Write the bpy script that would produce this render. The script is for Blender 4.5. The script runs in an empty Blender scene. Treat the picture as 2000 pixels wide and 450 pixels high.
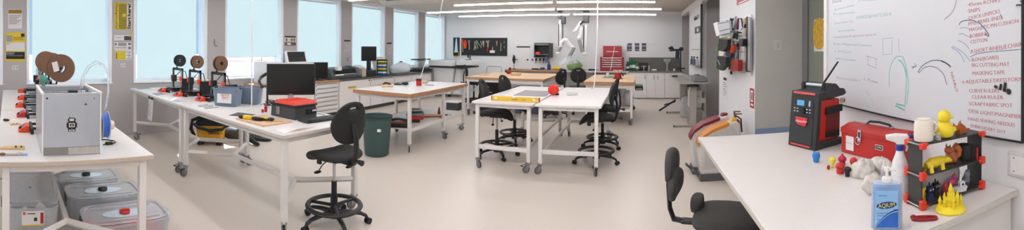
import bpy, bmesh, math, random
from mathutils import Vector, Matrix, Euler
random.seed(7)
SC = bpy.context.scene
COL = SC.collection
PI = math.pi
V = Vector

# ------------------------------------------------------------------ materials
def lin(c):
    c = c / 255.0
    return c / 12.92 if c <= 0.04045 else ((c + 0.055) / 1.055) ** 2.4

def rgb(c):
    return (lin(c[0]), lin(c[1]), lin(c[2]), 1.0)

MATS = {}
def M(name, col, rough=0.5, metal=0.0, nz=0.10, scale=40.0, bump=0.0, spec=0.5, trans=0.0, alpha=1.0, emit=0.0, coat=0.0, stretch=None):
    """procedural material: base colour with a fine noise variation (and optional bump)"""
    if name in MATS:
        return MATS[name]
    m = bpy.data.materials.new(name)
    m.use_nodes = True
    nt = m.node_tree
    b = nt.nodes['Principled BSDF']
    b.inputs['Roughness'].default_value = rough
    b.inputs['Metallic'].default_value = metal
    b.inputs['Specular IOR Level'].default_value = spec
    if trans:
        b.inputs['Transmission Weight'].default_value = trans
        b.inputs['IOR'].default_value = 1.2
    if alpha < 1:
        b.inputs['Alpha'].default_value = alpha
    if coat:
        b.inputs['Coat Weight'].default_value = coat
    tc = nt.nodes.new('ShaderNodeTexCoord')
    mp = nt.nodes.new('ShaderNodeMapping')
    if stretch:
        mp.inputs['Scale'].default_value = stretch
    n = nt.nodes.new('ShaderNodeTexNoise')
    n.inputs['Scale'].default_value = scale
    n.inputs['Detail'].default_value = 3.0
    mr = nt.nodes.new('ShaderNodeMapRange')
    mr.inputs['From Min'].default_value = 0.25
    mr.inputs['From Max'].default_value = 0.75
    mr.inputs['To Min'].default_value = 1.0 - nz
    mr.inputs['To Max'].default_value = 1.0 + nz
    mx = nt.nodes.new('ShaderNodeVectorMath'); mx.operation = 'SCALE'
    c = rgb(col)
    mx.inputs[0].default_value = c[:3]
    nt.links.new(tc.outputs['Object'], mp.inputs['Vector'])
    nt.links.new(mp.outputs['Vector'], n.inputs['Vector'])
    nt.links.new(n.outputs['Fac'], mr.inputs['Value'])
    nt.links.new(mr.outputs['Result'], mx.inputs['Scale'])
    nt.links.new(mx.outputs['Vector'], b.inputs['Base Color'])
    if emit:
        nt.links.new(mx.outputs['Vector'], b.inputs['Emission Color'])
        b.inputs['Emission Strength'].default_value = emit
    if bump:
        bp = nt.nodes.new('ShaderNodeBump')
        bp.inputs['Strength'].default_value = bump
        bp.inputs['Distance'].default_value = 0.002
        nt.links.new(n.outputs['Fac'], bp.inputs['Height'])
        nt.links.new(bp.outputs['Normal'], b.inputs['Normal'])
    MATS[name] = m
    return m

def MCLEAR(name, col, fac, rough=0.15, emis=0.0):
    """thin clear plastic / glass: mostly see-through, with a tinted glossy body"""
    if name in MATS:
        return MATS[name]
    m = bpy.data.materials.new(name); m.use_nodes = True
    nt = m.node_tree; nt.nodes.clear()
    out = nt.nodes.new('ShaderNodeOutputMaterial')
    mix = nt.nodes.new('ShaderNodeMixShader')
    tr = nt.nodes.new('ShaderNodeBsdfTransparent')
    tr.inputs['Color'].default_value = tuple(0.5 + 0.5 * x for x in rgb(col)[:3]) + (1,)
    pb = nt.nodes.new('ShaderNodeBsdfPrincipled')
    pb.inputs['Base Color'].default_value = rgb(col)
    pb.inputs['Roughness'].default_value = rough
    fr = nt.nodes.new('ShaderNodeLayerWeight'); fr.inputs['Blend'].default_value = 0.35
    n = nt.nodes.new('ShaderNodeTexNoise'); n.inputs['Scale'].default_value = 18
    ad = nt.nodes.new('ShaderNodeMath'); ad.operation = 'MULTIPLY_ADD'
    nt.links.new(fr.outputs['Facing'], ad.inputs[0]); ad.inputs[1].default_value = 0.45
    a2 = nt.nodes.new('ShaderNodeMath'); a2.operation = 'MULTIPLY_ADD'
    nt.links.new(n.outputs['Fac'], a2.inputs[0]); a2.inputs[1].default_value = 0.1; a2.inputs[2].default_value = fac - 0.05
    nt.links.new(a2.outputs[0], ad.inputs[2]); ad.use_clamp = True
    nt.links.new(ad.outputs[0], mix.inputs['Fac'])
    nt.links.new(tr.outputs[0], mix.inputs[1]); nt.links.new(pb.outputs[0], mix.inputs[2])
    nt.links.new(mix.outputs[0], out.inputs['Surface'])
    MATS[name] = m
    return m

def MWOOD(name, c1, c2, rough=0.45, sc=6.0, axis='X'):
    if name in MATS:
        return MATS[name]
    m = bpy.data.materials.new(name); m.use_nodes = True
    nt = m.node_tree; b = nt.nodes['Principled BSDF']
    b.inputs['Roughness'].default_value = rough
    tc = nt.nodes.new('ShaderNodeTexCoord'); mp = nt.nodes.new('ShaderNodeMapping')
    mp.inputs['Scale'].default_value = (1, 12, 12) if axis == 'X' else (12, 1, 12)
    n = nt.nodes.new('ShaderNodeTexNoise'); n.inputs['Scale'].default_value = sc; n.inputs['Detail'].default_value = 4
    cr = nt.nodes.new('ShaderNodeValToRGB')
    cr.color_ramp.elements[0].color = rgb(c1); cr.color_ramp.elements[0].position = 0.35
    cr.color_ramp.elements[1].color = rgb(c2); cr.color_ramp.elements[1].position = 0.65
    nt.links.new(tc.outputs['Object'], mp.inputs['Vector']); nt.links.new(mp.outputs['Vector'], n.inputs['Vector'])
    nt.links.new(n.outputs['Fac'], cr.inputs['Fac']); nt.links.new(cr.outputs['Color'], b.inputs['Base Color'])
    MATS[name] = m
    return m

def MEMIT(name, col, strength, nz=0.03, scale=3.0):
    if name in MATS:
        return MATS[name]
    m = bpy.data.materials.new(name); m.use_nodes = True
    nt = m.node_tree; nt.nodes.clear()
    out = nt.nodes.new('ShaderNodeOutputMaterial'); e = nt.nodes.new('ShaderNodeEmission')
    e.inputs['Color'].default_value = rgb(col)
    tc = nt.nodes.new('ShaderNodeTexCoord'); n = nt.nodes.new('ShaderNodeTexNoise'); n.inputs['Scale'].default_value = scale
    mr = nt.nodes.new('ShaderNodeMapRange'); mr.inputs['To Min'].default_value = strength * (1 - nz); mr.inputs['To Max'].default_value = strength * (1 + nz)
    nt.links.new(tc.outputs['Object'], n.inputs['Vector']); nt.links.new(n.outputs['Fac'], mr.inputs['Value'])
    nt.links.new(mr.outputs['Result'], e.inputs['Strength']); nt.links.new(e.outputs[0], out.inputs['Surface'])
    MATS[name] = m
    return m

# ------------------------------------------------------------------ mesh builder
class MB:
    def __init__(s, mat=None):
        s.bm = bmesh.new(); s.mats = []; s.mi = 0; s.T = Matrix.Identity(4)
        if mat: s.m(mat)
    def m(s, mat):
        if mat not in s.mats: s.mats.append(mat)
        s.mi = s.mats.index(mat); return s
    def at(s, loc=(0, 0, 0), rot=(0, 0, 0), scale=None):
        s.T = Matrix.Translation(V(loc)) @ Euler(rot).to_matrix().to_4x4()
        if scale: s.T = s.T @ Matrix.Diagonal((*scale, 1))
        return s
    def v(s, p): return s.bm.verts.new(s.T @ V(p))
    def f(s, vs):
        try:
            fc = s.bm.faces.new(vs); fc.material_index = s.mi; return fc
        except ValueError: return None
    def box(s, x0, y0, z0, x1, y1, z1, taper=None):
        tx, ty = taper or (1, 1); cx, cy = (x0 + x1) / 2, (y0 + y1) / 2
        lo = [(x0, y0, z0), (x1, y0, z0), (x1, y1, z0), (x0, y1, z0)]
        hi = [(cx + (x - cx) * tx, cy + (y - cy) * ty, z1) for x, y, z in lo]
        a = [s.v(p) for p in lo]; b = [s.v(p) for p in hi]
        s.f(a[::-1]); s.f(b)
        for i in range(4): s.f([a[i], a[(i + 1) % 4], b[(i + 1) % 4], b[i]])
        return s
    def cb(s, c, d, rot=None, taper=None):
        old = s.T
        s.T = old @ Matrix.Translation(V(c)) @ (Euler(rot).to_matrix().to_4x4() if rot else Matrix.Identity(4))
        s.box(-d[0] / 2, -d[1] / 2, -d[2] / 2, d[0] / 2, d[1] / 2, d[2] / 2, taper); s.T = old
        return s
    def rings(s, rs, closed=False, cap=True):
        """rs: list of rings (lists of points, same length) -> skinned surface"""
        R = [[s.v(p) for p in r] for r in rs]; n = len(R[0])
        for i in range(len(R) - (0 if closed else 1)):
            a, b = R[i], R[(i + 1) % len(R)]
            for j in range(n): s.f([a[j], a[(j + 1) % n], b[(j + 1) % n], b[j]])
        if cap and not closed:
            s.f(R[0][::-1]); s.f(R[-1])
        return s
    def tube(s, pts, r, n=8, closed=False, flat=None):
        pts = [V(p) for p in pts]; k = len(pts); rs = []; up = None
        for i in range(k):
            if closed: t = pts[(i + 1) % k] - pts[i - 1]
            else: t = pts[min(i + 1, k - 1)] - pts[max(i - 1, 0)]
            t = t.normalized() if t.length > 1e-9 else V((0, 0, 1))
            if up is None:
                up = V((0, 0, 1)) if abs(t.z) < 0.9 else V((1, 0, 0))
            up = (up - t * up.dot(t)).normalized(); sd = t.cross(up)
            ri = r[i] if isinstance(r, (list, tuple)) else r
            rs.append([pts[i] + (up * math.cos(a) * (flat or 1) + sd * math.sin(a)) * ri for a in [2 * PI * j / n for j in range(n)]])
        return s.rings(rs, closed)
    def cyl(s, p0, p1, r, r2=None, n=14):
        return s.tube([p0, p1], [r, r if r2 is None else r2], n)
    def lathe(s, prof, c=(0, 0, 0), n=24, cap=True):
        c = V(c)
        return s.rings([[c + V((r * math.cos(2 * PI * j / n), r * math.sin(2 * PI * j / n), z)) for j in range(n)] for r, z in prof], cap=cap)
    def ell(s, c, rad, n=14, m=8, rot=None):
        old = s.T
        if not isinstance(rad, (tuple, list)): rad = (rad,) * 3
        s.T = old @ Matrix.Translation(V(c)) @ (Euler(rot).to_matrix().to_4x4() if rot else Matrix.Identity(4)) @ Matrix.Diagonal((*rad, 1))
        rs = []
        for i in range(m + 1):
            a = PI * (0.02 + 0.96 * i / m) - PI / 2
            rs.append([V((math.cos(a) * math.cos(2 * PI * j / n), math.cos(a) * math.sin(2 * PI * j / n), math.sin(a))) for j in range(n)])
        s.rings(rs); s.T = old
        return s
    def torus(s, c, R, r, rot=None, n=32, k=8, sq=1.0, flat=None):
        old = s.T
        s.T = old @ Matrix.Translation(V(c)) @ (Euler(rot).to_matrix().to_4x4() if rot else Matrix.Identity(4))
        s.tube([(R * math.cos(2 * PI * i / n), R * math.sin(2 * PI * i / n) * sq, 0) for i in range(n)], r, k, True, flat); s.T = old
        return s
    def prism(s, poly, h0, h1, plane='xy'):
        """extrude a 2-D polygon; plane xy -> along z, xz -> along y, yz -> along x"""
        def P(p, h):
            return (p[0], p[1], h) if plane == 'xy' else (p[0], h, p[1]) if plane == 'xz' else (h, p[0], p[1])
        return s.rings([[P(p, h0) for p in poly], [P(p, h1) for p in poly]])
    def grid(s, fn, nu, nv):
        G = [[s.v(fn(i / nu, j / nv)) for j in range(nv + 1)] for i in range(nu + 1)]
        for i in range(nu):
            for j in range(nv): s.f([G[i][j], G[i + 1][j], G[i + 1][j + 1], G[i][j + 1]])
        return s

def build(name, mb, parent=None, loc=None, rot=None, bevel=0.0, seg=2, smooth=35, sub=0, solid=0.0):
    me = bpy.data.meshes.new(name)
    bmesh.ops.recalc_face_normals(mb.bm, faces=mb.bm.faces)
    mb.bm.to_mesh(me); mb.bm.free()
    for m in mb.mats: me.materials.append(m)
    if smooth:
        me.polygons.foreach_set('use_smooth', [True] * len(me.polygons))
        me.set_sharp_from_angle(angle=math.radians(180 if sub else smooth))
    o = bpy.data.objects.new(name, me); COL.objects.link(o)
    if parent: o.parent = parent
    if loc is not None: o.location = loc
    if rot is not None: o.rotation_euler = rot
    if solid:
        md = o.modifiers.new('solid', 'SOLIDIFY'); md.thickness = solid; md.offset = 0
    if bevel:
        md = o.modifiers.new('bevel', 'BEVEL'); md.width = bevel; md.segments = seg; md.limit_method = 'ANGLE'; md.angle_limit = math.radians(40)
    if sub:
        md = o.modifiers.new('sub', 'SUBSURF'); md.levels = sub; md.render_levels = sub
    return o

def tag(o, label, cat, group=None):
    o['label'] = label; o['category'] = cat
    if group: o['group'] = group
    return o

def thing(name, label, cat, loc=(0, 0, 0), rz=0.0, group=None, rot=None):
    o = bpy.data.objects.new(name, None); COL.objects.link(o)
    o.empty_display_size = 0.05
    o.location = loc; o.rotation_euler = rot or (0, 0, rz)
    return tag(o, label, cat, group)

def one(name, mb, label, cat, loc=(0, 0, 0), rz=0.0, group=None, **k):
    """a thing that is one mesh"""
    o = build(name, mb, None, loc, k.pop('rot', None) or (0, 0, rz), **k)
    return tag(o, label, cat, group)

def struct(name, mb, parent=None, **k):
    o = build(name, mb, parent, **k); o['kind'] = 'structure'
    return o

def dup(root, loc, rz=None, label=None, group=None):
    """copy of a thing with copies of its parts and sub-parts"""
    r = root.copy(); COL.objects.link(r); r.location = loc
    if rz is not None: r.rotation_euler = (0, 0, rz)
    if label: r['label'] = label
    if group: r['group'] = group
    def rec(src, dst):
        for ch in list(src.children):
            c = ch.copy(); COL.objects.link(c); c.parent = dst
            rec(ch, c)
    rec(root, r)
    return r

def text(s, size, mat, name='lettering', parent=None, T=None, ext=0.0006, width=None, thin=0.0, shear=0.0, align='CENTER', sp=0.62):
    cu = bpy.data.curves.new('t', 'FONT'); cu.body = s; cu.size = size; cu.extrude = ext
    cu.align_x = align; cu.align_y = 'CENTER'; cu.offset = thin; cu.shear = shear; cu.resolution_u = 2; cu.space_word = sp
    o = bpy.data.objects.new('t', cu); COL.objects.link(o)
    dg = bpy.context.evaluated_depsgraph_get()
    me = bpy.data.meshes.new_from_object(o.evaluated_get(dg)); me.name = name
    bpy.data.objects.remove(o); bpy.data.curves.remove(cu)
    if width and me.vertices:
        xs = [v.co.x for v in me.vertices]; w = max(xs) - min(xs)
        me.transform(Matrix.Diagonal((width / w, 1, 1, 1)))
    if T is not None: me.transform(T)
    me.materials.clear(); me.materials.append(mat)
    o = bpy.data.objects.new(name, me); COL.objects.link(o)
    if parent: o.parent = parent
    return o

# frames for lettering: text x axis / up axis given as world (or local) vectors
def frame(loc, xdir, up):
    x = V(xdir).normalized(); u = V(up); u = (u - x * u.dot(x)).normalized(); n = x.cross(u)
    return Matrix(((x.x, u.x, n.x, loc[0]), (x.y, u.y, n.y, loc[1]), (x.z, u.z, n.z, loc[2]), (0, 0, 0, 1)))

# ------------------------------------------------------------------ camera (stitched panorama = cylindrical lens)
HC = 1.65; FPX = 780.0; CY = 93.28
cam = bpy.data.cameras.new('camera'); cam.type = 'PANO'; cam.panorama_type = 'CENTRAL_CYLINDRICAL'
cam.central_cylindrical_range_u_min = -1000 / FPX; cam.central_cylindrical_range_u_max = 1000 / FPX
cam.central_cylindrical_range_v_min = (CY - 450) / FPX; cam.central_cylindrical_range_v_max = CY / FPX
cam.clip_start = 0.02
camo = bpy.data.objects.new('camera', cam); COL.objects.link(camo); SC.camera = camo
_up = V((-0.0061145, -0.0020528, 1)).normalized()
_f = V((math.sin(-240 / FPX), math.cos(-240 / FPX), 0)); _f = (_f - _up * _f.dot(_up)).normalized()
_r = _f.cross(_up)
camo.matrix_world = Matrix(((_r.x, _up.x, -_f.x, 0), (_r.y, _up.y, -_f.y, 0), (_r.z, _up.z, -_f.z, HC), (0, 0, 0, 1)))
_R = Matrix((_r, _up, _f)).transposed()
def ray(px, py):
    t = (px - 1000) / FPX
    return _R @ V((math.sin(t), (CY - py) / FPX, math.cos(t)))
def at(px, py, z):            # the point seen at a pixel that lies on a level surface of height z
    d = ray(px, py); k = (z - HC) / d.z
    return V((d.x * k, d.y * k, z))
def onX(px, py, x):           # ... on a wall x = const
    d = ray(px, py); k = x / d.x
    return V((x, d.y * k, HC + d.z * k))
def onY(px, py, y):           # ... on a wall y = const
    d = ray(px, py); k = y / d.y
    return V((d.x * k, y, HC + d.z * k))
def away(px, py, dist):       # ... at a horizontal distance from the camera
    d = ray(px, py); k = dist / math.hypot(d.x, d.y)
    return V((d.x * k, d.y * k, HC + d.z * k))

vs = SC.view_settings
vs.view_transform = 'Standard'; vs.look = 'None'; vs.gamma = 1.0; vs.use_curve_mapping = False; vs.exposure = 0.0

# ------------------------------------------------------------------ shared materials
m_wall = M('white_wall_paint', (226, 225, 226), 0.65, nz=0.02, scale=60, bump=0.05)
m_pillar = M('grey_pillar_paint', (178, 174, 174), 0.7, nz=0.03, scale=50, bump=0.05)
m_jamb = M('grey_jamb_paint', (176, 171, 170), 0.7, nz=0.03, scale=50)
m_ceil = M('concrete_ceiling', (196, 186, 176), 0.85, nz=0.08, scale=9, bump=0.1)
m_floor = M('speckled_vinyl_floor', (210, 199, 188), 0.32, nz=0.05, scale=130, spec=0.45)
m_skirt = M('blue_grey_vinyl', (136, 152, 186), 0.5, nz=0.04)
m_whitetop = M('white_laminate', (222, 217, 213), 0.28, nz=0.015, scale=20)
m_beige = M('beige_edge_band', (196, 180, 164), 0.5, nz=0.05)
m_whitemetal = M('white_powder_coat', (226, 222, 218), 0.4, nz=0.02)
m_greymetal = M('grey_powder_coat', (170, 168, 164), 0.45, nz=0.03)
m_black = M('black_plastic', (28, 28, 30), 0.45, nz=0.15)
m_blackmat = M('black_fabric', (34, 35, 34), 0.8, nz=0.25, scale=120, bump=0.3)
m_rubber = M('dark_rubber', (40, 40, 44), 0.7, nz=0.1)
m_chrome = M('brushed_steel', (190, 192, 196), 0.25, 1.0, nz=0.06, scale=80)
m_castor = M('zinc_castor', (160, 162, 166), 0.35, 0.7, nz=0.08)
m_wheel = M('grey_wheel', (120, 120, 120), 0.5, nz=0.08)
m_wood = MWOOD('birch_ply', (206, 172, 132), (222, 190, 150))
m_woodedge = MWOOD('wood_edge', (168, 120, 84), (190, 142, 102))
m_board = MWOOD('chipboard', (206, 168, 128), (218, 184, 146), sc=20)
m_orange = M('orange_print_plastic', (236, 74, 32), 0.4, nz=0.08)
m_red = M('red_plastic', (196, 40, 36), 0.4, nz=0.06)
m_redpaint = M('red_enamel', (176, 30, 30), 0.3, nz=0.05)
m_yellow = M('yellow_plastic', (236, 200, 30), 0.4, nz=0.06)
m_white = M('white_plastic', (232, 230, 228), 0.4, nz=0.03)
m_paper = M('white_paper', (226, 224, 224), 0.7, nz=0.03)
m_ink = M('grey_ink', (110, 110, 116), 0.7, nz=0.05)
m_blackink = M('black_ink', (24, 24, 24), 0.6, nz=0.05)
m_clear = MCLEAR('clear_plastic', (236, 239, 243), 0.20)
m_cloudy = MCLEAR('cloudy_plastic', (228, 230, 234), 0.30, 0.3)
m_glass = MCLEAR('window_glass', (225, 240, 250), 0.03, 0.05)
m_screen = M('dark_screen', (22, 25, 24), 0.25, nz=0.25, scale=30)
m_blue = M('blue_plastic', (30, 92, 190), 0.4, nz=0.06)
m_green = M('green_plastic', (36, 110, 70), 0.4, nz=0.08)
m_alu = M('aluminium', (206, 212, 222), 0.32, 0.75, nz=0.05, scale=6)
m_cardboard = M('brown_cardboard', (120, 88, 66), 0.8, nz=0.06, scale=25)
m_darkgrey = M('dark_grey_plastic', (62, 62, 64), 0.5, nz=0.08)
m_midgrey = M('mid_grey_plastic', (128, 128, 130), 0.5, nz=0.06)
# ------------------------------------------------------------------ the room
XW = -7.03        # window wall (pillar faces)
XR = 1.60         # opposite wall
YB = 13.70        # far wall
YA = -3.2         # wall behind the camera
ZC = 2.93
SILL = 0.982
HEAD = 2.86
P0, PP, PWD = -0.074, 1.9635, 0.407    # first pillar, spacing, width

struct('floor', MB(m_floor).box(XW - 0.3, YA - 0.2, -0.12, 2.6, YB + 0.2, 0), smooth=0)
struct('ceiling', MB(m_ceil).box(XW - 0.3, YA - 0.2, ZC, 2.6, YB + 0.2, ZC + 0.15), smooth=0)
struct('wall_far', MB(m_wall).box(XW - 0.3, YB, 0, 2.6, YB + 0.18, ZC), smooth=0)
struct('wall_rear', MB(m_wall).box(XW - 0.3, YA - 0.18, 0, 2.6, YA, ZC), smooth=0)
w = MB(m_pillar)
w.box(XW - 0.26, YA, 0, XW, YB, SILL - 0.03)
w.m(m_wall).box(XW - 0.26, YA, HEAD, XW, YB, ZC)
w.m(m_pillar)
pil = []
for k in range(-1, 8):
    y0 = P0 + PP * k; y1 = y0 + PWD
    pil.append((y0, y1))
    w.box(XW - 0.26, max(y0, YA), SILL - 0.03, XW, min(y1, YB), HEAD)
w.box(XW - 0.26, YA, SILL - 0.03, XW, P0 - PP, HEAD)
struct('wall_window', w, smooth=0)

m_blind = MEMIT('daylit_blind_fabric', (219, 245, 252), 0.95, 0.03, 2.0)  # daylight through the fabric is put in as its own glow
m_frame = M('white_window_frame', (238, 242, 246), 0.4, nz=0.02)
names = ['nearest the camera end of the window wall', 'behind the brown cardboard spools', 'behind the two small spools on printers', 'raised above the outdoor railing',
         'behind the flatbed plotter and laptop', 'behind the small monitor', 'beside the white foam board', 'next to the far wall corner']
for i in range(8):
    y0 = pil[i][1]; y1 = pil[i + 1][0] if i < 8 else YB
    wn = bpy.data.objects.new('window_%d' % (i + 1), None); COL.objects.link(wn); wn['kind'] = 'structure'; wn.location = (XW, y0, SILL)
    hh = HEAD - SILL; ww = y1 - y0
    f = MB(m_frame)
    f.box(-0.26, 0.002, 0.0, -0.005, 0.05, hh); f.box(-0.26, ww - 0.07, 0.0, -0.005, ww - 0.002, hh)
    f.box(-0.26, 0.05, hh - 0.05, -0.005, ww - 0.07, hh); f.box(-0.26, 0.05, 0.0, -0.16, ww - 0.07, 0.05)
    struct('window_frame', f, wn, bevel=0.004)
    struct('window_sill', MB(m_frame).box(-0.27, 0.0, -0.03, 0.02, ww, 0.0), wn, bevel=0.004)
    struct('window_glass', MB(m_glass).box(-0.225, 0.05, 0.05, -0.217, ww - 0.07, hh - 0.05), wn, smooth=0)
    zb = {3: 0.44}.get(i, 0.055)
    ya = 0.11; yb = ww - 0.10 - (0.10 if i == 2 else 0.0)
    if i in (0, 3, 4, 5, 6, 7): yb = ww - 0.085
    b = thing('roller_blind', 'pale blue daylit roller blind in the window ' + names[i], 'blind', (XW - 0.13, y0, SILL), group='roller blinds on the window wall')
    build('fabric', MB(m_blind).box(-0.004, ya, zb, 0.0, yb, hh - 0.06), b, smooth=0)
    build('bottom_bar', MB(m_frame).box(-0.012, ya, zb - 0.02, 0.012, yb, zb + 0.004), b, bevel=0.003)
    build('roller_tube', MB(m_frame).cyl((0, ya - 0.02, hh - 0.085), (0, yb + 0.01, hh - 0.085), 0.027), b)
    if i in (2, 5):
        build('pull_chain', MB(m_white).tube([(0.045, yb, hh - 0.1), (0.046, yb + 0.01, 0.9), (0.045, yb, 0.5)], 0.0035, 6), b)
# outside below the raised blind: a railing, and a pale floor added for brightness
m_addfloor = M('added_floor_white', (240, 240, 240), 0.8, nz=0.04, scale=4)
struct('added_bright_floor', MB(m_addfloor).box(-34, -4, 0.70, XW - 0.30, 34, 0.85), smooth=0)
m_rail = M('faded_red_rail', (214, 120, 110), 0.5, nz=0.05)
rl = thing('railing', 'faded red railing outside the raised blind', 'railing', (-13.0, 6.0, 0.85))
build('rail', MB(m_rail).cyl((0, -0.5, 0.37), (0, 6.5, 0.37), 0.022), rl)
build('rail', MB(m_rail).cyl((0, -0.5, 0.22), (0, 6.5, 0.22), 0.016), rl)
for q in range(4): build('post', MB(m_rail).cyl((0, q * 1.8, 0), (0, q * 1.8, 0.37), 0.02), rl)

# opposite wall with its two openings and the alcove
w = MB(m_wall)
w.box(XR, 9.50, 0, XR + 0.12, 11.70, ZC)
w.box(XR, 11.70, 2.78, XR + 0.12, YB, ZC)
w.box(XR, 7.45, 2.80, XR + 0.12, 9.50, ZC)
w.box(XR, 5.155, 0, XR + 0.14, 7.45, ZC)
w.box(XR, YA, 0, XR + 0.14, 3.08, ZC)
struct('wall_tools', w, smooth=0)
w = MB(m_jamb)
w.box(XR + 0.12, 9.50, 0, 2.5, 9.62, ZC)           # far jamb of the second opening
w.box(XR + 0.02, YB - 0.03, 0, 2.5, YB - 0.001, 2.78)   # grey end of the first opening
w.box(2.40, 5.3, 0, 2.5, YB - 0.03, ZC)
struct('wall_openings', w, smooth=0)
m_alc = M('alcove_grey_paint', (196, 193, 190), 0.7, nz=0.04, scale=40, bump=0.08)
w = MB(m_alc)
w.box(XR + 0.002, 5.15, 0, 2.5, 5.30, ZC)
w.box(2.42, 2.9, 0, 2.5, 5.15, ZC)
w.box(XR + 0.14, 2.9, 0, 2.5, 3.07, ZC)
struct('wall_alcove', w, smooth=0)
bs = MB(m_skirt)
bs.box(XR + 0.002, 5.128, 0, 2.29, 5.149, 0.575)
struct('baseboard_alcove', bs, bevel=0.004)
m_door = M('sage_grey_door', (132, 136, 124), 0.5, nz=0.04, scale=14)
m_dframe = M('door_frame_grey', (128, 130, 130), 0.5, nz=0.03)
d = bpy.data.objects.new('door_1', None); COL.objects.link(d); d['kind'] = 'structure'; d.location = (2.29, 5.15, 0)
struct('door_frame', MB(m_dframe).box(0, -0.16, 0, 0.13, -0.003, 2.75).box(0.0, -1.75, 0, 0.13, -1.62, 2.75).box(0, -1.62, 2.65, 0.13, -0.16, 2.75), d, bevel=0.006)
struct('door_leaf', MB(m_door).box(0.02, -1.615, 0.01, 0.07, -0.185, 2.645), d, bevel=0.003)
struct('door_gap_shade', MB(m_blackink).box(0.072, -1.62, 0.0, 0.13, -0.16, 2.65), d, smooth=0)  # black sheet behind the leaf stands in for the shade in the gap
struct('baseboard_tools', MB(m_skirt).box(XR - 0.012, 5.20, 0, XR - 0.001, 7.40, 0.12).box(XR - 0.012, -1, 0, XR - 0.001, 3.0, 0.12), bevel=0.003)
struct('baseboard_window', MB(m_pillar).box(XW + 0.001, YA, 0, XW + 0.012, YB, 0.1), bevel=0.003)

# round duct under the ceiling with a grille on its end
m_duct = M('galvanised_duct', (198, 194, 188), 0.45, 0.25, nz=0.08, scale=5)
du = thing('air_duct', 'long round pale grey ventilation duct under the ceiling', 'duct', (0, 8.0, 2.845))
build('pipe', MB(m_duct).tube([(-5.95, 0, 0), (-5.87, 0, 0), (-5.80, 0, 0), (2.2, 0, 0)], [0.03, 0.13, 0.185, 0.19], 28), du)
for x in (-4.2, -2.4, -0.6, 1.1): build('collar', MB(m_duct).cyl((x - 0.02, 0, 0), (x + 0.02, 0, 0), 0.196, n=28), du)
g = MB(m_darkgrey).box(-5.62, -0.196, -0.085, -4.95, -0.14, -0.005)
g.m(m_duct)
for q in range(9): g.box(-5.60 + q * 0.07, -0.2, -0.085, -5.585 + q * 0.07, -0.1965, -0.005)
build('grille', g, du)

# strip lights (suspended battens), rows in view first
m_tube = MEMIT('fluorescent_diffuser', (250, 250, 254), 24.0, 0.01)
def strip(x0, x1, y, z, label):
    t = thing('ceiling_light', label, 'light', ((x0 + x1) / 2, y, z), group='suspended strip lights'); h = (x1 - x0) / 2
    build('housing', MB(m_white).box(-h, -0.045, 0.02, h, 0.045, 0.065), t, bevel=0.006)
    build('diffuser', MB(m_tube).prism([(-0.036, 0.0195), (0.036, 0.0195), (0.034, 0.0), (0.022, -0.008), (-0.022, -0.008), (-0.034, 0.0)], -h + 0.01, h - 0.01, 'yz'), t, smooth=0)
    for sx in (-0.8, 0.8): build('hanger_wire', MB(m_greymetal).cyl((sx * h, 0, 0.065), (sx * h, 0, ZC - z), 0.003, n=5), t)
strip(-5.85, -2.05, 12.4, 2.70, 'longer lit strip light in the farthest row, nearest the extraction arms and windows')
strip(-1.93, 0.66, 12.4, 2.70, 'shorter lit strip light in the farthest row, above the red tool chest')
strip(-6.13, -2.19, 10.7, 2.70, 'lit strip light of the second farthest row, on the window side')
strip(-2.12, 0.71, 10.7, 2.70, 'lit strip light of the second farthest row, on the doorway side')
strip(-4.40, -1.9, 9.05, 2.70, 'lit strip light close behind the air duct, on the window side')
strip(-1.8, 0.46, 9.05, 2.70, 'lit strip light close behind the air duct, on the doorway side')
LN = ['paired white tables', 'near end of the paired tables', 'computer bench', 'aisle beside the computer bench', 'metal-cased printer', 'camera position', 'floor behind the camera']
for j, yy in enumerate((6.9, 5.5, 4.1, 2.7, 1.3, -0.1, -1.5)):  # unseen rows added to brighten the room
    strip(-6.0, -2.7, yy, 2.70, 'added unseen strip light level with the %s, window half of the room' % LN[j])
    strip(-2.1, 1.1, yy, 2.70, 'added unseen strip light level with the %s, whiteboard half of the room' % LN[j])

# daylight: sky and sun
wd = bpy.data.worlds.new('sky'); SC.world = wd; wd.use_nodes = True
nt = wd.node_tree; bg = nt.nodes['Background']
tc = nt.nodes.new('ShaderNodeTexCoord'); sx = nt.nodes.new('ShaderNodeSeparateXYZ'); cr = nt.nodes.new('ShaderNodeValToRGB')
cr.color_ramp.elements[0].color = rgb((196, 224, 246)); cr.color_ramp.elements[1].color = rgb((150, 196, 240)); cr.color_ramp.elements[1].position = 0.8
nt.links.new(tc.outputs['Generated'], sx.inputs[0]); nt.links.new(sx.outputs['Z'], cr.inputs['Fac']); nt.links.new(cr.outputs['Color'], bg.inputs['Color'])
bg.inputs['Strength'].default_value = 0.95
sl = bpy.data.lights.new('sun', 'SUN'); sl.energy = 11.0; sl.angle = 0.01; sl.color = (1.0, 0.97, 0.93)
so = bpy.data.objects.new('sun', sl); COL.objects.link(so)
so.rotation_euler = V((1.45, -1.0, -1.2)).to_track_quat('-Z', 'Y').to_euler()
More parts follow.
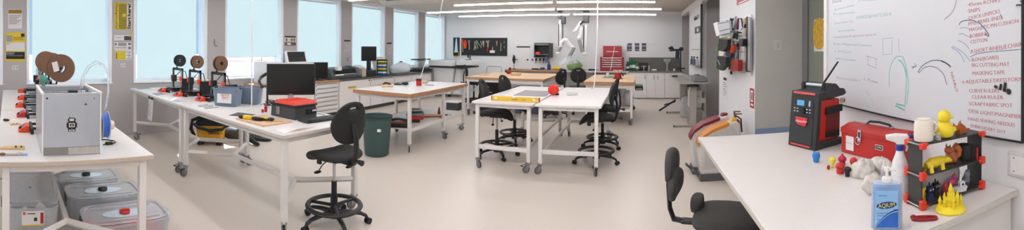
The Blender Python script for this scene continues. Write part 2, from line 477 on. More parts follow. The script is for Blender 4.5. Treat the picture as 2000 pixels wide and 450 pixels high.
# ------------------------------------------------------------------ tables on castors
def castor(leg, x, y, ang, brake=True, zt=0.13, r=0.048):
    b = MB(m_castor); ca, sa = math.cos(ang), math.sin(ang)
    b.at((x, y, 0), (0, 0, ang))
    b.box(-0.026, -0.024, zt - 0.008, 0.036, 0.024, zt + 0.012)
    for s in (-1, 1):
        b.prism([(-0.02, zt - 0.008), (0.034, zt - 0.008), (0.05, r - 0.012), (0.026, r - 0.012)], s * 0.02 - 0.002, s * 0.02 + 0.002, 'xz')
    b.m(m_wheel).cyl((0.036, -0.013, r), (0.036, 0.013, r), r, n=18)
    b.m(m_rubber).torus((0.036, 0, r), r - 0.006, 0.0105, (PI / 2, 0, 0), 18, 6)
    if brake:
        b.m(m_castor).prism([(0.05, zt - 0.006), (0.096, zt - 0.022), (0.1, zt - 0.03), (0.05, zt - 0.016)], -0.013, 0.013, 'xz')
        b.m(m_black).box(0.088, -0.018, zt - 0.036, 0.108, 0.018, zt - 0.024)
    return build('castor', b, leg)

def table(label, loc, L, W, H, top_mat, edge_mat, th=0.03, rz=0.0, group=None, feet='castor', stretch='Y', shelf=None, legs_x=None, apron=0.05, cat='table', seedang=0, lg=0.05, name='workbench', inset=0.04, rails=(-1, 1)):
    t = thing(name, label, cat, loc, rz, group)
    b = MB(top_mat); b.box(-L / 2 + 0.003, -W / 2 + 0.003, H - 0.004, L / 2 - 0.003, W / 2 - 0.003, H)
    b.m(edge_mat).box(-L / 2, -W / 2, H - th, L / 2, W / 2, H - 0.0035)
    build('tabletop', b, t, bevel=0.003, smooth=30)
    hx, hy = L / 2 - inset - lg / 2, W / 2 - inset - lg / 2
    a = MB(m_whitemetal); z1 = H - th
    for s in (-1, 1):
        a.box(-hx, s * hy - 0.018, z1 - apron, hx, s * hy + 0.018, z1 - 0.001)
        a.box(s * hx - 0.018, -hy, z1 - apron, s * hx + 0.018, hy, z1 - 0.001)
    build('apron', a, t, bevel=0.002)
    zf = 0.13 if feet == 'castor' else 0.0
    xs = legs_x or [-hx, hx]; k = 0
    for x in xs:
        for s in (-1, 1):
            lgm = build('leg', MB(m_whitemetal).box(x - lg / 2, s * hy - lg / 2, zf, x + lg / 2, s * hy + lg / 2, z1 - 0.002), t, bevel=0.004)
            if feet == 'castor': castor(lgm, x, s * hy, (seedang + k * 1.9) % 6.28, k % 2 == 0)
            k += 1
    zs = 0.30
    if stretch == 'Y':
        jx = hx - 0.40
        f = MB(m_whitemetal)
        f.box(-jx, -0.02, zs - 0.02, jx, 0.02, zs + 0.02)
        for sx in (-1, 1):
            for sy in (-1, 1): f.tube([(sx * jx, 0, zs), (sx * (hx - 0.005), sy * (hy - 0.02), zs)], 0.028, 4)
        build('stretcher', f, t, smooth=30)
    elif stretch == 'H':
        for sx in (-1, 1): build('end_rail', MB(m_whitemetal).box(sx * hx - 0.017, -hy + lg / 2, zs - 0.035, sx * hx + 0.017, hy - lg / 2, zs + 0.02), t, bevel=0.003)
        for sy in rails:
            if shelf is None: build('side_rail', MB(m_whitemetal).box(-hx + 0.018, sy * (hy - 0.05) - 0.015, zs - 0.03, hx - 0.018, sy * (hy - 0.05) + 0.015, zs + 0.015), t, bevel=0.003)
    if shelf:
        b = MB(m_whitetop).box(-hx - 0.02, -hy + lg / 2 + 0.001, shelf - 0.02, hx + 0.02, hy - lg / 2 - 0.001, shelf)
        b.m(m_whitemetal)
        for sy in (-1, 1): b.box(-hx + lg / 2, sy * hy - 0.015, shelf - 0.05, hx - lg / 2, sy * hy + 0.015, shelf + 0.005)
        build('shelf', b, t, bevel=0.002)
    return t

TW, TL = 1.06, 2.06
table('white workbench with a beige edge carrying the metal-cased printer', (-3.585, 0.455, 0), TL, TW, 0.90, m_whitetop, m_beige, 0.03, group='white lab benches in two rows')
table('white workbench against the window, behind the metal-cased printer bench', (-5.665, 0.455, 0), TL, TW, 0.90, m_whitetop, m_beige, 0.03, group='white lab benches in two rows', seedang=2)
table('white workbench carrying the computer monitor, keyboard and red-lidded toolbox', (-3.60, 2.66, 0), TL, TW, 0.90, m_whitetop, M('bench_edge_grey', (206, 198, 190), 0.5, nz=0.03), 0.03, group='white lab benches in two rows', seedang=5)
table('white workbench by the window carrying three small printers in a row', (-5.675, 2.66, 0), TL, TW, 0.90, m_whitetop, m_whitetop, 0.03, group='white lab benches in two rows', seedang=1)
table('white-topped trolley table with a thick wooden edge and a lower shelf', (-3.83, 6.25, 0), 2.14, 1.16, 0.93, m_whitetop, m_woodedge, 0.06, rz=PI / 2, shelf=0.37, stretch=None, legs_x=[-1.0, 0.14, 1.0], seedang=0.6)
table('white table holding the yellow spirit level, on the window side of the pair', (-1.74, 6.2, 0), 2.36, 0.86, 0.915, m_whitetop, m_whitemetal, 0.03, rz=PI / 2, stretch='H', rails=(-1,), seedang=2.2, group='paired white tables')
table('white table of the pair with chairs facing the windows', (-0.85, 6.2, 0), 2.36, 0.86, 0.915, m_whitetop, m_whitemetal, 0.03, rz=PI / 2, stretch='H', rails=(1,), seedang=0.4, group='paired white tables')
table('light wood workbench below the black tool board, chairs around it', (-3.05, 9.95, 0), 1.98, 2.06, 0.93, m_wood, m_woodedge, 0.045, stretch=None, seedang=1.5, apron=0.07)
table('thick-topped light wood workbench carrying the red jar of tools', (-0.55, 9.70, 0), 1.10, 2.3, 0.93, m_wood, m_woodedge, 0.075, stretch='H', shelf=0.33, seedang=0.3, apron=0.07)

# bench beside the whiteboard (fixed, with an end panel)
BZ = 0.975
t = thing('side_bench', 'broad white bench against the whiteboard wall holding the radio and toys', 'table', (0, 0, 0))
b = MB(m_whitetop).box(0.4875, 1.115, BZ - 0.004, 1.588, 3.017, BZ)
b.m(M('pale_edge_band', (206, 200, 192), 0.5, nz=0.03)).box(0.4845, 1.112, BZ - 0.03, 1.588, 3.02, BZ - 0.0035)
build('tabletop', b, t, bevel=0.002)
m_bedge = M('grey_bench_frame', (150, 152, 154), 0.5, nz=0.03)
build('end_panel', MB(m_whitetop).box(0.60, 1.15, 0.02, 1.585, 1.172, BZ - 0.032), t, bevel=0.002)
build('apron', MB(m_bedge).box(0.56, 1.18, BZ - 0.10, 0.585, 2.955, BZ - 0.031), t, bevel=0.002)
for x, y in ((0.555, 1.165), (1.30, 2.95)): build('leg', MB(m_bedge).box(x - 0.025, y - 0.02, 0, x + 0.025, y + 0.02, BZ - 0.031), t, bevel=0.003)

# ------------------------------------------------------------------ drafting chairs
def sup(a, b, n, e=2.6, ph=0.0):
    out = []
    for j in range(n):
        t = 2 * PI * j / n + ph; c, s_ = math.cos(t), math.sin(t)
        out.append((a * math.copysign(abs(c) ** (2 / e), c), b * math.copysign(abs(s_) ** (2 / e), s_)))
    return out
def pad(mb, outline, th, zf, c=(0, 0, 0), swap=None):
    """upholstered cushion: outline scaled in rings, top follows zf(x, y)"""
    rs = []
    for k, h in ((0.03, .5), (0.45, .5), (0.75, .48), (0.92, .38), (0.985, .18), (1.0, 0), (0.985, -.2), (0.92, -.4), (0.6, -.5), (0.03, -.5)):
        r = []
        for x, y in outline:
            p = (x * k, y * k, zf(x * k, y * k) + h * th)
            r.append((V(swap(p)) if swap else V(p)) + V(c))
        rs.append(r)
    mb.rings(rs)
def holed(mb, outer, hole, th, bend, tf):
    """plate with a slot: outer and hole outlines of equal length"""
    n = len(outer)
    def ringat(k, d):
        return [tf((hole[i][0] + (outer[i][0] - hole[i][0]) * k, hole[i][1] + (outer[i][1] - hole[i][1]) * k), d, bend) for i in range(n)]
    seq = [(0, -.5), (0.15, -.5), (0.5, -.5), (0.85, -.5), (0.97, -.35), (1, 0), (0.97, .35), (0.85, .5), (0.5, .5), (0.15, .5), (0, .5)]
    mb.rings([ringat(k, d * th) for k, d in seq], closed=True)

def drafting_chair(label, loc, rz, group, seat_z=0.66):
    """faces local +x"""
    t = thing('drafting_chair', label, 'chair', loc, rz, group)
    b = MB(m_black)
    b.lathe([(0.02, 0.06), (0.05, 0.065), (0.055, 0.10), (0.045, 0.15), (0.03, 0.155)], n=16)
    for k in range(5):
        a = 2 * PI * k / 5 + 0.25; ca, sa = math.cos(a), math.sin(a)
        b.tube([(0.03 * ca, 0.03 * sa, 0.115), (0.15 * ca, 0.15 * sa, 0.112), (0.25 * ca, 0.25 * sa, 0.098), (0.297 * ca, 0.297 * sa, 0.075), (0.312 * ca, 0.312 * sa, 0.050)], [0.030, 0.026, 0.022, 0.020, 0.014], 8, flat=0.8)
    build('star_base', b, t, smooth=50)
    for k in range(5):
        a = 2 * PI * k / 5 + 0.25; ca, sa = math.cos(a), math.sin(a)
        w = MB(m_black).at((0.318 * ca, 0.318 * sa, 0.028), (0, 0, a + 0.9 + k))
        for s in (-1, 1): w.cyl((0, s * 0.008, 0), (0, s * 0.026, 0), 0.028, n=14)
        w.cyl((0, -0.009, 0), (0, 0.009, 0), 0.012, n=8)
        build('castor', w, t)
    r = MB(m_black); zr = 0.175
    r.torus((0, 0, zr), 0.245, 0.025, n=40, k=8, flat=0.8)
    for k in range(3):
        a = 2 * PI * k / 3 + 0.5; r.tube([(0.03 * math.cos(a), 0.03 * math.sin(a), zr), (0.235 * math.cos(a), 0.235 * math.sin(a), zr)], 0.016, 6)
    r.cyl((0, 0, 0.145), (0, 0, 0.25), 0.034, n=16)
    build('foot_ring', r, t, smooth=50)
    g = MB(m_black).cyl((0, 0, 0.25), (0, 0, 0.40), 0.026, n=14); g.m(m_chrome).cyl((0, 0, 0.40), (0, 0, seat_z - 0.09), 0.014, n=12)
    build('gas_column', g, t)
    mc = MB(m_black).box(-0.10, -0.07, seat_z - 0.10, 0.12, 0.07, seat_z - 0.045).box(-0.235, -0.03, seat_z - 0.095, -0.10, 0.03, seat_z - 0.06)
    mc.box(0.08, 0.08, seat_z - 0.14, 0.13, 0.11, seat_z - 0.05)
    build('mechanism', mc, t, bevel=0.008)
    for s, x in ((1, 0.02), (-1, -0.04)):
        l = MB(m_black).tube([(x, s * 0.06, seat_z - 0.09), (x + 0.01, s * 0.12, seat_z - 0.13), (x + 0.015, s * 0.15, seat_z - 0.17)], 0.006, 6)
        l.ell((x + 0.018, s * 0.165, seat_z - 0.185), (0.02, 0.042, 0.014))
        build('lever', l, t)
    s_ = MB(m_blackmat)
    pad(s_, sup(0.25, 0.245, 36, 2.5), 0.062, lambda x, y: seat_z - 0.03 - 0.9 * max(0, x - 0.06) ** 2 * 3.2 + 0.25 * y * y - 0.03 * max(0, -x) , swap=None)
    build('seat', s_, t, smooth=180)
    bp = MB(m_black)
    bp.tube([(-0.215, 0, seat_z - 0.10), (-0.27, 0, seat_z - 0.07), (-0.30, 0, seat_z + 0.03), (-0.295, 0, seat_z + 0.16), (-0.27, 0, seat_z + 0.28)], [0.030, 0.032, 0.032, 0.03, 0.026], 8, flat=0.55)
    build('back_post', bp, t, smooth=50)
    kn = MB(m_black).cyl((-0.335, 0, seat_z - 0.04), (-0.30, 0, seat_z - 0.04), 0.012, n=8); kn.cyl((-0.375, 0, seat_z - 0.045), (-0.33, 0, seat_z - 0.04), 0.026, 0.02, n=10)
    build('adjuster_knob', kn, t)
    bk = MB(m_blackmat)
    outer = [(y * (1.0 - 0.18 * max(0, z / 0.19)), z) for y, z in sup(0.205, 0.19, 40, 2.35)]
    hole = [(y, z + 0.125) for y, z in sup(0.052, 0.017, 40, 3.0)]
    zc = seat_z + 0.285
    def tf(p, d, bend):
        y, z = p
        return V((-0.235 - 0.10 * z + d - 0.9 * y * y * -1 * 1.1 - 0.35 * z * z, y, zc + z))
    holed(bk, outer, hole, 0.034, None, tf)
    build('backrest', bk, t, smooth=180)
    return t

CH = 'black drafting chairs'
ch0 = drafting_chair('black drafting chair with a foot ring, drawn up to the end of the computer bench', (-2.53, 2.71, 0), PI - 0.12, CH, 0.69)
dup(ch0, (-2.05, 5.72, 0), 0.1, 'black drafting chair tucked under the spirit-level table, at its near end', CH)
dup(ch0, (-2.06, 6.66, 0), -0.2, 'black drafting chair tucked under the spirit-level table, behind the other one', CH)
dup(ch0, (-0.545, 5.72, 0), PI + 0.1, 'black drafting chair under the table without the level, at its near end', CH)
dup(ch0, (-0.53, 6.62, 0), PI - 0.15, 'black drafting chair under the table without the level, second from its near end', CH)
dup(ch0, (-4.45, 10.45, 0), 0.5, 'black drafting chair beyond the wooden bench, under the black tool board', CH)
dup(ch0, (-1.88, 9.25, 0), PI - 0.5, 'black drafting chair between the two light wood benches', CH)
dup(ch0, (-1.42, 10.05, 0), PI / 2 + 0.1, 'black drafting chair facing the far counter, in front of the grey panel', CH)

# the padded office chair at the whiteboard bench
m_greyfab = M('charcoal_upholstery', (70, 69, 66), 0.85, nz=0.12, scale=90, bump=0.4)
c = thing('office_chair', 'charcoal upholstered office chair drawn up to the whiteboard bench', 'chair', (0.68, 2.86, 0), -0.30)
SZ = 0.455
b = MB(m_black).lathe([(0.02, 0.06), (0.05, 0.065), (0.05, 0.13), (0.03, 0.14)], n=16)
for k in range(5):
    a = 2 * PI * k / 5 + 0.6; ca, sa = math.cos(a), math.sin(a)
    b.tube([(0.03 * ca, 0.03 * sa, 0.11), (0.2 * ca, 0.2 * sa, 0.10), (0.3 * ca, 0.3 * sa, 0.06)], [0.03, 0.025, 0.018], 8)
build('star_base', b, c, smooth=50)
for k in range(5):
    a = 2 * PI * k / 5 + 0.6
    w = MB(m_black).at((0.31 * math.cos(a), 0.31 * math.sin(a), 0.028), (0, 0, a + 1.2))
    for s in (-1, 1): w.cyl((0, s * 0.008, 0), (0, s * 0.026, 0), 0.028, n=14)
    w.cyl((0, -0.009, 0), (0, 0.009, 0), 0.012, n=8)
    build('castor', w, c)
build('gas_column', MB(m_black).cyl((0, 0, 0.13), (0, 0, SZ - 0.11), 0.025, n=14), c)
build('mechanism', MB(m_black).box(-0.12, -0.1, SZ - 0.12, 0.12, 0.1, SZ - 0.055).box(-0.34, -0.04, SZ - 0.10, -0.12, 0.04, SZ - 0.075), c, bevel=0.008)
s_ = MB(m_greyfab); pad(s_, sup(0.25, 0.245, 40, 3.6), 0.085, lambda x, y: SZ - 0.04 - 0.8 * max(0, x) ** 2 + 0.05 * y * y)
build('seat', s_, c, smooth=180)
bo = MB(m_greyfab)
pad(bo, sup(0.05, 0.11, 28, 2.6), 0.10, lambda x, y: 0, c=(-0.235, 0.09, SZ + 0.02))
build('hip_bolster', bo, c, smooth=180)
bp = MB(m_black).tube([(-0.31, 0, SZ - 0.09), (-0.40, 0, SZ - 0.08), (-0.43, 0, SZ + 0.0), (-0.442, 0, SZ + 0.17), (-0.435, 0, SZ + 0.30)], [0.03, 0.032, 0.03, 0.03, 0.024], 8, flat=0.6)
build('back_post', bp, c, smooth=50)
for nm, zc, hw, hh, dx in (('lumbar_pad', SZ + 0.185, 0.19, 0.105, -0.40), ('backrest', SZ + 0.325, 0.165, 0.12, -0.425)):
    k_ = MB(m_greyfab)
    pad(k_, sup(hw, hh, 36, 2.6), 0.062, lambda y, z: 0.7 * y * y - 0.1 * z * z, swap=lambda p: (p[2], p[0], p[1]), c=(dx, 0, zc))
    build(nm, k_, c, smooth=180)
# ------------------------------------------------------------------ printers
TZ = 0.90
m_bed = M('black_print_bed', (24, 24, 26), 0.35, nz=0.1)
m_psu = M('black_power_box', (20, 20, 22), 0.5, nz=0.1)
def spool(label, c, r, w, side, axis='X', hub=0.028, name='filament_spool'):
    t = thing(name, label, 'spool', c, 0 if axis == 'X' else PI / 2, group='filament spools')
    for s in (-1, 1):
        b = MB(side)
        n = 36
        o = [(math.cos(2 * PI * i / n), math.sin(2 * PI * i / n)) for i in range(n)]
        x0, x1 = s * w / 2 - 0.003, s * w / 2 + 0.003
        b.rings([[(x0, a * hub, d * hub) for a, d in o], [(x0, a * r, d * r) for a, d in o], [(x1, a * r, d * r) for a, d in o], [(x1, a * hub, d * hub) for a, d in o]], closed=True)
        build('flange', b, t)
    f = MB(m_black)
    o = [(math.cos(2 * PI * i / 36), math.sin(2 * PI * i / 36)) for i in range(36)]
    f.rings([[(x, a * q, d * q) for a, d in o] for x, q in ((-w / 2 + 0.004, hub), (-w / 2 + 0.004, r * 0.86), (w / 2 - 0.004, r * 0.86), (w / 2 - 0.004, hub))], closed=True)
    build('filament', f, t)
    return t
def printer(label, loc, rz=0.0, accent=None, group=None, frame=None, lcd=True, cat='printer', hz=0.505):
    """open-frame 3D printer, front towards local -y"""
    ac = accent or m_orange; fr = frame or m_black
    t = thing('desktop_printer', label, cat, loc, rz, group)
    b = MB(m_black)
    for s in (-1, 1): b.box(s * 0.10 - 0.012, -0.19, 0.03, s * 0.10 + 0.012, 0.19, 0.05)
    b.box(-0.16, -0.20, 0.0, 0.16, -0.175, 0.05).box(-0.16, 0.175, 0.0, 0.16, 0.20, 0.05).box(-0.19, 0.02, 0.0, 0.19, 0.05, 0.06)
    build('base_frame', b, t, bevel=0.003)
    build('print_bed', MB(m_bed).box(-0.125, -0.14, 0.062, 0.125, 0.11, 0.07).box(-0.02, -0.06, 0.05, 0.02, 0.05, 0.062), t, bevel=0.002)
    g = MB(fr)
    for s in (-1, 1): g.box(s * 0.175 - 0.018, 0.028, 0.06, s * 0.175 + 0.018, 0.042, 0.385)
    g.box(-0.193, 0.028, 0.345, 0.193, 0.042, 0.385)
    build('gantry', g, t, bevel=0.002)
    for s in (-1, 1): build('lead_screw', MB(m_chrome).cyl((s * 0.165, 0.01, 0.03), (s * 0.165, 0.01, 0.37), 0.006, n=8), t)
    x = MB(m_chrome).cyl((-0.16, 0.005, 0.20), (0.16, 0.005, 0.20), 0.005, n=8); x.cyl((-0.16, 0.005, 0.235), (0.16, 0.005, 0.235), 0.005, n=8)
    build('x_rod', x, t)
    for s in (-1, 1): build('corner_block', MB(ac).box(s * 0.172 - 0.022, -0.012, 0.185, s * 0.172 + 0.022, 0.026, 0.255), t, bevel=0.004)
    for s in (-1, 1): build('foot_block', MB(ac).box(s * 0.165 - 0.022, -0.005, 0.0, s * 0.165 + 0.022, 0.019, 0.045), t, bevel=0.004)
    e = MB(m_black).box(-0.075, -0.05, 0.16, -0.01, 0.02, 0.27); e.cyl((-0.09, -0.015, 0.235), (-0.075, -0.015, 0.235), 0.02, n=12); e.cyl((-0.045, -0.02, 0.10), (-0.045, -0.02, 0.16), 0.006, 0.012, n=8)
    build('extruder', e, t, bevel=0.004)
    build('power_box', MB(m_psu).box(0.199, 0.03, 0.005, 0.25, 0.19, 0.225), t, bevel=0.003)
    build('wire_loom', MB(m_black).tube([(-0.03, 0.03, 0.27), (0.0, 0.09, 0.34), (0.08, 0.13, 0.33), (0.13, 0.14, 0.22), (0.14, 0.13, 0.06)], 0.007, 6), t)
    if lcd:
        l = MB(ac); l.prism([(-0.30, 0.0), (-0.205, 0.0), (-0.205, 0.055), (-0.235, 0.06), (-0.30, 0.018)], -0.075, 0.075, 'yz')
        ld = build('control_panel', l, t, bevel=0.005)
        build('knob', MB(m_black).cyl((0.045, -0.292, 0.042), (0.045, -0.278, 0.034), 0.014, n=12), ld)
        build('display', MB(M('violet_display', (70, 40, 120), 0.3)).prism([(-0.291, 0.0245), (-0.244, 0.0545), (-0.2445, 0.0565), (-0.292, 0.0265)], -0.055, 0.02, 'yz'), ld)
    h = MB(m_black).box(-0.062, 0.022, 0.386, -0.03, 0.048, 0.395)
    h.tube([(-0.053, 0.035, 0.39), (-0.053, 0.055, 0.46), (-0.053, 0.07, hz)], 0.009, 6); h.cyl((-0.055, 0.07, hz), (0.045, 0.07, hz), 0.012, n=10)
    build('spool_holder', h, t)
    return t

GP = 'small open-frame printers'
for (px, py, lab, sp, spl, rr) in ((312, 176, 'open-frame printer with a black filament spool, nearest the window', m_black, 'black filament spool on the printer nearest the window', 0.098),
                      (343, 184, 'open-frame printer standing in the middle of the row of three', m_cardboard, 'brown cardboard spool on the middle printer of the row', 0.10),
                      (386, 193, 'open-frame printer beside the clear parts tubs', m_cardboard, 'brown cardboard spool on the printer beside the parts tubs', 0.105)):
    p = at(px, py, TZ + 0.03); p.z = TZ
    q = p + V((0.02, 0.28, 0))
    printer(lab, q, 0.0, group=GP)
    s = spool(spl, q + V((-0.005, 0.07, 0.505)), rr, 0.06, sp)
# the five along the next bench, ends on to us
m_dkframe = M('steel_grey_frame', (96, 98, 104), 0.4, 0.4, nz=0.05)
pr = []
for i, (px, py) in enumerate(((41, 177), (41, 190), (38, 204), (42, 222), (47, 249))):
    p = at(px, py, TZ + 0.03); p.z = TZ
    q = V((p.x, p.y + 0.25, TZ))
    pr.append(q)
    printer(['open-frame printer farthest along the bench behind the metal-cased printer', 'second farthest open-frame printer behind the metal-cased printer', 'open-frame printer with a red power box, third along the bench', 'open-frame printer with red corner blocks, second behind the metal case',
             'open-frame printer directly behind the metal-cased printer'][i], q, 0.0, m_red if i == 3 else None, 'open-frame printers behind the metal-cased printer', m_dkframe, hz=0.55)
spool('large brown cardboard spool with a white label, lowest of the overlapping three', pr[4] + V((0.01, 0.07, 0.55)), 0.122, 0.07, m_cardboard, hub=0.042)
spool('large brown cardboard spool, middle of the overlapping three', pr[3] + V((0.01, 0.07, 0.55)), 0.122, 0.07, m_cardboard)
spool('large brown cardboard spool, highest of the overlapping three', pr[2] + V((0.01, 0.07, 0.55)), 0.128, 0.07, m_cardboard)
c = pr[4] + V((0.053, 0.02, 0.565))
one('spool_label', MB(m_paper).cb((0, 0, 0), (0.002, 0.05, 0.085), (0.25, 0, 0)), 'pale crumpled label stuck on the lowest big cardboard spool', 'label', c)

# metal-cased printer
X0, X1, Y0, Y1, ZT = -3.24, -2.69, 0.233, 0.645, 1.325
t = thing('metal_cased_printer', 'boxy brushed metal printer with a black robot emblem on its side', 'printer', (X1, Y0, TZ))
W_, D_, H_ = Y1 - Y0, X1 - X0, ZT - TZ
pn = MB(m_alu).box(-0.006, 0.0, 0.0, 0.0, W_, H_)
build('side_panel', pn, t, bevel=0.002)
b = MB(m_alu)
b.box(-D_, 0, 0, -D_ + 0.006, W_, H_).box(-D_ + 0.0065, 0, 0, -0.0065, 0.006, H_).box(-D_ + 0.0065, W_ - 0.006, 0, -0.0065, W_, H_).box(-D_ + 0.0065, 0.0065, 0.02, -0.0065, W_ - 0.0065, 0.03)
build('case', b, t, bevel=0.002)
rim = MB(m_white)
rim.box(-D_ - 0.004, -0.006, H_ - 0.012, 0.004, 0.016, H_ + 0.004).box(-D_ - 0.004, W_ - 0.016, H_ - 0.012, 0.004, W_ + 0.006, H_ + 0.004)
rim.box(-D_ - 0.004, 0.016, H_ - 0.012, -D_ + 0.016, W_ - 0.016, H_ + 0.004)
rim.box(-0.002, 0.0, 0, 0.005, 0.010, H_ - 0.012).box(-0.002, W_ - 0.010, 0, 0.005, W_, H_ - 0.012)
build('edge_trim', rim, t, bevel=0.002)
m_brown = M('taupe_band', (150, 146, 140), 0.4, 0.5, nz=0.05)
build('lower_band', MB(m_brown).box(0.0005, 0.012, 0.004, 0.004, W_ - 0.012, 0.055), t, bevel=0.001)
build('band_plate', MB(M('pale_steel', (196, 190, 184), 0.35, 0.4)).box(0.0042, 0.18, 0.004, 0.006, W_ - 0.014, 0.052), t)
rr_ = MB(m_chrome)
for x in (-0.42, -0.3, -0.16): rr_.cyl((x, 0.004, H_ - 0.04), (x, W_ - 0.004, H_ - 0.04), 0.009, n=8)
rr_.box(-0.45, 0.05, H_ - 0.075, -0.38, 0.30, H_ - 0.045)
build('top_rail', rr_, t)
build('print_head', MB(m_black).box(-0.36, 0.27, H_ - 0.11, -0.10, 0.39, H_ - 0.055).box(-0.30, 0.22, H_ - 0.06, -0.24, 0.29, H_ - 0.012), t, bevel=0.004)
for y, z in ((0.035, H_ - 0.035), (W_ - 0.05, H_ - 0.04), (W_ - 0.11, H_ - 0.08), (W_ - 0.12, 0.025)):
    build('bolt', MB(m_blackink).cyl((0.0002, y, z), (0.004, y, z), 0.007 if y < W_ - 0.1 else 0.004, n=10), t)
em = MB(m_blackink); y0, z0 = 0.205, 0.205
def ebox(mb, ya, za, yb, zb, h=0.0018): mb.box(0.0004, y0 + ya, z0 + za, h, y0 + yb, z0 + zb)
ebox(em, -0.022, 0.022, 0.022, 0.050); ebox(em, -0.030, -0.024, 0.030, 0.022); ebox(em, -0.036, -0.016, -0.030, 0.014); ebox(em, 0.030, -0.016, 0.036, 0.014)
ebox(em, -0.026, -0.044, -0.002, -0.024); ebox(em, 0.002, -0.044, 0.026, -0.024); ebox(em, -0.016, 0.050, -0.012, 0.058); ebox(em, -0.028, 0.028, -0.022, 0.042); ebox(em, 0.022, 0.028, 0.028, 0.042)
em.m(m_white)
for a in ((-0.016, 0.028, 0.016, 0.044), (-0.020, -0.014, 0.020, 0.014), (-0.020, -0.040, -0.006, -0.031), (0.006, -0.040, 0.020, -0.031)): ebox(em, *a, h=0.0024)
em.m(m_blackink)
for a in ((-0.011, 0.034, -0.006, 0.039), (0.006, 0.034, 0.011, 0.039), (-0.014, -0.009, 0.014, 0.009)): ebox(em, *a, h=0.003)
em.m(m_white); em.prism([(y0 - 0.006, z0 - 0.005), (y0 + 0.006, z0 - 0.005), (y0, z0 + 0.006)], 0.0005, 0.0036, 'yz')
build('robot_emblem', em, t, smooth=0)
a0 = V((X1, Y0, TZ))
tb = MB(M('milky_tubing', (226, 228, 232), 0.3))
o = one('feed_tube', MB(m_clear).tube([away(157, 174, 2.98), away(160, 150, 2.98), away(172, 128, 2.97), away(188, 119, 2.95), away(204, 127, 2.93), away(213, 148, 2.91), away(213, 180, 2.9), away(209, 200, 2.9), away(206, 213, 2.87)], 0.006, 8), 'outer clear feed tube arching from the metal printer to its blue spool', 'tube')
o = one('feed_tube', MB(tb.mats[0]).tube([away(161, 172, 3.06), away(164, 150, 3.06), away(176, 131, 3.05), away(190, 123, 3.03), away(203, 130, 3.01), away(211, 150, 2.99), away(211, 180, 2.98), away(207, 205, 2.96), away(204, 215, 2.95)], 0.004, 8), 'inner milky feed tube arching from the metal printer to its blue spool', 'tube'); tb.bm.free()
# blue spool bolted to the case
c = away(208, 245, 2.86)
s = thing('filament_spool', 'blue filament spool on the side of the metal-cased printer', 'spool', (c.x, Y1 + 0.012, c.z), PI / 2)
oc = [(math.cos(2 * PI * i / 36), math.sin(2 * PI * i / 36)) for i in range(36)]
def disc(mat, x0, x1, r0, r1):
    return MB(mat).rings([[(x0, a * r0, d * r0) for a, d in oc], [(x0, a * r1, d * r1) for a, d in oc], [(x1, a * r1, d * r1) for a, d in oc], [(x1, a * r0, d * r0) for a, d in oc]], closed=True)
build('flange', disc(m_cloudy, 0.0, 0.004, 0.03, 0.10), s); build('flange', disc(m_cloudy, 0.052, 0.056, 0.03, 0.10), s)
build('filament', disc(m_blue, 0.005, 0.051, 0.03, 0.085), s)
build('mount_hub', MB(M('pale_print_plastic', (224, 206, 196), 0.5)).tube([(0.0, 0, 0), (0.06, 0, 0), (0.062, 0, 0), (0.085, 0, 0), (0.10, 0, 0)], [0.028, 0.028, 0.036, 0.034, 0.026], 20), s)
build('tag', MB(m_beige).cb((0.02, 0.05, 0.05), (0.03, 0.004, 0.05)), s)
kb = away(85, 160, 3.12)
o = thing('round_knob_gauge', 'teal round knob on a stem at the rear of the metal-cased printer', 'knob', (kb.x, kb.y, ZT + 0.005))
m_teal = M('teal_plastic', (76, 150, 132), 0.5)
build('head', MB(m_teal).ell((0, 0, 0.055), (0.018, 0.033, 0.033)), o); build('stem', MB(m_teal).cyl((0, 0, 0), (0, 0, 0.03), 0.015, 0.012), o)
# small things on that bench
p = at(213, 283, TZ)
o = thing('power_adapter', 'black inline power plug with its lead beside the metal-cased printer', 'cable', p)
build('plug', MB(m_black).cb((0, 0, 0.012), (0.03, 0.055, 0.022), (0, 0, 0.1)), o, bevel=0.005)
build('lead', MB(m_black).tube([(0.02, -0.05, 0.008), (0.01, -0.03, 0.008), (0, 0, 0.01), (0, 0.04, 0.01), (-0.03, 0.06, 0.008), (-0.08, 0.055, 0.008), (-0.12, 0.0, 0.01), (-0.14, -0.035, 0.008)], 0.005, 6), o)
p = at(18, 291, TZ)
o = thing('bit_set', 'pale wooden bit holder with yellow and black pieces, near the bench edge', 'tool', p, PI / 2)
build('tray', MB(m_wood).box(-0.10, -0.03, 0, 0.115, 0.03, 0.014), o, bevel=0.003)
for k, (cc, x) in enumerate(((m_white, -0.05), (m_yellow, 0.02), (m_black, 0.05), (m_yellow, 0.075), (m_black, 0.09), (m_yellow, 0.10))):
    build('bit', MB(cc).box(x - 0.01, -0.022, 0.0142, x + 0.006, 0.022 - k * 0.002, 0.019), o, bevel=0.001)
p = at(25, 304, TZ)
o = thing('paint_brush', 'flat paint brush lying along the bench edge', 'brush', p, PI / 2 + 0.02)
build('handle', MB(m_greymetal).tube([(-0.055, 0, 0.008), (-0.02, 0, 0.009), (0.03, 0, 0.008)], [0.007, 0.011, 0.012], 8, flat=0.6), o)
build('bristles', MB(M('pale_blue_bristle', (150, 180, 210), 0.7)).box(0.062, -0.013, 0.001, 0.10, 0.013, 0.013), o)
build('ferrule', MB(m_chrome).box(0.03, -0.012, 0.001, 0.062, 0.012, 0.015), o, bevel=0.002)
build('tip', MB(m_cardboard).ell((-0.07, 0, 0.01), (0.024, 0.014, 0.009)), o)
p = at(12, 237, TZ)
o = thing('screwdriver', 'stubby black screwdriver lying on the printer bench', 'tool', p, PI / 2 - 0.25)
build('grip', MB(m_black).tube([(-0.03, 0, 0.012), (-0.02, 0, 0.012), (0.02, 0, 0.012), (0.035, 0, 0.012)], [0.006, 0.012, 0.011, 0.005], 10), o)
build('shaft', MB(m_chrome).cyl((0.035, 0, 0.012), (0.10, 0, 0.012), 0.003, n=8), o)
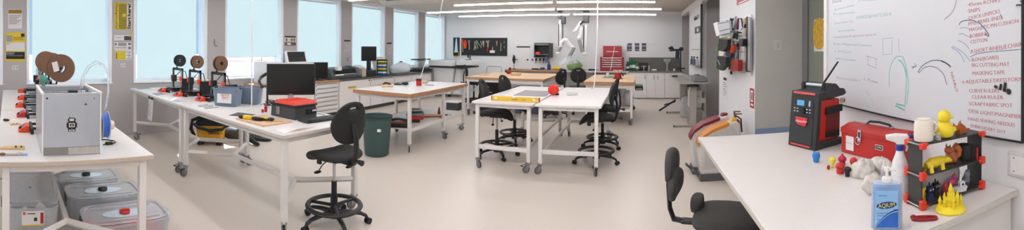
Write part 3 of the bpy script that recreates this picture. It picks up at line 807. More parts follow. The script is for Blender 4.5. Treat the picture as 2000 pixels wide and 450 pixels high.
p = at(31, 244, TZ)
one('wood_tag', MB(m_wood).box(-0.05, -0.03, 0, 0.05, 0.03, 0.012).m(m_ink).box(-0.03, -0.02, 0.0122, -0.022, 0.02, 0.0128).box(0.0, -0.02, 0.0122, 0.02, 0.02, 0.0128), 'small wooden plate with dark marks, beside the nearest open-frame printer', 'plate', p, PI / 2, bevel=0.002)

# clear storage tubs below that bench
def tub(label, x0, x1, y0, y1, h, knob, fill=None, lid_tilt=None):
    cx, cy = (x0 + x1) / 2, (y0 + y1) / 2; L, W = y1 - y0, x1 - x0
    t = thing('storage_tub', label, 'tub', (cx, cy, 0.002))
    o0, o1 = sup(W / 2 * 0.84, L / 2 * 0.88, 36, 6), sup(W / 2 * 0.97, L / 2 * 0.97, 36, 6)
    b = MB(m_cloudy)
    R = lambda o, z, k=1.0: [(x * k, y * k, z) for x, y in o]
    b.rings([R(o0, 0.0), R(o1, h - 0.03), R(o1, h - 0.028, 1.02), R(o1, h - 0.02, 1.02), R(o1, h - 0.02, 0.975), R(o0, 0.006, 0.97)])
    build('body', b, t, smooth=50)
    l = MB(m_clear)
    o2 = sup(W / 2, L / 2, 36, 5)
    l.rings([R(o2, h - 0.035, 1.01), R(o2, h - 0.012, 1.01), R(o2, h - 0.002, 0.985), R(o2, h - 0.002, 0.9), R(o2, h - 0.016, 0.87), R(o2, h - 0.016, 0.05)], cap=False)
    o = build('lid', l, t, smooth=50)
    if lid_tilt: o.rotation_euler = lid_tilt[0]; o.location = lid_tilt[1]
    for s in ((-1, 1) if not lid_tilt else ()): build('lid_rib', MB(m_cloudy).box(s * W * 0.30 - 0.006, -L * 0.36, h - 0.015, s * W * 0.30 + 0.006, L * 0.36, h - 0.005), t, bevel=0.002)
    if knob:
        build('lid_plate', MB(M('pale_blue_insert', (206, 222, 236), 0.15, nz=0.05)).prism(sup(W * 0.17, L * 0.26, 24, 2.2), h - 0.0155, h - 0.010), t)
        k = MB(knob).lathe([(0.045, h - 0.0098), (0.047, h + 0.006), (0.042, h + 0.012), (0.01, h + 0.012)], n=24); k.box(-0.008, -0.04, h + 0.0115, 0.008, 0.04, h + 0.02)
        build('knob', k, t, bevel=0.002)
    for s in (-1, 1): build('latch', MB(m_darkgrey).box(-0.05, s * (L / 2 + 0.004) - 0.007, h - 0.075, 0.05, s * (L / 2 + 0.004) + 0.007, h - 0.018), t, bevel=0.003)
    if fill:
        f = MB(fill)
        random.seed(int(abs(x0 * 100)))
        f.grid(lambda u, v: ((u - .5) * W * 0.76, (v - .5) * L * 0.80, h * (0.48 + 0.20 * math.sin(9 * u + 2) * math.cos(8 * v) + 0.06 * random.random())), 9, 12)
        build('contents', f, t)
    return t
tub('clear storage tub with a red knob on its lid and red contents', -3.38, -2.97, 0.60, 1.33, 0.265, m_red, M('red_contents', (214, 92, 92), 0.6, nz=0.3, scale=14))
tub('clear storage tub with a black lid knob, behind the red-knobbed one', -3.94, -3.52, 0.55, 1.27, 0.265, M('charcoal_knob', (42, 42, 44), 0.4), M('grey_contents', (172, 174, 178), 0.6, nz=0.4, scale=14))
tub('clear storage tub with a black lid knob, farthest back of the low row', -4.40, -3.99, 0.50, 1.18, 0.265, MATS['charcoal_knob'], MATS['grey_contents'])
td = tub('taller clear tub with a loose tilted lid and a paper label', -3.52, -3.08, -0.04, 0.415, 0.40, None, M('mixed_contents', (222, 222, 220), 0.6, nz=0.35, scale=12), ((0.0, 0.26, 0.0), (-0.09, 0, 0.10)))
lb = build('paper_label', MB(m_white).box(0.203, -0.075, 0.20, 0.207, 0.10, 0.315).m(m_orange).box(0.2072, -0.065, 0.285, 0.208, -0.045, 0.305).m(m_yellow).box(0.2072, -0.075, 0.2, 0.208, 0.10, 0.208).m(m_blackink).box(0.2072, -0.03, 0.290, 0.208, 0.03, 0.297).box(0.2072, 0.02, 0.235, 0.208, 0.045, 0.262).m(m_redpaint).box(0.2072, 0.07, 0.215, 0.208, 0.095, 0.30), td, loc=(0.006, 0, 0.045), smooth=0)
build('handle_slot', MB(m_blackink).box(0.205, -0.07, 0.345, 0.212, 0.09, 0.362), td, bevel=0.004)
tub('clear lidded tub behind the tall labelled one', -4.10, -3.66, -0.04, 0.415, 0.40, None, MATS['mixed_contents'])
bg_ = MB(M('yellow_brown_cloth', (150, 112, 40), 0.8, nz=0.5, scale=10))
bg_.ell((0, 0, 0.13), (0.22, 0.34, 0.13), 18, 10)
one('work_bag', bg_, 'slumped yellow and brown bag behind the clear tubs', 'bag', (-4.97, 0.46, 0.0), smooth=180)

# ------------------------------------------------------------------ on the computer bench
def sheet(label, corners, mat=None, name='leaflet', cat='paper', marks=None, z=TZ, th=0.0015):
    ps = [at(px, py, z) for px, py in corners]; c = sum(ps, V()) / 4
    b = MB(mat or m_paper); b.rings([[p - c for p in ps], [p - c + V((0, 0, th)) for p in ps]])
    if marks:
        b.m(marks)
        for k in range(4):
            a = ps[0].lerp(ps[3], 0.15 + k * 0.2); d = ps[1].lerp(ps[2], 0.15 + k * 0.2); a2 = ps[0].lerp(ps[3], 0.24 + k * 0.2); d2 = ps[1].lerp(ps[2], 0.24 + k * 0.2)
            e = 0.1 + 0.1 * (k % 2); up = V((0, 0, th + 0.0003))
            q = [a.lerp(d, e) - c + up, a.lerp(d, 0.9 - e) - c + up, a2.lerp(d2, 0.9 - e) - c + up, a2.lerp(d2, e) - c + up]
            b.rings([q, [x + V((0, 0, 0.0003)) for x in q]])
    return one(name, b, label, cat, c, smooth=0)
m_gr = M('faded_print', (150, 156, 166), 0.6)
sheet('grey leaflet on the bench in front of the printer nearest the window', [(272, 175), (296, 173), (284, 170), (263, 172)], m_gr)
sheet('grey leaflet in front of the middle printer', [(306, 187), (328, 184), (314, 181), (296, 183)], m_gr)
sheet('blue and white leaflet in front of the printer beside the tubs', [(338, 201), (362, 199), (346, 193), (326, 195)], M('bluewhite_print', (196, 206, 220), 0.4, nz=0.1), marks=m_gr)
sheet('grey and white magazine lying open beside the clear tubs', [(402, 216), (440, 211), (412, 202), (372, 206)], m_paper, name='magazine', cat='magazine', marks=m_darkgrey)
def partstub(label, px, py, L, W, H, rz, lab=True, fillc=(120, 118, 130)):
    p = at(px, py, TZ + 0.001)
    t = thing('parts_tub', label, 'tub', p, rz)
    R = lambda o, z, k=1.0: [(x * k, y * k, z) for x, y in o]
    o0, o1 = sup(L / 2 * 0.86, W / 2 * 0.86, 32, 7), sup(L / 2, W / 2, 32, 7)
    build('body', MB(M('tub_plastic', (0, 0, 0)) if 0 else MCLEAR('blue_grey_tub', (150, 168, 190), 0.5, 0.3)).rings([R(o0, 0), R(o1, H - 0.012), R(o1, H - 0.012, 1.06), R(o1, H, 1.06), R(o1, H, 0.97), R(o0, 0.006, 0.97)]), t, smooth=50)
    f = MB(M('tub_fill_%d' % px, fillc, 0.7, nz=0.5, scale=30)); f.prism(sup(L / 2 * 0.84, W / 2 * 0.82, 24, 6), 0.008, H * 0.72)
    build('contents', f, t)
    for s in (-1, 1): build('handle', MB(m_black).box(s * (L / 2 + 0.004) - 0.012, -W * 0.22, H - 0.012, s * (L / 2 + 0.004) + 0.014, W * 0.22, H + 0.008), t, bevel=0.003)
    if lab:
        l = MB(m_white).cb((0, -W / 2 * 0.97 - 0.002, H * 0.47), (L * 0.56, 0.002, H * 0.56), (-0.08, 0, 0))
        build('label_card', l, t, smooth=0)
        for k in range(3): text(('PRINTER', 'PARTS', '+ TOOLS')[k], 0.03, m_redpaint, 'lettering', t, frame((0.015, -W / 2 * 0.97 - 0.0045 - 0.0, H * (0.61 - 0.13 * k)), (1, 0, 0), (0, -0.08, 1)), 0.0005)
    return t
partstub('clear grey tub with a white hand-lettered label on the computer bench', 445, 206, 0.34, 0.24, 0.225, 0.62)
partstub('clear grey tub without a label, beside the lettered tub', 489, 202, 0.30, 0.22, 0.215, 0.62, False, (86, 78, 98))

p = at(568, 216, TZ)
t = thing('computer_monitor', 'black widescreen monitor on a grey stand at the computer bench', 'monitor', p, -0.62)
build('stand_base', MB(m_greymetal).prism(sup(0.10, 0.12, 28, 3), 0, 0.012), t, bevel=0.003)
build('stand_neck', MB(m_greymetal).box(-0.03, -0.035, 0.012, -0.005, 0.035, 0.26), t, bevel=0.005)
build('housing', MB(m_black).box(-0.03, -0.285, 0.18, 0.006, 0.285, 0.545).box(-0.055, -0.15, 0.25, -0.03, 0.15, 0.46), t, bevel=0.006)
build('screen', MB(m_screen).box(0.0062, -0.272, 0.20, 0.0075, 0.272, 0.533), t, smooth=0)
build('logo_badge', MB(m_greymetal).box(0.0063, -0.02, 0.186, 0.0072, 0.02, 0.193), t, smooth=0)

t = thing('toolbox', 'black plastic toolbox with a red lid tray behind the keyboard', 'toolbox', (-3.03, 2.66, TZ + 0.001))
build('body', MB(m_darkgrey).box(-0.40, 0, 0, 0, 0.31, 0.125, (0.97, 0.97)), t, bevel=0.008)
build('rim', MB(m_black).box(-0.405, -0.004, 0.1255, 0.005, 0.314, 0.145), t, bevel=0.004)
build('lid_tray', MB(M('toolbox_red', (224, 64, 44), 0.4)).box(-0.33, -0.006, 0.1455, 0.0, 0.316, 0.18, (0.9, 0.94)).box(-0.17, 0.0, 0.18, -0.15, 0.30, 0.186), t, bevel=0.008)
build('latch', MB(m_black).box(0.0, 0.16, 0.04, 0.008, 0.30, 0.10), t, bevel=0.003)
build('latch_plate', MB(m_white).box(0.0082, 0.235, 0.068, 0.010, 0.29, 0.085), t)
build('side_latch', MB(m_midgrey).box(-0.30, -0.006, 0.03, -0.24, 0.002, 0.11), t, bevel=0.003)

c = (at(600, 246, TZ) + at(578, 237, TZ) + at(660, 232, TZ) + at(640, 226, TZ)) / 4
t = thing('keyboard', 'black keyboard lying on the bench in front of the red-lidded toolbox', 'keyboard', (c.x + 0.02, c.y + 0.02, TZ + 0.001), PI / 2 - 0.12)
build('tray', MB(m_black).box(-0.225, -0.085, 0, 0.225, 0.085, 0.018), t, bevel=0.006)
k = MB(M('key_grey', (44, 44, 47), 0.5))
for r in range(5):
    for q in range(15): k.box(-0.215 + q * 0.0285, -0.062 + r * 0.027, 0.0181, -0.215 + q * 0.0285 + 0.0245, -0.062 + r * 0.027 + 0.023, 0.0245, (0.85, 0.85))
build('keys', k, t)
build('palm_rest', MB(M('glossy_black', (16, 16, 17), 0.15)).box(-0.22, -0.084, 0.0181, 0.22, -0.068, 0.02), t)
one('keyboard_cable', MB(m_black).tube([(c.x - 0.05, c.y + 0.2, TZ + 0.01), (c.x - 0.1, c.y + 0.22, TZ + 0.006), (c.x - 0.2, c.y + 0.26, TZ + 0.006), (c.x - 0.35, c.y + 0.25, TZ + 0.006), (c.x - 0.5, c.y + 0.24, TZ + 0.006)], 0.003, 6), 'thin black keyboard cable trailing behind the toolbox', 'cable')

one('cutting_board', MB(m_board).rings([[at(*q, TZ + 0.001) for q in ((460, 233), (515, 248), (571, 240), (510, 227))], [at(*q, TZ + 0.001) + V((0, 0, 0.012)) for q in ((460, 233), (515, 248), (571, 240), (510, 227))]]).m(m_darkgrey).cb(tuple(at(545, 237.5, TZ + 0.0136)), (0.09, 0.012, 0.001), (0, 0, 0.9)), 'thin chipboard panel lying on the bench corner under the yellow clamp', 'board', smooth=0)
sheet('dark grey cutting mat on the bench behind the chipboard panel', [(446, 226), (482, 229), (500, 224), (465, 220)], m_darkgrey, name='cutting_mat', cat='mat')
p = at(496, 234, TZ + 0.0135)
t = thing('bar_clamp', 'yellow and black quick-grip clamp lying on the chipboard panel', 'clamp', p, 0.42)
build('bar', MB(m_black).box(-0.12, -0.008, 0.012, 0.21, 0.008, 0.020), t, bevel=0.002)
build('fixed_jaw', MB(m_yellow).prism([(-0.12, -0.025), (-0.06, -0.03), (-0.02, -0.012), (-0.02, 0.015), (-0.07, 0.03), (-0.125, 0.02)], 0.001, 0.035), t, bevel=0.006)
build('pad', MB(m_black).ell((-0.15, -0.005, 0.018), (0.03, 0.026, 0.017)), t)
build('grip', MB(m_black).tube([(0.0, -0.03, 0.02), (0.03, -0.035, 0.02), (0.08, -0.03, 0.02), (0.12, -0.02, 0.02)], [0.014, 0.02, 0.019, 0.014], 10), t)
build('sliding_jaw', MB(m_yellow).prism([(0.06, 0.01), (0.15, 0.008), (0.16, 0.03), (0.08, 0.04)], 0.001, 0.033), t, bevel=0.006)
build('trigger', MB(m_black).ell((0.19, 0.01, 0.02), (0.035, 0.024, 0.018)), t)
sheet('white sheet of paper at the bench corner nearest the chair', [(535, 254), (556, 262), (578, 255), (556, 249)], m_paper)
sheet('brown-grey sticker sheet beside the white paper', [(562, 259), (590, 255), (612, 249), (584, 252)], M('sticker_sheet', (196, 172, 160), 0.6), marks=m_ink)
p = at(519, 219, TZ)
t = thing('glue_bottle', 'small red and purple bottle by the cable bundle', 'bottle', p)
build('body', MB(m_redpaint).lathe([(0.016, 0), (0.018, 0.05), (0.016, 0.06), (0.008, 0.065)], n=14), t); build('cap', MB(M('magenta_cap', (190, 50, 90), 0.4)).cyl((0, 0, 0.065), (0, 0, 0.095), 0.011), t)
p = at(513, 220, TZ)
one('tape_piece', MB(m_red).lathe([(0.014, 0), (0.016, 0.03), (0.012, 0.036)], n=14), 'short red plastic pot beside the purple-capped bottle', 'pot', p)
cb_ = MB(m_black)
random.seed(3)
base = at(540, 212, TZ)
for k in range(7):
    q = [base + V((random.uniform(-.25, .12), random.uniform(-.14, .10), 0.012 + random.random() * 0.03)) for _ in range(4)]
    q2 = []
    for i in range(13):
        u = i / 12 * 3; a = int(min(u, 2)); f_ = u - a
        q2.append(q[a].lerp(q[a + 1], f_ * f_ * (3 - 2 * f_)) + V((0, 0, 0.05 * math.sin(PI * i / 12))))
    cb_.tube(q2, 0.004, 5)
one('cable_tangle', cb_, 'tangle of black cables behind the monitor stand', 'cable')
p = at(542, 205, TZ)
one('sponge', MB(m_yellow).box(-0.05, -0.03, 0, 0.05, 0.03, 0.05), 'yellow block among the cables behind the monitor', 'block', p, 0.5, bevel=0.01)
# paper hanging off the bench edge
e = at(304, 190, 0.87)
t = thing('hanging_notice', 'white instruction sheet hanging from the printer bench edge', 'notice', (e.x, 2.118, 0.885))
nb = MB(m_paper).grid(lambda u, v: ((u - .5) * 0.20, -0.004 - 0.02 * v * v, -0.36 * v), 2, 6)
build('sheet', nb, t, solid=0.001)
build('header', MB(m_blackink).box(-0.10, -0.0065, -0.045, 0.10, -0.0045, -0.005).m(m_white).box(-0.02, -0.0075, -0.03, 0.01, -0.0066, -0.015), t, smooth=0)
hl = MB(m_ink)
for k in range(9): hl.box(-0.085, -0.0115 - 0.0011 * k, -0.075 - k * 0.027, 0.075 - (k % 3) * 0.02, -0.0095 - 0.0011 * k, -0.070 - k * 0.027)
build('print', hl, t, smooth=0)

# shop vacuum on the floor beyond the bench
f0 = at(412, 279, 0)
t = thing('shop_vacuum', 'yellow and black workshop vacuum on the floor behind the white bench', 'vacuum', f0, 0.95)
m_vy = M('vacuum_yellow', (228, 168, 40), 0.4, nz=0.06)
R = lambda o, z, k=1.0: [(x * k, y * k, z) for x, y in o]
o_ = sup(0.25, 0.19, 32, 4)
build('tank', MB(m_vy).rings([R(o_, 0.05, 0.86), R(o_, 0.07, 0.9), R(o_, 0.30, 1.0), R(o_, 0.32, 1.0)]), t, smooth=50)
build('motor_head', MB(m_black).rings([R(o_, 0.321, 1.03), R(o_, 0.36, 1.03), R(o_, 0.40, 0.9), R(o_, 0.44, 0.6)]), t, smooth=50)
build('handle_band', MB(m_black).tube([(-0.27, -0.2, 0.36), (-0.20, -0.215, 0.30), (0.0, -0.225, 0.25), (0.2, -0.215, 0.27), (0.27, -0.2, 0.33)], 0.026, 8), t)
build('hose', MB(m_black).tube([(-0.28, -0.05, 0.12), (-0.33, -0.1, 0.25), (-0.30, -0.14, 0.40), (-0.15, -0.12, 0.46), (0.05, -0.05, 0.46)], 0.03, 10), t, smooth=50)
for x, y in ((-0.16, -0.14), (0.16, -0.14), (-0.16, 0.14), (0.16, 0.14)):
    build('caster_cup', MB(m_black).cyl((x, y, 0.0), (x, y, 0.075), 0.055, 0.05, n=14), t)
text('DEWALT', 0.058, m_blackink, 'lettering', t, frame((0.09, -0.192, 0.20), (1, 0, 0), (0, -0.09, 1)), 0.004)
f1 = at(462, 275, 0)
t = thing('vacuum_attachment', 'grey and black floor sweeper lying beside the yellow vacuum', 'cleaner', f1, 0.3)
build('body', MB(m_darkgrey).ell((0, 0, 0.12), (0.30, 0.18, 0.12), 18, 10), t, smooth=180)
build('tube', MB(m_black).torus((-0.1, -0.02, 0.2), 0.14, 0.03, (0.6, 0, 0), 24, 8), t)
build('nozzle', MB(m_black).tube([(0.2, 0, 0.1), (0.4, -0.05, 0.06), (0.55, -0.1, 0.035)], [0.05, 0.045, 0.03], 10), t)
f2 = at(506, 272, 0)
t = thing('mop_head', 'black flat nozzle on the floor under the far side of the bench', 'cleaner', f2, 0.2)
build('plate', MB(m_black).prism(sup(0.26, 0.13, 24, 2.6), 0.0, 0.05), t, bevel=0.01); build('swivel', MB(m_midgrey).tube([(0, 0, 0.05), (-0.1, 0.05, 0.12)], 0.03, 8), t)
# gooseneck and hanging cords
o = thing('gooseneck_hose', 'black flexible hose curving up behind the tubs', 'hose', at(522, 206, TZ))
a = at(522, 206, TZ); pts = [a, a + V((0, 0, 0.24)), away(511, 168, 5.1), away(506, 159, 5.15), away(510, 151, 5.3), away(519, 145, 5.3), away(528, 143, 5.3)]
build('hose', MB(m_black).tube([q - a for q in pts], [0.014, 0.014, 0.016, 0.018, 0.02, 0.022, 0.02], 8), o); build('foot', MB(m_black).cyl((0, 0, 0), (0, 0, 0.015), 0.045), o)
def hangcord(label, pts, mat, r=0.006):
    return one('hanging_cable', MB(mat).tube(pts, r, 6), label, 'cord')
q = away(491, 216, 4.6)
hangcord('pale power cord hanging from the ceiling down to the computer bench', [(q.x, q.y, ZC), (q.x, q.y, 2.0), (q.x + 0.005, q.y, 1.3), (q.x - 0.01, q.y + 0.01, TZ + 0.03), (q.x - 0.04, q.y - 0.03, TZ + 0.008)], m_white, 0.007)
# ------------------------------------------------------------------ run of cabinets under the windows
XC, CZ = -6.45, 0.86
m_cab = M('white_cabinet', (228, 224, 222), 0.4, nz=0.02)
m_dtop = M('dark_worktop', (84, 80, 78), 0.4, nz=0.2, scale=60)
def cabinet(label, y0, y1, layout, tagcol=None):
    """layout: list of (kind, y fraction 0..1 from, to, z from, to)"""
    t = thing('base_cabinet', label, 'cabinet', (XC, y0, 0)); W = y1 - y0
    b = MB(m_cab); b.box(-0.55, 0.001, 0.09, -0.021, W - 0.001, CZ - 0.042); b.m(m_darkgrey).box(-0.52, 0.01, 0.0, -0.06, W - 0.01, 0.089)
    build('carcass', b, t, smooth=0)
    for kind, a, c, z0, z1 in layout:
        f = build(kind, MB(m_cab).box(-0.020, a * W + 0.006, z0, 0.0, c * W - 0.006, z1), t, bevel=0.003)
        w = (c - a) * W
        if kind == 'drawer':
            build('handle', MB(m_greymetal).box(0.0005, a * W + 0.05, z1 - 0.022, 0.016, c * W - 0.05, z1 - 0.010).m(m_blackink).box(0.0005, a * W + 0.05, z1 - 0.030, 0.008, c * W - 0.05, z1 - 0.0225), f)
            build('lock', MB(m_blackink).cyl((0.0005, a * W + 0.03, z1 - 0.05), (0.004, a * W + 0.03, z1 - 0.05), 0.014, n=10), f)
        else:
            build('lock', MB(m_blackink).cyl((0.0005, c * W - 0.05, z1 - 0.04), (0.006, c * W - 0.05, z1 - 0.04), 0.018, n=10), f)
    if tagcol: build('sticker', MB(tagcol).box(0.0005, W * 0.25, 0.60, 0.002, W * 0.52, 0.67).m(m_ink).box(0.0022, W * 0.27, 0.63, 0.003, W * 0.5, 0.645), t, smooth=0)
    return t
def drw(n, z0=0.10, z1=0.81, a=0, c=1): return [('drawer', a, c, z0 + (z1 - z0) * i / n, z0 + (z1 - z0) * (i + 1) / n - 0.006) for i in range(n)]
cabinet('white base cabinet with doors, under the wooden worktop behind the monitor', 4.75, 6.24, [('door', 0, .5, .10, .81), ('door', .5, 1, .10, .81)])
cabinet('white seven-drawer cabinet under the wooden worktop', 6.27, 7.05, drw(7))
m_ystk = M('yellow_sticker', (224, 200, 90), 0.6)
cabinet('white cabinet with one plain door and a yellow sticker, beside the seven drawers', 7.08, 8.28, [('door', 0, 1, .10, .81)], m_ystk)
cabinet('white cabinet with one wide top drawer over two doors', 8.30, 9.38, drw(1, .62, .81) + [('door', 0, .5, .10, .61), ('door', .5, 1, .10, .61)])
cabinet('white four-drawer cabinet under the dark worktop', 9.40, 10.28, drw(4))
cabinet('white cabinet of the dark worktop nearest the big white machine', 10.30, 11.55, drw(1, .62, .81, 0, .62) + drw(3, .10, .81, .62, 1) + [('door', 0, .62, .10, .61)])
one('worktop', MB(m_woodedge).box(-7.0, 4.72, CZ - 0.04, XC + 0.02, 7.06, CZ), 'wooden worktop on the window-side cabinets, behind the monitor', 'worktop', bevel=0.004)
one('worktop', MB(m_dtop).box(-7.0, 7.07, CZ - 0.04, XC + 0.02, 11.58, CZ), 'long dark worktop on the window-side cabinets', 'worktop', bevel=0.004)

def wz(px, X=-6.72): return onX(px, 150, X).y     # y on the worktop at a sight line
# boxes behind the monitor
y = wz(520); t = thing('desktop_cutter', 'white boxy machine on the wooden worktop with a blue side window', 'machine', (-6.72, y, CZ + 0.001), 0.0)
build('housing', MB(m_white).box(-0.24, -0.16, 0, 0.24, 0.22, 0.46), t, bevel=0.012)
build('door', MB(m_white).box(0.241, -0.14, 0.05, 0.255, 0.10, 0.42), t, bevel=0.008)
build('window', MB(M('blue_window', (110, 150, 190), 0.15)).box(0.242, 0.12, 0.08, 0.25, 0.19, 0.36), t, bevel=0.003)
build('vent', MB(m_darkgrey).box(0.256, -0.10, 0.10, 0.258, 0.04, 0.12), t)
y = wz(562); t = thing('desktop_machine', 'low white machine with a dark tilted screen on top', 'machine', (-6.72, y, CZ + 0.001))
build('housing', MB(m_white).box(-0.24, -0.22, 0, 0.22, 0.60, 0.42), t, bevel=0.012)
build('screen_frame', MB(m_white).prism([(-0.06, 0.421), (0.02, 0.421), (-0.06, 0.68), (-0.09, 0.68)], -0.02, 0.58, 'xz'), t, bevel=0.004)
build('screen', MB(m_screen).prism([(0.0145, 0.445), (0.0165, 0.445), (-0.0545, 0.667), (-0.0565, 0.667)], 0.02, 0.54, 'xz'), t, smooth=0)
y = wz(622); t = thing('computer_monitor', 'second dark monitor half hidden behind the big monitor, on the wooden worktop', 'monitor', (-6.66, y - 0.1, CZ + 0.001), -0.5)
build('stand', MB(m_black).box(-0.09, -0.12, 0, 0.09, 0.12, 0.012).box(-0.03, -0.03, 0.012, 0.0, 0.03, 0.12), t)
build('housing', MB(m_black).box(-0.03, -0.26, 0.06, 0.01, 0.26, 0.42), t, bevel=0.006); build('screen', MB(m_screen).box(0.0102, -0.245, 0.08, 0.0115, 0.245, 0.405), t, smooth=0)
one('computer_mouse', MB(m_black).ell((0, 0, 0.015), (0.032, 0.055, 0.018)), 'black computer mouse beside the flatbed plotter', 'mouse', (-6.5, wz(643, -6.5), CZ + 0.001))

ya, yb = wz(640, -6.6), wz(700, -6.6)
t = thing('wide_format_plotter', 'wide dark grey plotter on the dark worktop', 'plotter', (-6.74, (ya + yb) / 2, CZ + 0.001)); L = yb - ya - 0.04
m_plot = M('plotter_grey', (72, 82, 88), 0.4, nz=0.06)
b = MB(m_plot); prof = [(-0.2, 0), (0.22, 0), (0.24, 0.06), (0.20, 0.11), (0.04, 0.12), (0.04, 0.20), (-0.12, 0.27), (-0.2, 0.27)]
b.prism(prof, -L / 2 + 0.12, L / 2 - 0.12, 'xz'); build('body', b, t, bevel=0.006)
for s in (-1, 1):
    e = MB(m_plot); e.prism([(-0.21, 0), (0.25, 0), (0.26, 0.07), (0.16, 0.25), (-0.08, 0.29), (-0.21, 0.29)], s * (L / 2 - 0.06) - 0.059, s * (L / 2 - 0.06) + 0.059, 'xz'); build('end_cap', e, t, bevel=0.012)
build('cover', MB(M('smoky_cover', (26, 28, 30), 0.12)).prism([(0.05, 0.122), (0.195, 0.118), (0.10, 0.225), (0.05, 0.225)], -L / 2 + 0.13, L / 2 - 0.13, 'xz'), t)
build('media_roll', MB(m_paper).cyl((0.24, -L / 2 + 0.15, 0.10), (0.24, -L / 2 + 0.42, 0.10), 0.02), t)
build('rail', MB(m_paper).box(0.205, -L / 2 + 0.3, 0.108, 0.225, L / 2 - 0.14, 0.116), t)
build('carriage', MB(m_white).box(0.08, -L / 2 + 0.28, 0.205, 0.20, -L / 2 + 0.42, 0.30), t, bevel=0.006)
y = wz(712, -6.62) + 0.14; t = thing('desktop_scanner', 'beige and black scanner on the dark worktop under the small monitor', 'scanner', (-6.70, y, CZ + 0.001))
build('body', MB(m_black).box(-0.16, -0.16, 0.001, 0.16, 0.28, 0.16), t, bevel=0.01); build('side', MB(m_beige).box(-0.16, -0.33, 0.001, 0.16, -0.165, 0.22), t, bevel=0.012); build('lid', MB(m_white).prism([(-0.16, 0.225), (0.10, 0.225), (-0.10, 0.30), (-0.16, 0.30)], -0.33, -0.1, 'xz'), t, bevel=0.006)
y = wz(716, -6.72) + 0.2; t = thing('computer_monitor', 'small black monitor on a stand, standing clear against the window blind', 'monitor', (-6.8, y, CZ + 0.18), -0.62)
build('housing', MB(m_black).box(-0.035, -0.215, 0.22, 0.01, 0.215, 0.62), t, bevel=0.006); build('screen', MB(m_screen).box(0.0102, -0.20, 0.24, 0.0115, 0.20, 0.60), t, smooth=0)
build('stand', MB(m_black).box(-0.04, -0.06, -0.005, 0.0, 0.06, 0.30).box(-0.10, -0.10, -0.016, 0.08, 0.10, -0.004), t, bevel=0.004)
t = thing('drive_bay_rack', 'narrow black rack of small multicoloured drawers beside the small monitor', 'rack', (-6.585, wz(744.5, -6.6), CZ + 0.001), 0)
build('frame', MB(m_black).box(-0.10, 0.07, 0, 0.12, 0.10, 0.42).box(-0.10, -0.10, 0, -0.08, 0.07, 0.42).box(-0.10, -0.10, 0.42, 0.12, 0.10, 0.44), t)
for k in range(8): build('tray', MB([m_blue, m_white, m_green, m_yellow][k % 4]).box(-0.07, -0.095, 0.01 + k * 0.05, 0.12, 0.066, 0.052 + k * 0.05), t, bevel=0.004)
y = wz(750); t = one('foam_board', MB(M('foam_white', (226, 220, 220), 0.7)).rings([[(0, -0.30, 0), (0.0, 0.36, 0), (-0.10, 0.36, 0.30), (-0.14, 0.22, 0.50), (-0.15, -0.34, 0.50)], [(0.02, -0.30, 0), (0.02, 0.36, 0), (-0.08, 0.36, 0.30), (-0.12, 0.22, 0.50), (-0.13, -0.34, 0.50)]]), 'white foam board leaning against the pillar on the dark worktop', 'board', (-6.80, y, CZ + 0.001), smooth=0)
one('folded_keyboard', MB(m_darkgrey).box(-0.08, -0.22, 0, 0.08, 0.22, 0.02), 'thin dark keyboard at the worktop edge before the foam board', 'keyboard', (-6.55, wz(763, -6.54), CZ + 0.001), bevel=0.004)
b = MB(MCLEAR('plastic_film', (236, 242, 248), 0.55, 0.25))
random.seed(5)
def blob(mb, c, r, jit, n=18, m=10, sd=1):
    rnd = random.Random(sd); ph = [rnd.uniform(0, 6.28) for _ in range(8)]
    rs = []
    for i in range(m + 1):
        a = PI * (0.03 + 0.94 * i / m) - PI / 2; row = []
        for j in range(n):
            t_ = 2 * PI * j / n
            k = 1 + jit * (math.sin(3 * t_ + ph[0] + 2 * a) * .5 + math.sin(5 * t_ + ph[1] - 3 * a) * .35 + math.sin(4 * a + ph[2] + 2 * t_) * .4 + math.sin(7 * t_ + 6 * a + ph[3]) * .3)
            row.append((c[0] + r[0] * k * math.cos(a) * math.cos(t_), c[1] + r[1] * k * math.cos(a) * math.sin(t_), max(c[2] - r[2] * 0.72, c[2] + r[2] * k * math.sin(a))))
        rs.append(row)
    mb.rings(rs)
blob(b, (0, 0, 0.13), (0.16, 0.52, 0.18), 0.12, 26, 12, 4)
one('plastic_bag', b, 'crumpled clear plastic bag on the dark worktop', 'bag', (-6.68, wz(783, -6.68), CZ + 0.001), smooth=60)
one('bottle_top', MB(m_blackink).cyl((0, 0, 0), (0, 0, 0.03), 0.05, n=16), 'small black cap on top of the clear plastic bag', 'cap', (-6.72, wz(783, -6.72), CZ + 0.325))
y = wz(822, -6.7); t = thing('inspection_stand', 'black stand with a flat top plate at the end of the dark worktop', 'stand', (-6.7, y, CZ + 0.001), 0)
build('base', MB(m_black).box(-0.2, -0.42, 0, 0.2, 0.42, 0.06), t, bevel=0.01); build('base_top', MB(m_darkgrey).box(-0.15, -0.30, 0.0605, 0.15, 0.34, 0.10), t, bevel=0.01)
for yy in (-0.15, 0.18): build('column', MB(m_chrome).cyl((0, yy, 0.10), (0, yy, 0.37), 0.014), t)
build('top_plate', MB(m_black).box(-0.15, -0.40, 0.37, 0.15, 0.40, 0.405), t, bevel=0.006); build('camera_head', MB(m_white).box(-0.05, -0.2, 0.31, 0.05, 0.22, 0.345), t, bevel=0.006)

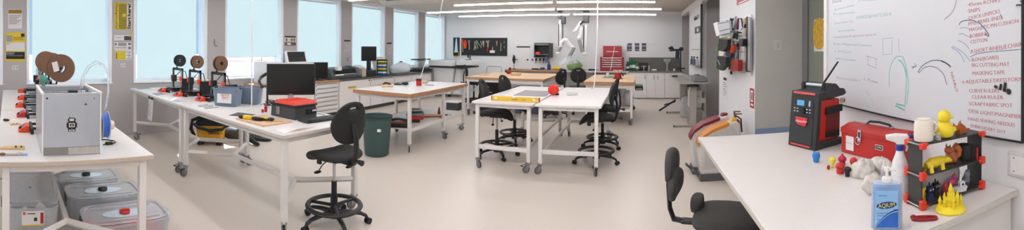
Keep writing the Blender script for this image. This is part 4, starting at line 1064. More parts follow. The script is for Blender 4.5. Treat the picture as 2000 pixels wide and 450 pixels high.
# large white machine in the corner
p = onY(862, 193, 11.95)
t = thing('laser_cutter', 'large white laser machine with a tapered body in the far window corner', 'machine', (-6.05, 12.15, 0.0))
m_lw = M('machine_white', (222, 222, 222), 0.45, nz=0.02)
build('base_body', MB(m_lw).prism([(-0.42, 0.10), (0.20, 0.10), (0.34, 0.98), (-0.42, 0.98)], -0.40, 0.40, 'xz'), t, bevel=0.015)
build('side_body', MB(m_lw).prism([(0.24, 0.10), (0.50, 0.10), (0.54, 0.95), (0.36, 0.95)], -0.30, 0.34, 'xz'), t, bevel=0.01)
build('bed', MB(m_lw).box(-0.56, -0.52, 1.03, 0.34, 0.50, 1.22), t, bevel=0.02)
build('wing_table', MB(m_lw).box(0.345, -0.30, 1.06, 0.92, 0.44, 1.22), t, bevel=0.015)
build('under_tray', MB(m_blackink).box(-0.54, -0.50, 0.985, 0.88, 0.42, 1.029), t, bevel=0.006)
build('lid_glass', MB(M('pale_blue_lid', (176, 198, 214), 0.2)).box(-0.46, -0.40, 1.2205, 0.2, 0.40, 1.232), t, bevel=0.004)
for x, yy in ((-0.36, -0.33), (0.14, -0.33), (-0.36, 0.33), (0.14, 0.33)): build('castor', MB(m_black).cyl((x, yy - 0.02, 0.048), (x, yy + 0.02, 0.048), 0.047, n=14).box(x - 0.03, yy - 0.03, 0.05, x + 0.03, yy + 0.03, 0.099), t)
build('clamp_knob', MB(m_black).ell((0.60, -0.32, 1.0), (0.10, 0.04, 0.035)), t)
t = thing('microscope', 'small grey bench microscope on top of the white laser machine', 'microscope', (-5.45, 12.3, 1.222))
build('base', MB(m_midgrey).box(-0.09, -0.08, 0, 0.10, 0.08, 0.03), t, bevel=0.006); build('arm', MB(m_darkgrey).tube([(0.06, 0, 0.03), (0.07, 0, 0.12), (0.02, 0, 0.17)], 0.025, 8), t); build('head', MB(m_black).tube([(0.0, 0, 0.08), (-0.02, 0, 0.2)], 0.028, 10), t)

# ------------------------------------------------------------------ far wall
YF = YB - 0.002
def wallbox(mb, x0, y0, x1, y1, d0, d1, mat=None):
    """box on the far wall covering a pixel rectangle, between depths d0..d1 in front of the wall"""
    if mat: mb.m(mat)
    a = onY(x0, y1, YB - d1); c = onY(x1, y0, YB - d1)
    mb.box(a.x, YB - d1, a.z, c.x, YB - d0, c.z); return mb
t = thing('tool_board', 'long black tool board on the far wall above the wooden bench', 'tool board', (0, 0, 0))
build('panel', wallbox(MB(m_black), 901, 74, 990.5, 108, 0.004, 0.03), t, bevel=0.004)
build('frame', wallbox(wallbox(MB(m_blackink), 901, 74, 990.5, 75, 0.031, 0.042), 901, 107.2, 990.5, 108, 0.031, 0.042), t)
t = thing('tool_board', 'narrow dark blue board holding the hand saw', 'tool board', (0, 0, 0)); build('panel', wallbox(MB(M('navy_board', (26, 30, 52), 0.5)), 885, 74, 897.3, 109, 0.004, 0.03), t, bevel=0.004); build('frame', wallbox(MB(m_blackink), 885, 73.4, 897.3, 74, 0.004, 0.036), t)
one('hanging_rule', wallbox(MB(m_white), 898.2, 73.5, 900.2, 109.5, 0.004, 0.02), 'tall white rule standing between the two tool boards', 'rule')
def wtool(name, label, cat, parts, grp=None, d=0.033):
    """flat hanging tool: parts = (name, material, pixel polygon or capsule, thickness)"""
    c0 = onY(*parts[0][2][0], YB - d); t = thing(name, label, cat, c0, group=grp)
    for nm, mat, pts, th in parts:
        w = [onY(px, py, YB - d) - c0 for px, py in pts]
        b = MB(mat)
        if len(w) == 2 or nm.startswith(('shaft', 'handle', 'grip')):
            b.tube([q + V((0, -th, 0)) for q in w], th, 6)
        else:
            b.rings([w, [q + V((0, -th * 2, 0)) for q in w]])
        build(nm, b, t)
    build('hanger', MB(m_darkgrey).cyl((0, 0, 0), (0, d - 0.0305, 0), 0.008, n=6), t)
    return t
HT = None
m_pliers = M('tool_steel', (150, 156, 150), 0.35, 0.6, nz=0.1); m_tan = M('tan_handle', (196, 176, 140), 0.5)
wtool('hand_saw', 'hand saw with a yellow handle hanging on the dark blue board', 'saw', [('blade', m_chrome, [(890.5, 75), (892.5, 75), (894.5, 102), (887.5, 102)], 0.004), ('handle_loop', m_yellow, [(887, 102), (895.5, 102), (896, 109), (892, 111.5), (887, 111.5), (886, 107)], 0.012), ('grip_hole', m_blackink, [(889, 105), (893.5, 104.5), (893.5, 108), (888, 109)], 0.014)])
wtool('long_screwdriver', 'orange-handled long screwdriver, first tool on the black board', 'screwdriver', [('shaft', m_tan, [(904.5, 84), (904, 102)], 0.018), ('handle', m_orange, [(905, 77), (904.8, 85)], 0.04)])
wtool('snips', 'pair of orange-handled snips on the black tool board', 'snips', [('blade', m_orange, [(907, 78), (911, 79), (910, 83), (907.5, 82)], 0.012), ('handle', m_orange, [(909, 82), (909.5, 95)], 0.05), ('handle', m_orange, [(911, 82), (910.5, 94)], 0.03)])
wtool('spanner', 'pale spanner on the black tool board beside the orange snips', 'spanner', [('shaft', m_pliers, [(916.5, 80), (917.5, 97)], 0.028), ('jaw', m_pliers, [(914.5, 79), (918, 79), (918.5, 82), (915, 82.5)], 0.012)])
wtool('pliers', 'tan-handled pliers splayed on the black tool board', 'pliers', [('handle', m_tan, [(928, 90), (926.5, 98)], 0.022), ('handle', m_tan, [(929, 90), (930.5, 96)], 0.022), ('jaw', m_pliers, [(927, 80), (929, 80), (929.5, 90), (927, 90)], 0.014)])
wtool('pliers', 'blue-grey long-nose pliers on the black tool board', 'pliers', [('handle', m_pliers, [(931, 81), (934, 95)], 0.024), ('handle', m_pliers, [(933, 82), (938, 90)], 0.02), ('jaw', m_pliers, [(930.5, 79), (933, 79), (934, 83), (931, 83)], 0.014)])
wtool('side_cutters', 'hooked blue-grey cutters on the black tool board', 'cutters', [('handle', m_pliers, [(940, 81), (941, 88), (939.8, 94)], 0.022), ('jaw', m_pliers, [(938.6, 80), (940.6, 80), (940.6, 83), (938.6, 82)], 0.012)])
wtool('tape_measure', 'small yellowish tool at the middle of the black board', 'tool', [('body', m_tan, [(943, 80), (946, 80), (946.5, 87), (943.5, 88)], 0.025), ('clip', m_tan, [(944, 88), (945.5, 88), (945, 92), (944, 92)], 0.01)])
wtool('claw_hammer', 'claw hammer with a red grip on the black tool board', 'hammer', [('shaft', m_tan, [(953.5, 82), (953.5, 92)], 0.026), ('head', m_pliers, [(949, 80), (956, 79), (956.5, 83), (951, 83.5)], 0.025), ('grip', m_redpaint, [(953.5, 92), (953.5, 101)], 0.034)])
wtool('rubber_mallet', 'white-headed rubber mallet hanging head down on the black board', 'mallet', [('shaft', m_tan, [(962.5, 92), (962.5, 99)], 0.014), ('head', m_white, [(958, 98.5), (967, 98.5), (967, 103.5), (958, 103.5)], 0.035)])
wtool('utility_knife', 'pink utility knife on the black tool board', 'knife', [('body', M('pink_plastic', (206, 120, 110), 0.5), [(969.5, 80), (972, 80), (971.5, 88), (970, 88)], 0.016), ('blade', m_pliers, [(970, 88), (971, 88), (970.5, 91), (970.2, 91)], 0.005)])
wtool('wood_file', 'long grey-green file on the black tool board', 'file', [('shaft', M('file_green', (120, 130, 96), 0.5), [(979, 84), (978.8, 100)], 0.026), ('handle', m_darkgrey, [(979, 79), (979, 84)], 0.02)])
wtool('allen_keys', 'small steel keys at the end of the black tool board', 'keys', [('shaft', m_chrome, [(985.5, 81), (984.5, 84)], 0.014), ('shaft', m_chrome, [(985, 91), (985.5, 94)], 0.014)])

one('wall_notice', wallbox(wallbox(MB(m_paper), 1010, 92, 1034, 115, 0.001, 0.004), 1009, 90.5, 1035, 93, 0.0045, 0.012, m_darkgrey).m(m_paper), 'white notice with a dark grey top strip on the far wall', 'notice', smooth=0)
mk = MB(m_ink)
for k in range(6): wallbox(mk, 1013 + (k % 2) * 2, 96 + k * 2.8, 1030 - (k % 3) * 3, 96.8 + k * 2.8, 0.0042, 0.0052)
mk.bm.free()
for k, (x, y) in enumerate(((1030, 116.8), (1039.3, 116.8))):
    one('wall_hook', wallbox(MB(m_blackink), x - 1.2, y - 1.3, x + 1.2, y + 1.3, 0.001, 0.05), ['black hook on the far wall below the white notice', 'black hook on the far wall nearest the black shelf unit'][k], 'hook', bevel=0.01)
t = thing('wall_shelf_unit', 'open black shelf unit on the far wall between notice and extraction arm', 'shelf', (0, 0, 0))
m_sg = M('shelf_charcoal', (44, 46, 46), 0.5, nz=0.1)
b = MB(m_sg)
for r in ((1043, 84.5, 1044.5, 112.5), (1070.5, 84.5, 1076.5, 112.5)): wallbox(b, *r, 0.004, 0.30)
build('side_panel', wallbox(MB(m_sg), 1043, 84.5, 1044.3, 112.5, 0.004, 0.30), t, smooth=0); b.bm.free()
build('side_panel', wallbox(MB(m_sg), 1071.5, 84.5, 1076.5, 112.5, 0.004, 0.30), t, smooth=0)
build('back_panel', wallbox(MB(m_black), 1044.5, 86, 1071.3, 112, 0.004, 0.02), t, smooth=0)
build('shelf_plate', wallbox(MB(m_midgrey), 1044.5, 106.3, 1071.3, 107.2, 0.021, 0.29), t, smooth=0)
build('top_strip', wallbox(MB(M('olive_strip', (126, 132, 84), 0.5)), 1044.4, 87, 1071.3, 88.6, 0.28, 0.30), t, smooth=0)
build('top_panel', wallbox(MB(M('slate_top', (92, 106, 116), 0.5)), 1044.4, 83.6, 1071.3, 86.9, 0.021, 0.30), t, smooth=0)
one('parts_box', wallbox(MB(m_orange), 1045.5, 101.5, 1054, 106.2, 0.06, 0.22), 'orange box on the open black shelf unit', 'box', bevel=0.01)
for k, x in enumerate((1047.5, 1055.5, 1062.0)):
    wtool('nut_driver', ['black driver hanging below the shelf unit, farthest from the doorway', 'black driver hanging in the middle below the shelf unit', 'black driver hanging below the shelf unit, nearest its blue neighbour'][k], 'screwdriver', [('handle', m_blackink, [(x, 113.5), (x, 119)], 0.035), ('shaft', m_redpaint if k != 1 else m_chrome, [(x - 0.5, 119), (x - 1.0, 123.5)], 0.014)], 'drivers below the wall shelf unit', 0.12)
wtool('spray_gun', 'blue air tool hanging below the open shelf unit', 'tool', [('handle', M('slate_blue', (70, 100, 150), 0.4), [(1069, 110), (1068, 122)], 0.05), ('nozzle', m_darkgrey, [(1066, 109), (1071, 108), (1071, 112), (1066, 112)], 0.03)], None, 0.12)

# far counters
YC = 13.08
BZF = 0.90
t = thing('wood_counter', 'wooden counter along the far wall below the notice', 'counter', (0, 0, 0))
xa, xb = onY(986, 140, YC).x, onY(1093, 140, YC).x
build('top', MB(m_woodedge).box(xa, YC, BZF - 0.045, xb, YB - 0.01, BZF), t, bevel=0.004)
for x in (xa + 0.05, xb - 0.05):
    for yy in (YC + 0.06, YB - 0.08): build('leg', MB(m_whitemetal).box(x - 0.025, yy - 0.025, 0, x + 0.025, yy + 0.025, BZF - 0.046), t)
build('lower_shelf', MB(m_greymetal).box(xa + 0.08, YC + 0.08, 0.30, xb - 0.08, YB - 0.1, 0.33), t)
t = thing('far_table', 'pale counter with white legs and a grey back panel on the far wall', 'counter', (0, 0, 0))
x0, x1 = onY(1097, 140, YC).x, onY(1228, 140, YC).x
build('top', MB(M('pale_grey_top', (196, 190, 188), 0.4)).box(x0, YC, BZF - 0.05, x1, YB - 0.01, BZF), t, bevel=0.004)
for x in (x0 + 0.03, x1 - 0.05): build('leg', MB(m_whitemetal).box(x - 0.03, YC + 0.03, 0, x + 0.03, YC + 0.09, BZF - 0.051), t, bevel=0.003)
build('back_panel', MB(M('warm_grey_panel', (140, 138, 134), 0.6)).box(x0 + 0.07, YC + 0.14, 0.06, x1 - 0.09, YC + 0.16, BZF - 0.06), t)
build('drawer', MB(M('plum_drawer', (92, 70, 80), 0.5)).box(x0 + 1.05, YC + 0.05, BZF - 0.13, x1 - 0.6, YC + 0.135, BZF - 0.055), t)
ca, cb2 = x1 + 0.004, XR - 0.02
for k in range(3):
    xa2 = ca + (cb2 - ca) * k / 3; xb2 = ca + (cb2 - ca) * (k + 1) / 3 - 0.004
    t = thing('sink_cabinet', ['white cupboard of the far kitchenette, nearest the red tool chest', 'white cupboard in the middle of the far kitchenette', 'white cupboard of the far kitchenette, beside the doorway'][k], 'cabinet', (xa2, YC + 0.02, 0))
    W = xb2 - xa2
    build('carcass', MB(m_cab).box(0.0, 0.021, 0.02, W, 0.58, BZF - 0.045), t, smooth=0)
    for q in range(2 if k == 1 else 1):
        n = 2 if k == 1 else 1
        d = build('door', MB(m_cab).box(W * q / n + 0.003, 0.0, 0.03, W * (q + 1) / n - 0.003, 0.02, BZF - 0.05), t, bevel=0.002)
        hx_ = W * (q + 1) / n - 0.06 if q == 0 else W * q / n + 0.06
        build('handle', MB(m_chrome).cyl((hx_, -0.02, 0.64), (hx_, -0.02, 0.78), 0.007, n=8).cyl((hx_, -0.02, 0.65), (hx_, 0.0, 0.65), 0.005, n=6).cyl((hx_, -0.02, 0.77), (hx_, 0.0, 0.77), 0.005, n=6), d)
one('worktop', MB(M('taupe_worktop', (128, 118, 112), 0.4, nz=0.08)).box(ca - 0.002, YC, BZF - 0.04, cb2, YB - 0.012, BZF), 'taupe worktop of the kitchenette on the far wall', 'worktop', bevel=0.003)
one('splashback', MB(M('dark_splashback', (104, 102, 96), 0.25, nz=0.1, scale=4)).box(onY(1228, 120, YB).x, YB - 0.011, BZF + 0.001, cb2 - 0.01, YB - 0.003, 1.345), 'dark grey splashback behind the far sink', 'panel', smooth=0)
def onC(px, Y=13.4, z=BZF + 0.001): q = onY(px, 130, Y); return V((q.x, Y, z))
# red tool chest
p = onC(1195, 13.12); t = thing('tool_chest', 'red tool chest with silver drawers and an open lid on the far counter', 'tool chest', p)
m_chest = M('chest_red', (158, 24, 32), 0.3, nz=0.05)
build('body', MB(m_chest).box(-0.39, 0, 0, 0.39, 0.40, 0.46), t, bevel=0.01)
for k in range(5): build('drawer', MB(m_chest).box(-0.33, -0.015, 0.10 + k * 0.072, 0.33, -0.001, 0.165 + k * 0.072).m(m_chrome).box(-0.32, -0.03, 0.128 + k * 0.072, 0.32, -0.0155, 0.158 + k * 0.072), t, bevel=0.003)
build('lid', MB(m_chest).box(-0.31, 0.22, 0.461, 0.31, 0.40, 0.83), t, bevel=0.012)
build('badge', MB(m_white).box(-0.20, 0.217, 0.63, 0.20, 0.2195, 0.645), t)
one('white_strap', MB(m_white).tube([(0.07, 0.205, 0.80), (0.05, 0.205, 0.62), (0.02, 0.2, 0.478), (0.018, -0.03, 0.476), (0.015, -0.05, 0.44), (0.0, -0.05, 0.25), (-0.04, -0.05, 0.02)], 0.008, 6), 'thin white strap hanging down the front of the red tool chest', 'strap', p)
for k, (a, b2) in enumerate(((1223.5, 1235), (1239, 1249.5), (1252.5, 1263))):
    pm = M('poster_purple', (84, 78, 104), 0.5, nz=0.3, scale=9)
    mb = wallbox(MB(m_paper), a, 82.5, b2, 100.5, 0.001, 0.004)
    wallbox(mb, a + .8, 84.5, b2 - .8, 89.5, 0.0042, 0.005, pm); wallbox(mb, a + .8, 90.5, b2 - .8, 97, 0.0042, 0.005, pm); wallbox(mb, a + .8, 97.8, b2 - .8, 99.8, 0.0042, 0.005, m_blackink)
    if k == 0: wallbox(mb, a + 1, 85, a + 3, 87, 0.0051, 0.006, m_white)
    one('wall_poster', mb, ['purple and white poster on the far wall nearest the red tool chest', 'purple poster in the middle of the three on the far wall', 'purple poster of the far wall nearest the doorway'][k], 'poster', group='purple posters on the far wall', smooth=0)
one('wall_conduit', wallbox(MB(m_white), 1264.5, 83.5, 1278, 86, 0.003, 0.04), 'short pale bracket on the far wall beside the posters', 'bracket', bevel=0.008)
for k, (px, h, c) in enumerate(((1226, .30, (30, 74, 60)), (1233, .38, (30, 96, 64)), (1238.5, .40, (40, 110, 70)), (1245, .30, (64, 110, 56)))):
    t = thing('green_canister', ['dark green canister right beside the red tool chest', 'second green canister from the red tool chest', 'tallest green canister on the far counter', 'small olive green canister next to the sink'][k], 'canister', onC(px, 13.42 + 0.07 * (k % 2) - (0.16 if k == 3 else 0)), group='green canisters on the far counter')
    g_ = M('canister_green_%d' % k, c, 0.35, nz=0.2)
    build('body', MB(g_).lathe([(0.05, 0), (0.055, 0.01), (0.055, h - 0.08), (0.03, h - 0.05), (0.03, h - 0.02)], n=16), t); build('cap', MB(M('canister_cap', (20, 70, 56), 0.5)).lathe([(0.034, h - 0.0195), (0.034, h), (0.02, h + 0.005)], n=14), t)
    build('label', MB(m_paper).lathe([(0.0565, h * .25), (0.0565, h * .5)], n=16, cap=False), t)
t = thing('black_basin_box', 'black box standing behind the sink tap', 'box', onC(1256, 13.55)); build('body', MB(m_black).box(-0.15, -0.06, 0, 0.15, 0.06, 0.27), t, bevel=0.01); build('panel', MB(M('box_inset', (50, 40, 52), 0.4)).box(-0.12, -0.064, 0.04, 0.12, -0.061, 0.23), t)
t = thing('sink_tap', 'chrome mixer tap at the far sink', 'tap', onC(1257.5, 13.3)); build('body', MB(m_chrome).cyl((0, 0, 0), (0, 0, 0.16), 0.024), t); build('spout', MB(m_chrome).tube([(0, 0, 0.13), (0, -0.1, 0.17), (0, -0.19, 0.14)], 0.015, 8), t); build('lever', MB(m_chrome).tube([(-0.09, 0, 0.14), (0, 0, 0.16), (0.09, 0, 0.14)], 0.012, 8), t)
t = thing('washing_up_bottle', 'small pale bottle beside the sink tap', 'bottle', onC(1268, 13.4)); build('body', MB(m_cloudy).lathe([(0.03, 0), (0.033, 0.01), (0.033, 0.10), (0.012, 0.13)], n=14), t); build('cap', MB(m_white).cyl((0, 0, 0.13), (0, 0, 0.17), 0.014), t)
one('sponge_cloth', MB(m_white).ell((0, 0, 0.035), (0.10, 0.06, 0.035)), 'white folded cloth beside the far sink', 'cloth', onC(1278, 13.25))
t = thing('glass_funnel', 'clear funnel-shaped dispenser before the dark splashback', 'dispenser', onC(1303, 13.55)); build('bowl', MB(m_cloudy).lathe([(0.03, 0.20), (0.06, 0.27), (0.12, 0.33), (0.12, 0.40)], n=20, cap=False), t); build('stem', MB(m_cloudy).lathe([(0.06, 0), (0.06, 0.012), (0.028, 0.03), (0.028, 0.20)], n=16), t)
one('small_cup', MB(m_white).lathe([(0.03, 0), (0.04, 0.07), (0.036, 0.07), (0.027, 0.006)], n=16), 'small white cup on the far worktop nearest the doorway', 'cup', onC(1317, 13.45))
t = thing('cordless_drill', 'yellow power tool lying on the wooden far counter', 'power tool', onC(1087, 13.3)); build('body', MB(m_yellow).tube([(-0.15, 0, 0.06), (-0.05, 0, 0.07), (0.1, 0, 0.06), (0.14, 0, 0.05)], [0.03, 0.055, 0.05, 0.03], 10), t); build('grip', MB(m_black).tube([(0.08, 0, 0.04), (0.20, 0, 0.03)], 0.03, 8), t)
t = thing('blue_sprayer', 'upright blue bottle on the wooden far counter', 'bottle', onC(1072, 13.35)); build('body', MB(M('royal_blue', (44, 62, 130), 0.4)).lathe([(0.06, 0), (0.065, 0.02), (0.06, 0.16), (0.025, 0.2), (0.025, 0.24)], n=14), t); build('cap', MB(m_darkgrey).cyl((0, 0, 0.24), (0, 0, 0.27), 0.03), t)
one('blue_glove', MB(M('glove_blue', (52, 76, 150), 0.6)).ell((0, 0, 0.04), (0.10, 0.08, 0.04)), 'low blue bundle beside the upright blue bottle', 'glove', onC(1059.5, 13.42))
one('black_tool_roll', MB(m_blackink).tube([(-0.14, 0, 0.025), (0.05, 0, 0.025), (0.16, 0, 0.012)], [0.02, 0.025, 0.01], 8), 'flat black tool on the wooden far counter', 'tool', onC(1046, 13.3))
b = MB(MCLEAR('green_film', (140, 172, 110), 0.7, 0.4)); blob(b, (0, 0, 0.146), (0.26, 0.2, 0.20), 0.10, 22, 10, 9)
one('green_bag', b, 'crumpled green plastic bag on the pale far counter', 'bag', onC(1122, 13.4), smooth=60)
one('yellow_roll', MB(M('amber_roll', (206, 170, 80), 0.5)).torus((0, 0, 0.02), 0.06, 0.02), 'amber tape roll beside the green plastic bag', 'tape', onC(1140, 13.3))
one('black_pouch', MB(m_blackink).cb((0, 0, 0.025), (0.26, 0.14, 0.05)), 'flat black pouch between the green bag and the red chest', 'pouch', onC(1157, 13.35), bevel=0.015)
t = thing('desk_lamp', 'slim black lamp standing on the wooden far counter', 'lamp', onC(1004, 13.3)); build('base', MB(m_black).cyl((0, 0, 0), (0, 0, 0.02), 0.07), t); build('stem', MB(m_black).cyl((0, 0, 0.02), (0, 0, 0.22), 0.010), t); build('head', MB(m_black).tube([(0, 0, 0.20), (-0.01, 0, 0.34), (0.0, 0, 0.42), (-0.01, 0, 0.50)], [0.03, 0.065, 0.05, 0.02], 10), t); build('switch_arm', MB(m_black).tube([(0.03, 0, 0.34), (0.13, 0, 0.34)], 0.012, 6), t)
b = MB(m_greymetal)
for x in (-0.28, 0.28):
    b.tube([(x, 0, 0), (x, 0, 0.93), (x * 0.8, 0, 0.98)], 0.016, 8)
b.tube([(-0.225, 0, 0.98), (0.225, 0, 0.98)], 0.016, 8); b.tube([(-0.28, 0, 0.4), (0.28, 0, 0.4)], 0.014, 8)
one('tube_frame_trolley', b, 'grey tubular frame standing at the far wall beside the wooden counter', 'trolley', (onY(965, 135, 13.3).x, 13.3, 0))

# extraction arms
def duct(name, mat, pts, r, parent, Y):
    c = parent.location
    return build(name, MB(mat).tube([onY(px, py, Y) - c for px, py in pts], r, 14), parent, smooth=50)
m_arm = M('white_arm_tube', (230, 230, 230), 0.35, nz=0.02); m_hose = M('grey_arm_hose', (150, 150, 152), 0.6, nz=0.15, scale=60)
c = onY(1096, 30, 12.75); t = thing('extraction_arm', 'white jointed extraction arm nearest the shelf unit, folded into an arch', 'extraction arm', c)
build('mount', MB(m_darkgrey).box(-0.10, -0.12, -0.10, 0.02, 0.12, 0.16).box(0.02, -0.12, -0.28, 0.14, 0.12, -0.05), t, bevel=0.01)
duct('riser', m_arm, [(1094.5, 40), (1094.5, 92)], 0.045, t, 12.75); duct('support_rod', m_blackink, [(1091.2, 47), (1091.2, 90)], 0.013, t, 12.68); duct('support_rod', m_darkgrey, [(1099, 47), (1099, 84)], 0.016, t, 12.78)
duct('lower_tube', m_hose, [(1097, 88), (1089, 103)], 0.058, t, 12.62); duct('elbow', m_arm, [(1096, 92), (1097, 83), (1102, 78), (1108, 80)], 0.07, t, 12.60); duct('upper_tube', m_arm, [(1106, 78.5), (1113, 88), (1120, 94)], 0.062, t, 12.57)
duct('joint_hose', m_hose, [(1121, 93), (1117, 101), (1112, 110)], 0.062, t, 12.54); duct('elbow_end', m_arm, [(1087, 104), (1093, 103)], 0.045, t, 12.60)
h = MB(m_clear); q = onY(1108, 119, 12.5) - c
h.rings([[(q.x + a * 0.36, q.y + b2 * 0.25, q.z - 0.12 + a * 0.06) for a, b2 in oc], [(q.x + a * 0.22, q.y + b2 * 0.17, q.z + 0.04 + a * 0.05) for a, b2 in oc], [(q.x + 0.05 + a * 0.07, q.y + b2 * 0.07, q.z + 0.16 + a * 0.02) for a, b2 in oc]], cap=False)
build('hood', h, t)
c = onY(1143, 30, 12.75); t = thing('extraction_arm', 'white jointed extraction arm nearest the red tool chest, hanging straight down', 'extraction arm', c)
build('mount', MB(m_darkgrey).box(-0.06, -0.12, -0.24, 0.12, 0.12, 0.16), t, bevel=0.01)
duct('riser', m_arm, [(1143.5, 46), (1143.5, 106)], 0.055, t, 12.75); duct('support_rod', m_blackink, [(1140.3, 50), (1139.3, 100)], 0.014, t, 12.67)
duct('upper_tube', m_arm, [(1136, 43), (1131, 50), (1124, 60)], 0.06, t, 12.6); duct('tip', m_arm, [(1126, 60), (1119, 61.5)], 0.03, t, 12.6); duct('second_tube', m_arm, [(1136, 52), (1134, 60), (1134, 66), (1131, 76)], 0.06, t, 12.62)
duct('joint', m_arm, [(1129.5, 76), (1134, 73)], 0.075, t, 12.6); duct('lower_hose', m_hose, [(1131, 78), (1135, 92), (1138, 102)], 0.058, t, 12.6); duct('elbow_end', m_arm, [(1137, 104), (1141, 106), (1145, 104)], 0.06, t, 12.6); duct('lever', m_blackink, [(1133, 48), (1140, 41)], 0.03, t, 12.56)
# ------------------------------------------------------------------ on the trolley table
Z3 = 0.931
p = at(818, 167.5, Z3); t = thing('tool_pot', 'red pot with a black rim on the wood-edged trolley table', 'pot', p)
build('body', MB(m_redpaint).lathe([(0.045, 0), (0.05, 0.005), (0.052, 0.115), (0.048, 0.115), (0.045, 0.01)], n=22), t); build('rim', MB(m_black).lathe([(0.053, 0.095), (0.054, 0.125), (0.046, 0.125)], n=22, cap=False), t)
build('tool_tip', MB(m_greymetal).cyl((0.01, 0, 0.06), (0.03, 0, 0.145), 0.009), t)
hangcord('thin pale cord slanting from the ceiling to the red pot', [onY(845, 0, p.y + 0.6) if 0 else V((p.x + 0.30, p.y + 0.5, ZC)), V((p.x + 0.22, p.y + 0.38, 2.2)), V((p.x + 0.10, p.y + 0.16, 1.5)), V((p.x + 0.02, p.y + 0.02, 1.08))], m_white, 0.006)
p = at(757, 170, Z3); t = thing('hand_plane', 'small wooden hand plane on the trolley table', 'plane', p, 0.5)
build('body', MB(m_board).box(-0.10, -0.03, 0, 0.10, 0.03, 0.04), t, bevel=0.008); build('handle', MB(M('dark_wood', (74, 44, 36), 0.5)).tube([(-0.09, 0, 0.045), (-0.04, 0, 0.075), (0.03, 0, 0.06), (0.06, 0, 0.042)], [0.012, 0.02, 0.018, 0.01], 8), t)
p = at(785, 166.5, Z3); t = thing('glue_gun', 'black tool with a round head on the trolley table', 'tool', p, 0.6)
build('grip', MB(m_black).tube([(-0.15, 0, 0.016), (-0.06, 0, 0.016), (0.0, 0, 0.018)], 0.015, 8), t); build('head', MB(m_black).ell((0.06, 0, 0.03), (0.07, 0.04, 0.03)), t)
p = at(830, 163, Z3); one('tape_roll', MB(m_beige).cyl((-0.05, 0, 0.034), (0.05, 0, 0.034), 0.033, n=18), 'pale tape roll beside the red pot on the trolley table', 'tape', p)
p = at(838, 167, Z3); one('pencil', MB(m_midgrey).cyl((-0.08, 0, 0.007), (0.10, 0, 0.007), 0.006, n=6), 'grey pencil lying beside the pale tape roll', 'pencil', p, 0.2)
# its lower shelf
ZS = 0.371
def sp(px, py): q = at(px, py, ZS); return q
p = sp(779, 247); t = thing('tool_tray', 'dark tool tray with black handles on the trolley shelf', 'tray', p, 0.4); build('tray', MB(m_blackink).box(-0.16, -0.12, 0, 0.16, 0.12, 0.05, (1.1, 1.1)), t, bevel=0.008); build('red_insert', MB(M('dark_red_insert', (110, 36, 30), 0.5)).box(-0.12, -0.10, 0.05, 0.14, 0.06, 0.07), t); build('handle', MB(m_blackink).tube([(-0.2, -0.05, 0.10), (0.0, -0.02, 0.12), (0.2, 0.0, 0.09)], 0.022, 8), t)
p = sp(811, 238); t = thing('sander_case', 'stack of red and grey tool cases on the trolley shelf', 'case', p, 0.5)
build('base', MB(m_blackink).box(-0.10, -0.09, 0, 0.08, 0.09, 0.05), t, bevel=0.006); build('lower_case', MB(m_redpaint).box(-0.14, -0.10, 0.0505, 0.14, 0.10, 0.11), t, bevel=0.01); build('upper_case', MB(m_midgrey).box(-0.15, -0.11, 0.111, 0.15, 0.11, 0.16, (0.95, 0.95)), t, bevel=0.01); build('top_disc', MB(m_darkgrey).lathe([(0.12, 0.1605), (0.13, 0.175), (0.10, 0.19)], n=20), t); build('dial', MB(m_greymetal).torus((0, 0, 0.205), 0.10, 0.014), t)
p = sp(838, 229); t = thing('level_bar', 'pale wooden bar with a red end on the trolley shelf', 'bar', p, 0.55); build('bar', MB(m_board).box(-0.10, -0.03, 0, 0.24, 0.03, 0.05), t); build('red_stripe', MB(m_redpaint).box(-0.10, -0.034, 0.005, 0.24, -0.0305, 0.02), t); build('end_cap', MB(m_redpaint).cyl((-0.14, 0, 0.025), (-0.1005, 0, 0.025), 0.025), t)
p = sp(857.5, 226.5); t = thing('glue_bottle', 'red glue bottle with a black nozzle on the trolley shelf', 'bottle', p); build('body', MB(M('glue_red', (140, 50, 44), 0.4)).lathe([(0.026, 0), (0.028, 0.01), (0.028, 0.09), (0.018, 0.105)], n=14), t); build('nozzle', MB(m_blackink).lathe([(0.018, 0.1055), (0.016, 0.125), (0.006, 0.165)], n=12), t)
p = sp(870, 226); one('screwdriver', MB(m_blackink).tube([(-0.06, 0, 0.014), (0.03, 0, 0.014), (0.04, 0, 0.014), (0.12, 0, 0.014)], [0.013, 0.012, 0.005, 0.004], 8), 'dark screwdriver behind the red glue bottle', 'screwdriver', p, 0.3)
sheet('large white sheet on the trolley shelf beside the glue bottle', [(843, 236), (859, 230), (851, 226), (836, 231)], M('drawing_paper', (228, 232, 240), 0.5), z=ZS)

# ------------------------------------------------------------------ on the paired white tables
Z4 = 0.916
a, b2 = at(958.5, 196, Z4), at(1053.5, 201, Z4); mid = (a + b2) / 2; ang = math.atan2(b2.y - a.y, b2.x - a.x); L = (b2 - a).length
t = thing('spirit_level', 'yellow spirit level standing on edge at the table front', 'spirit level', mid + V((0, 0.03, 0)), ang)
m_lv = M('level_yellow', (232, 190, 60), 0.4, nz=0.04)
build('body', MB(m_lv).box(-L / 2 + 0.012, -0.013, 0, L / 2 - 0.012, 0.013, 0.062), t, bevel=0.003)
for s in (-1, 1): build('end_cap', MB(m_redpaint).box(s * (L / 2 - 0.006) - 0.0055, -0.015, 0, s * (L / 2 - 0.006) + 0.0055, 0.015, 0.064), t, bevel=0.003)
for x in (-L / 2 + 0.07, L / 2 - 0.08): build('vial', MB(m_white).cyl((x, -0.0165, 0.032), (x, -0.0135, 0.032), 0.018, n=18), t)
build('vial', MB(m_white).box(-0.04, -0.0165, 0.04, 0.0, -0.0135, 0.061), t, bevel=0.003)
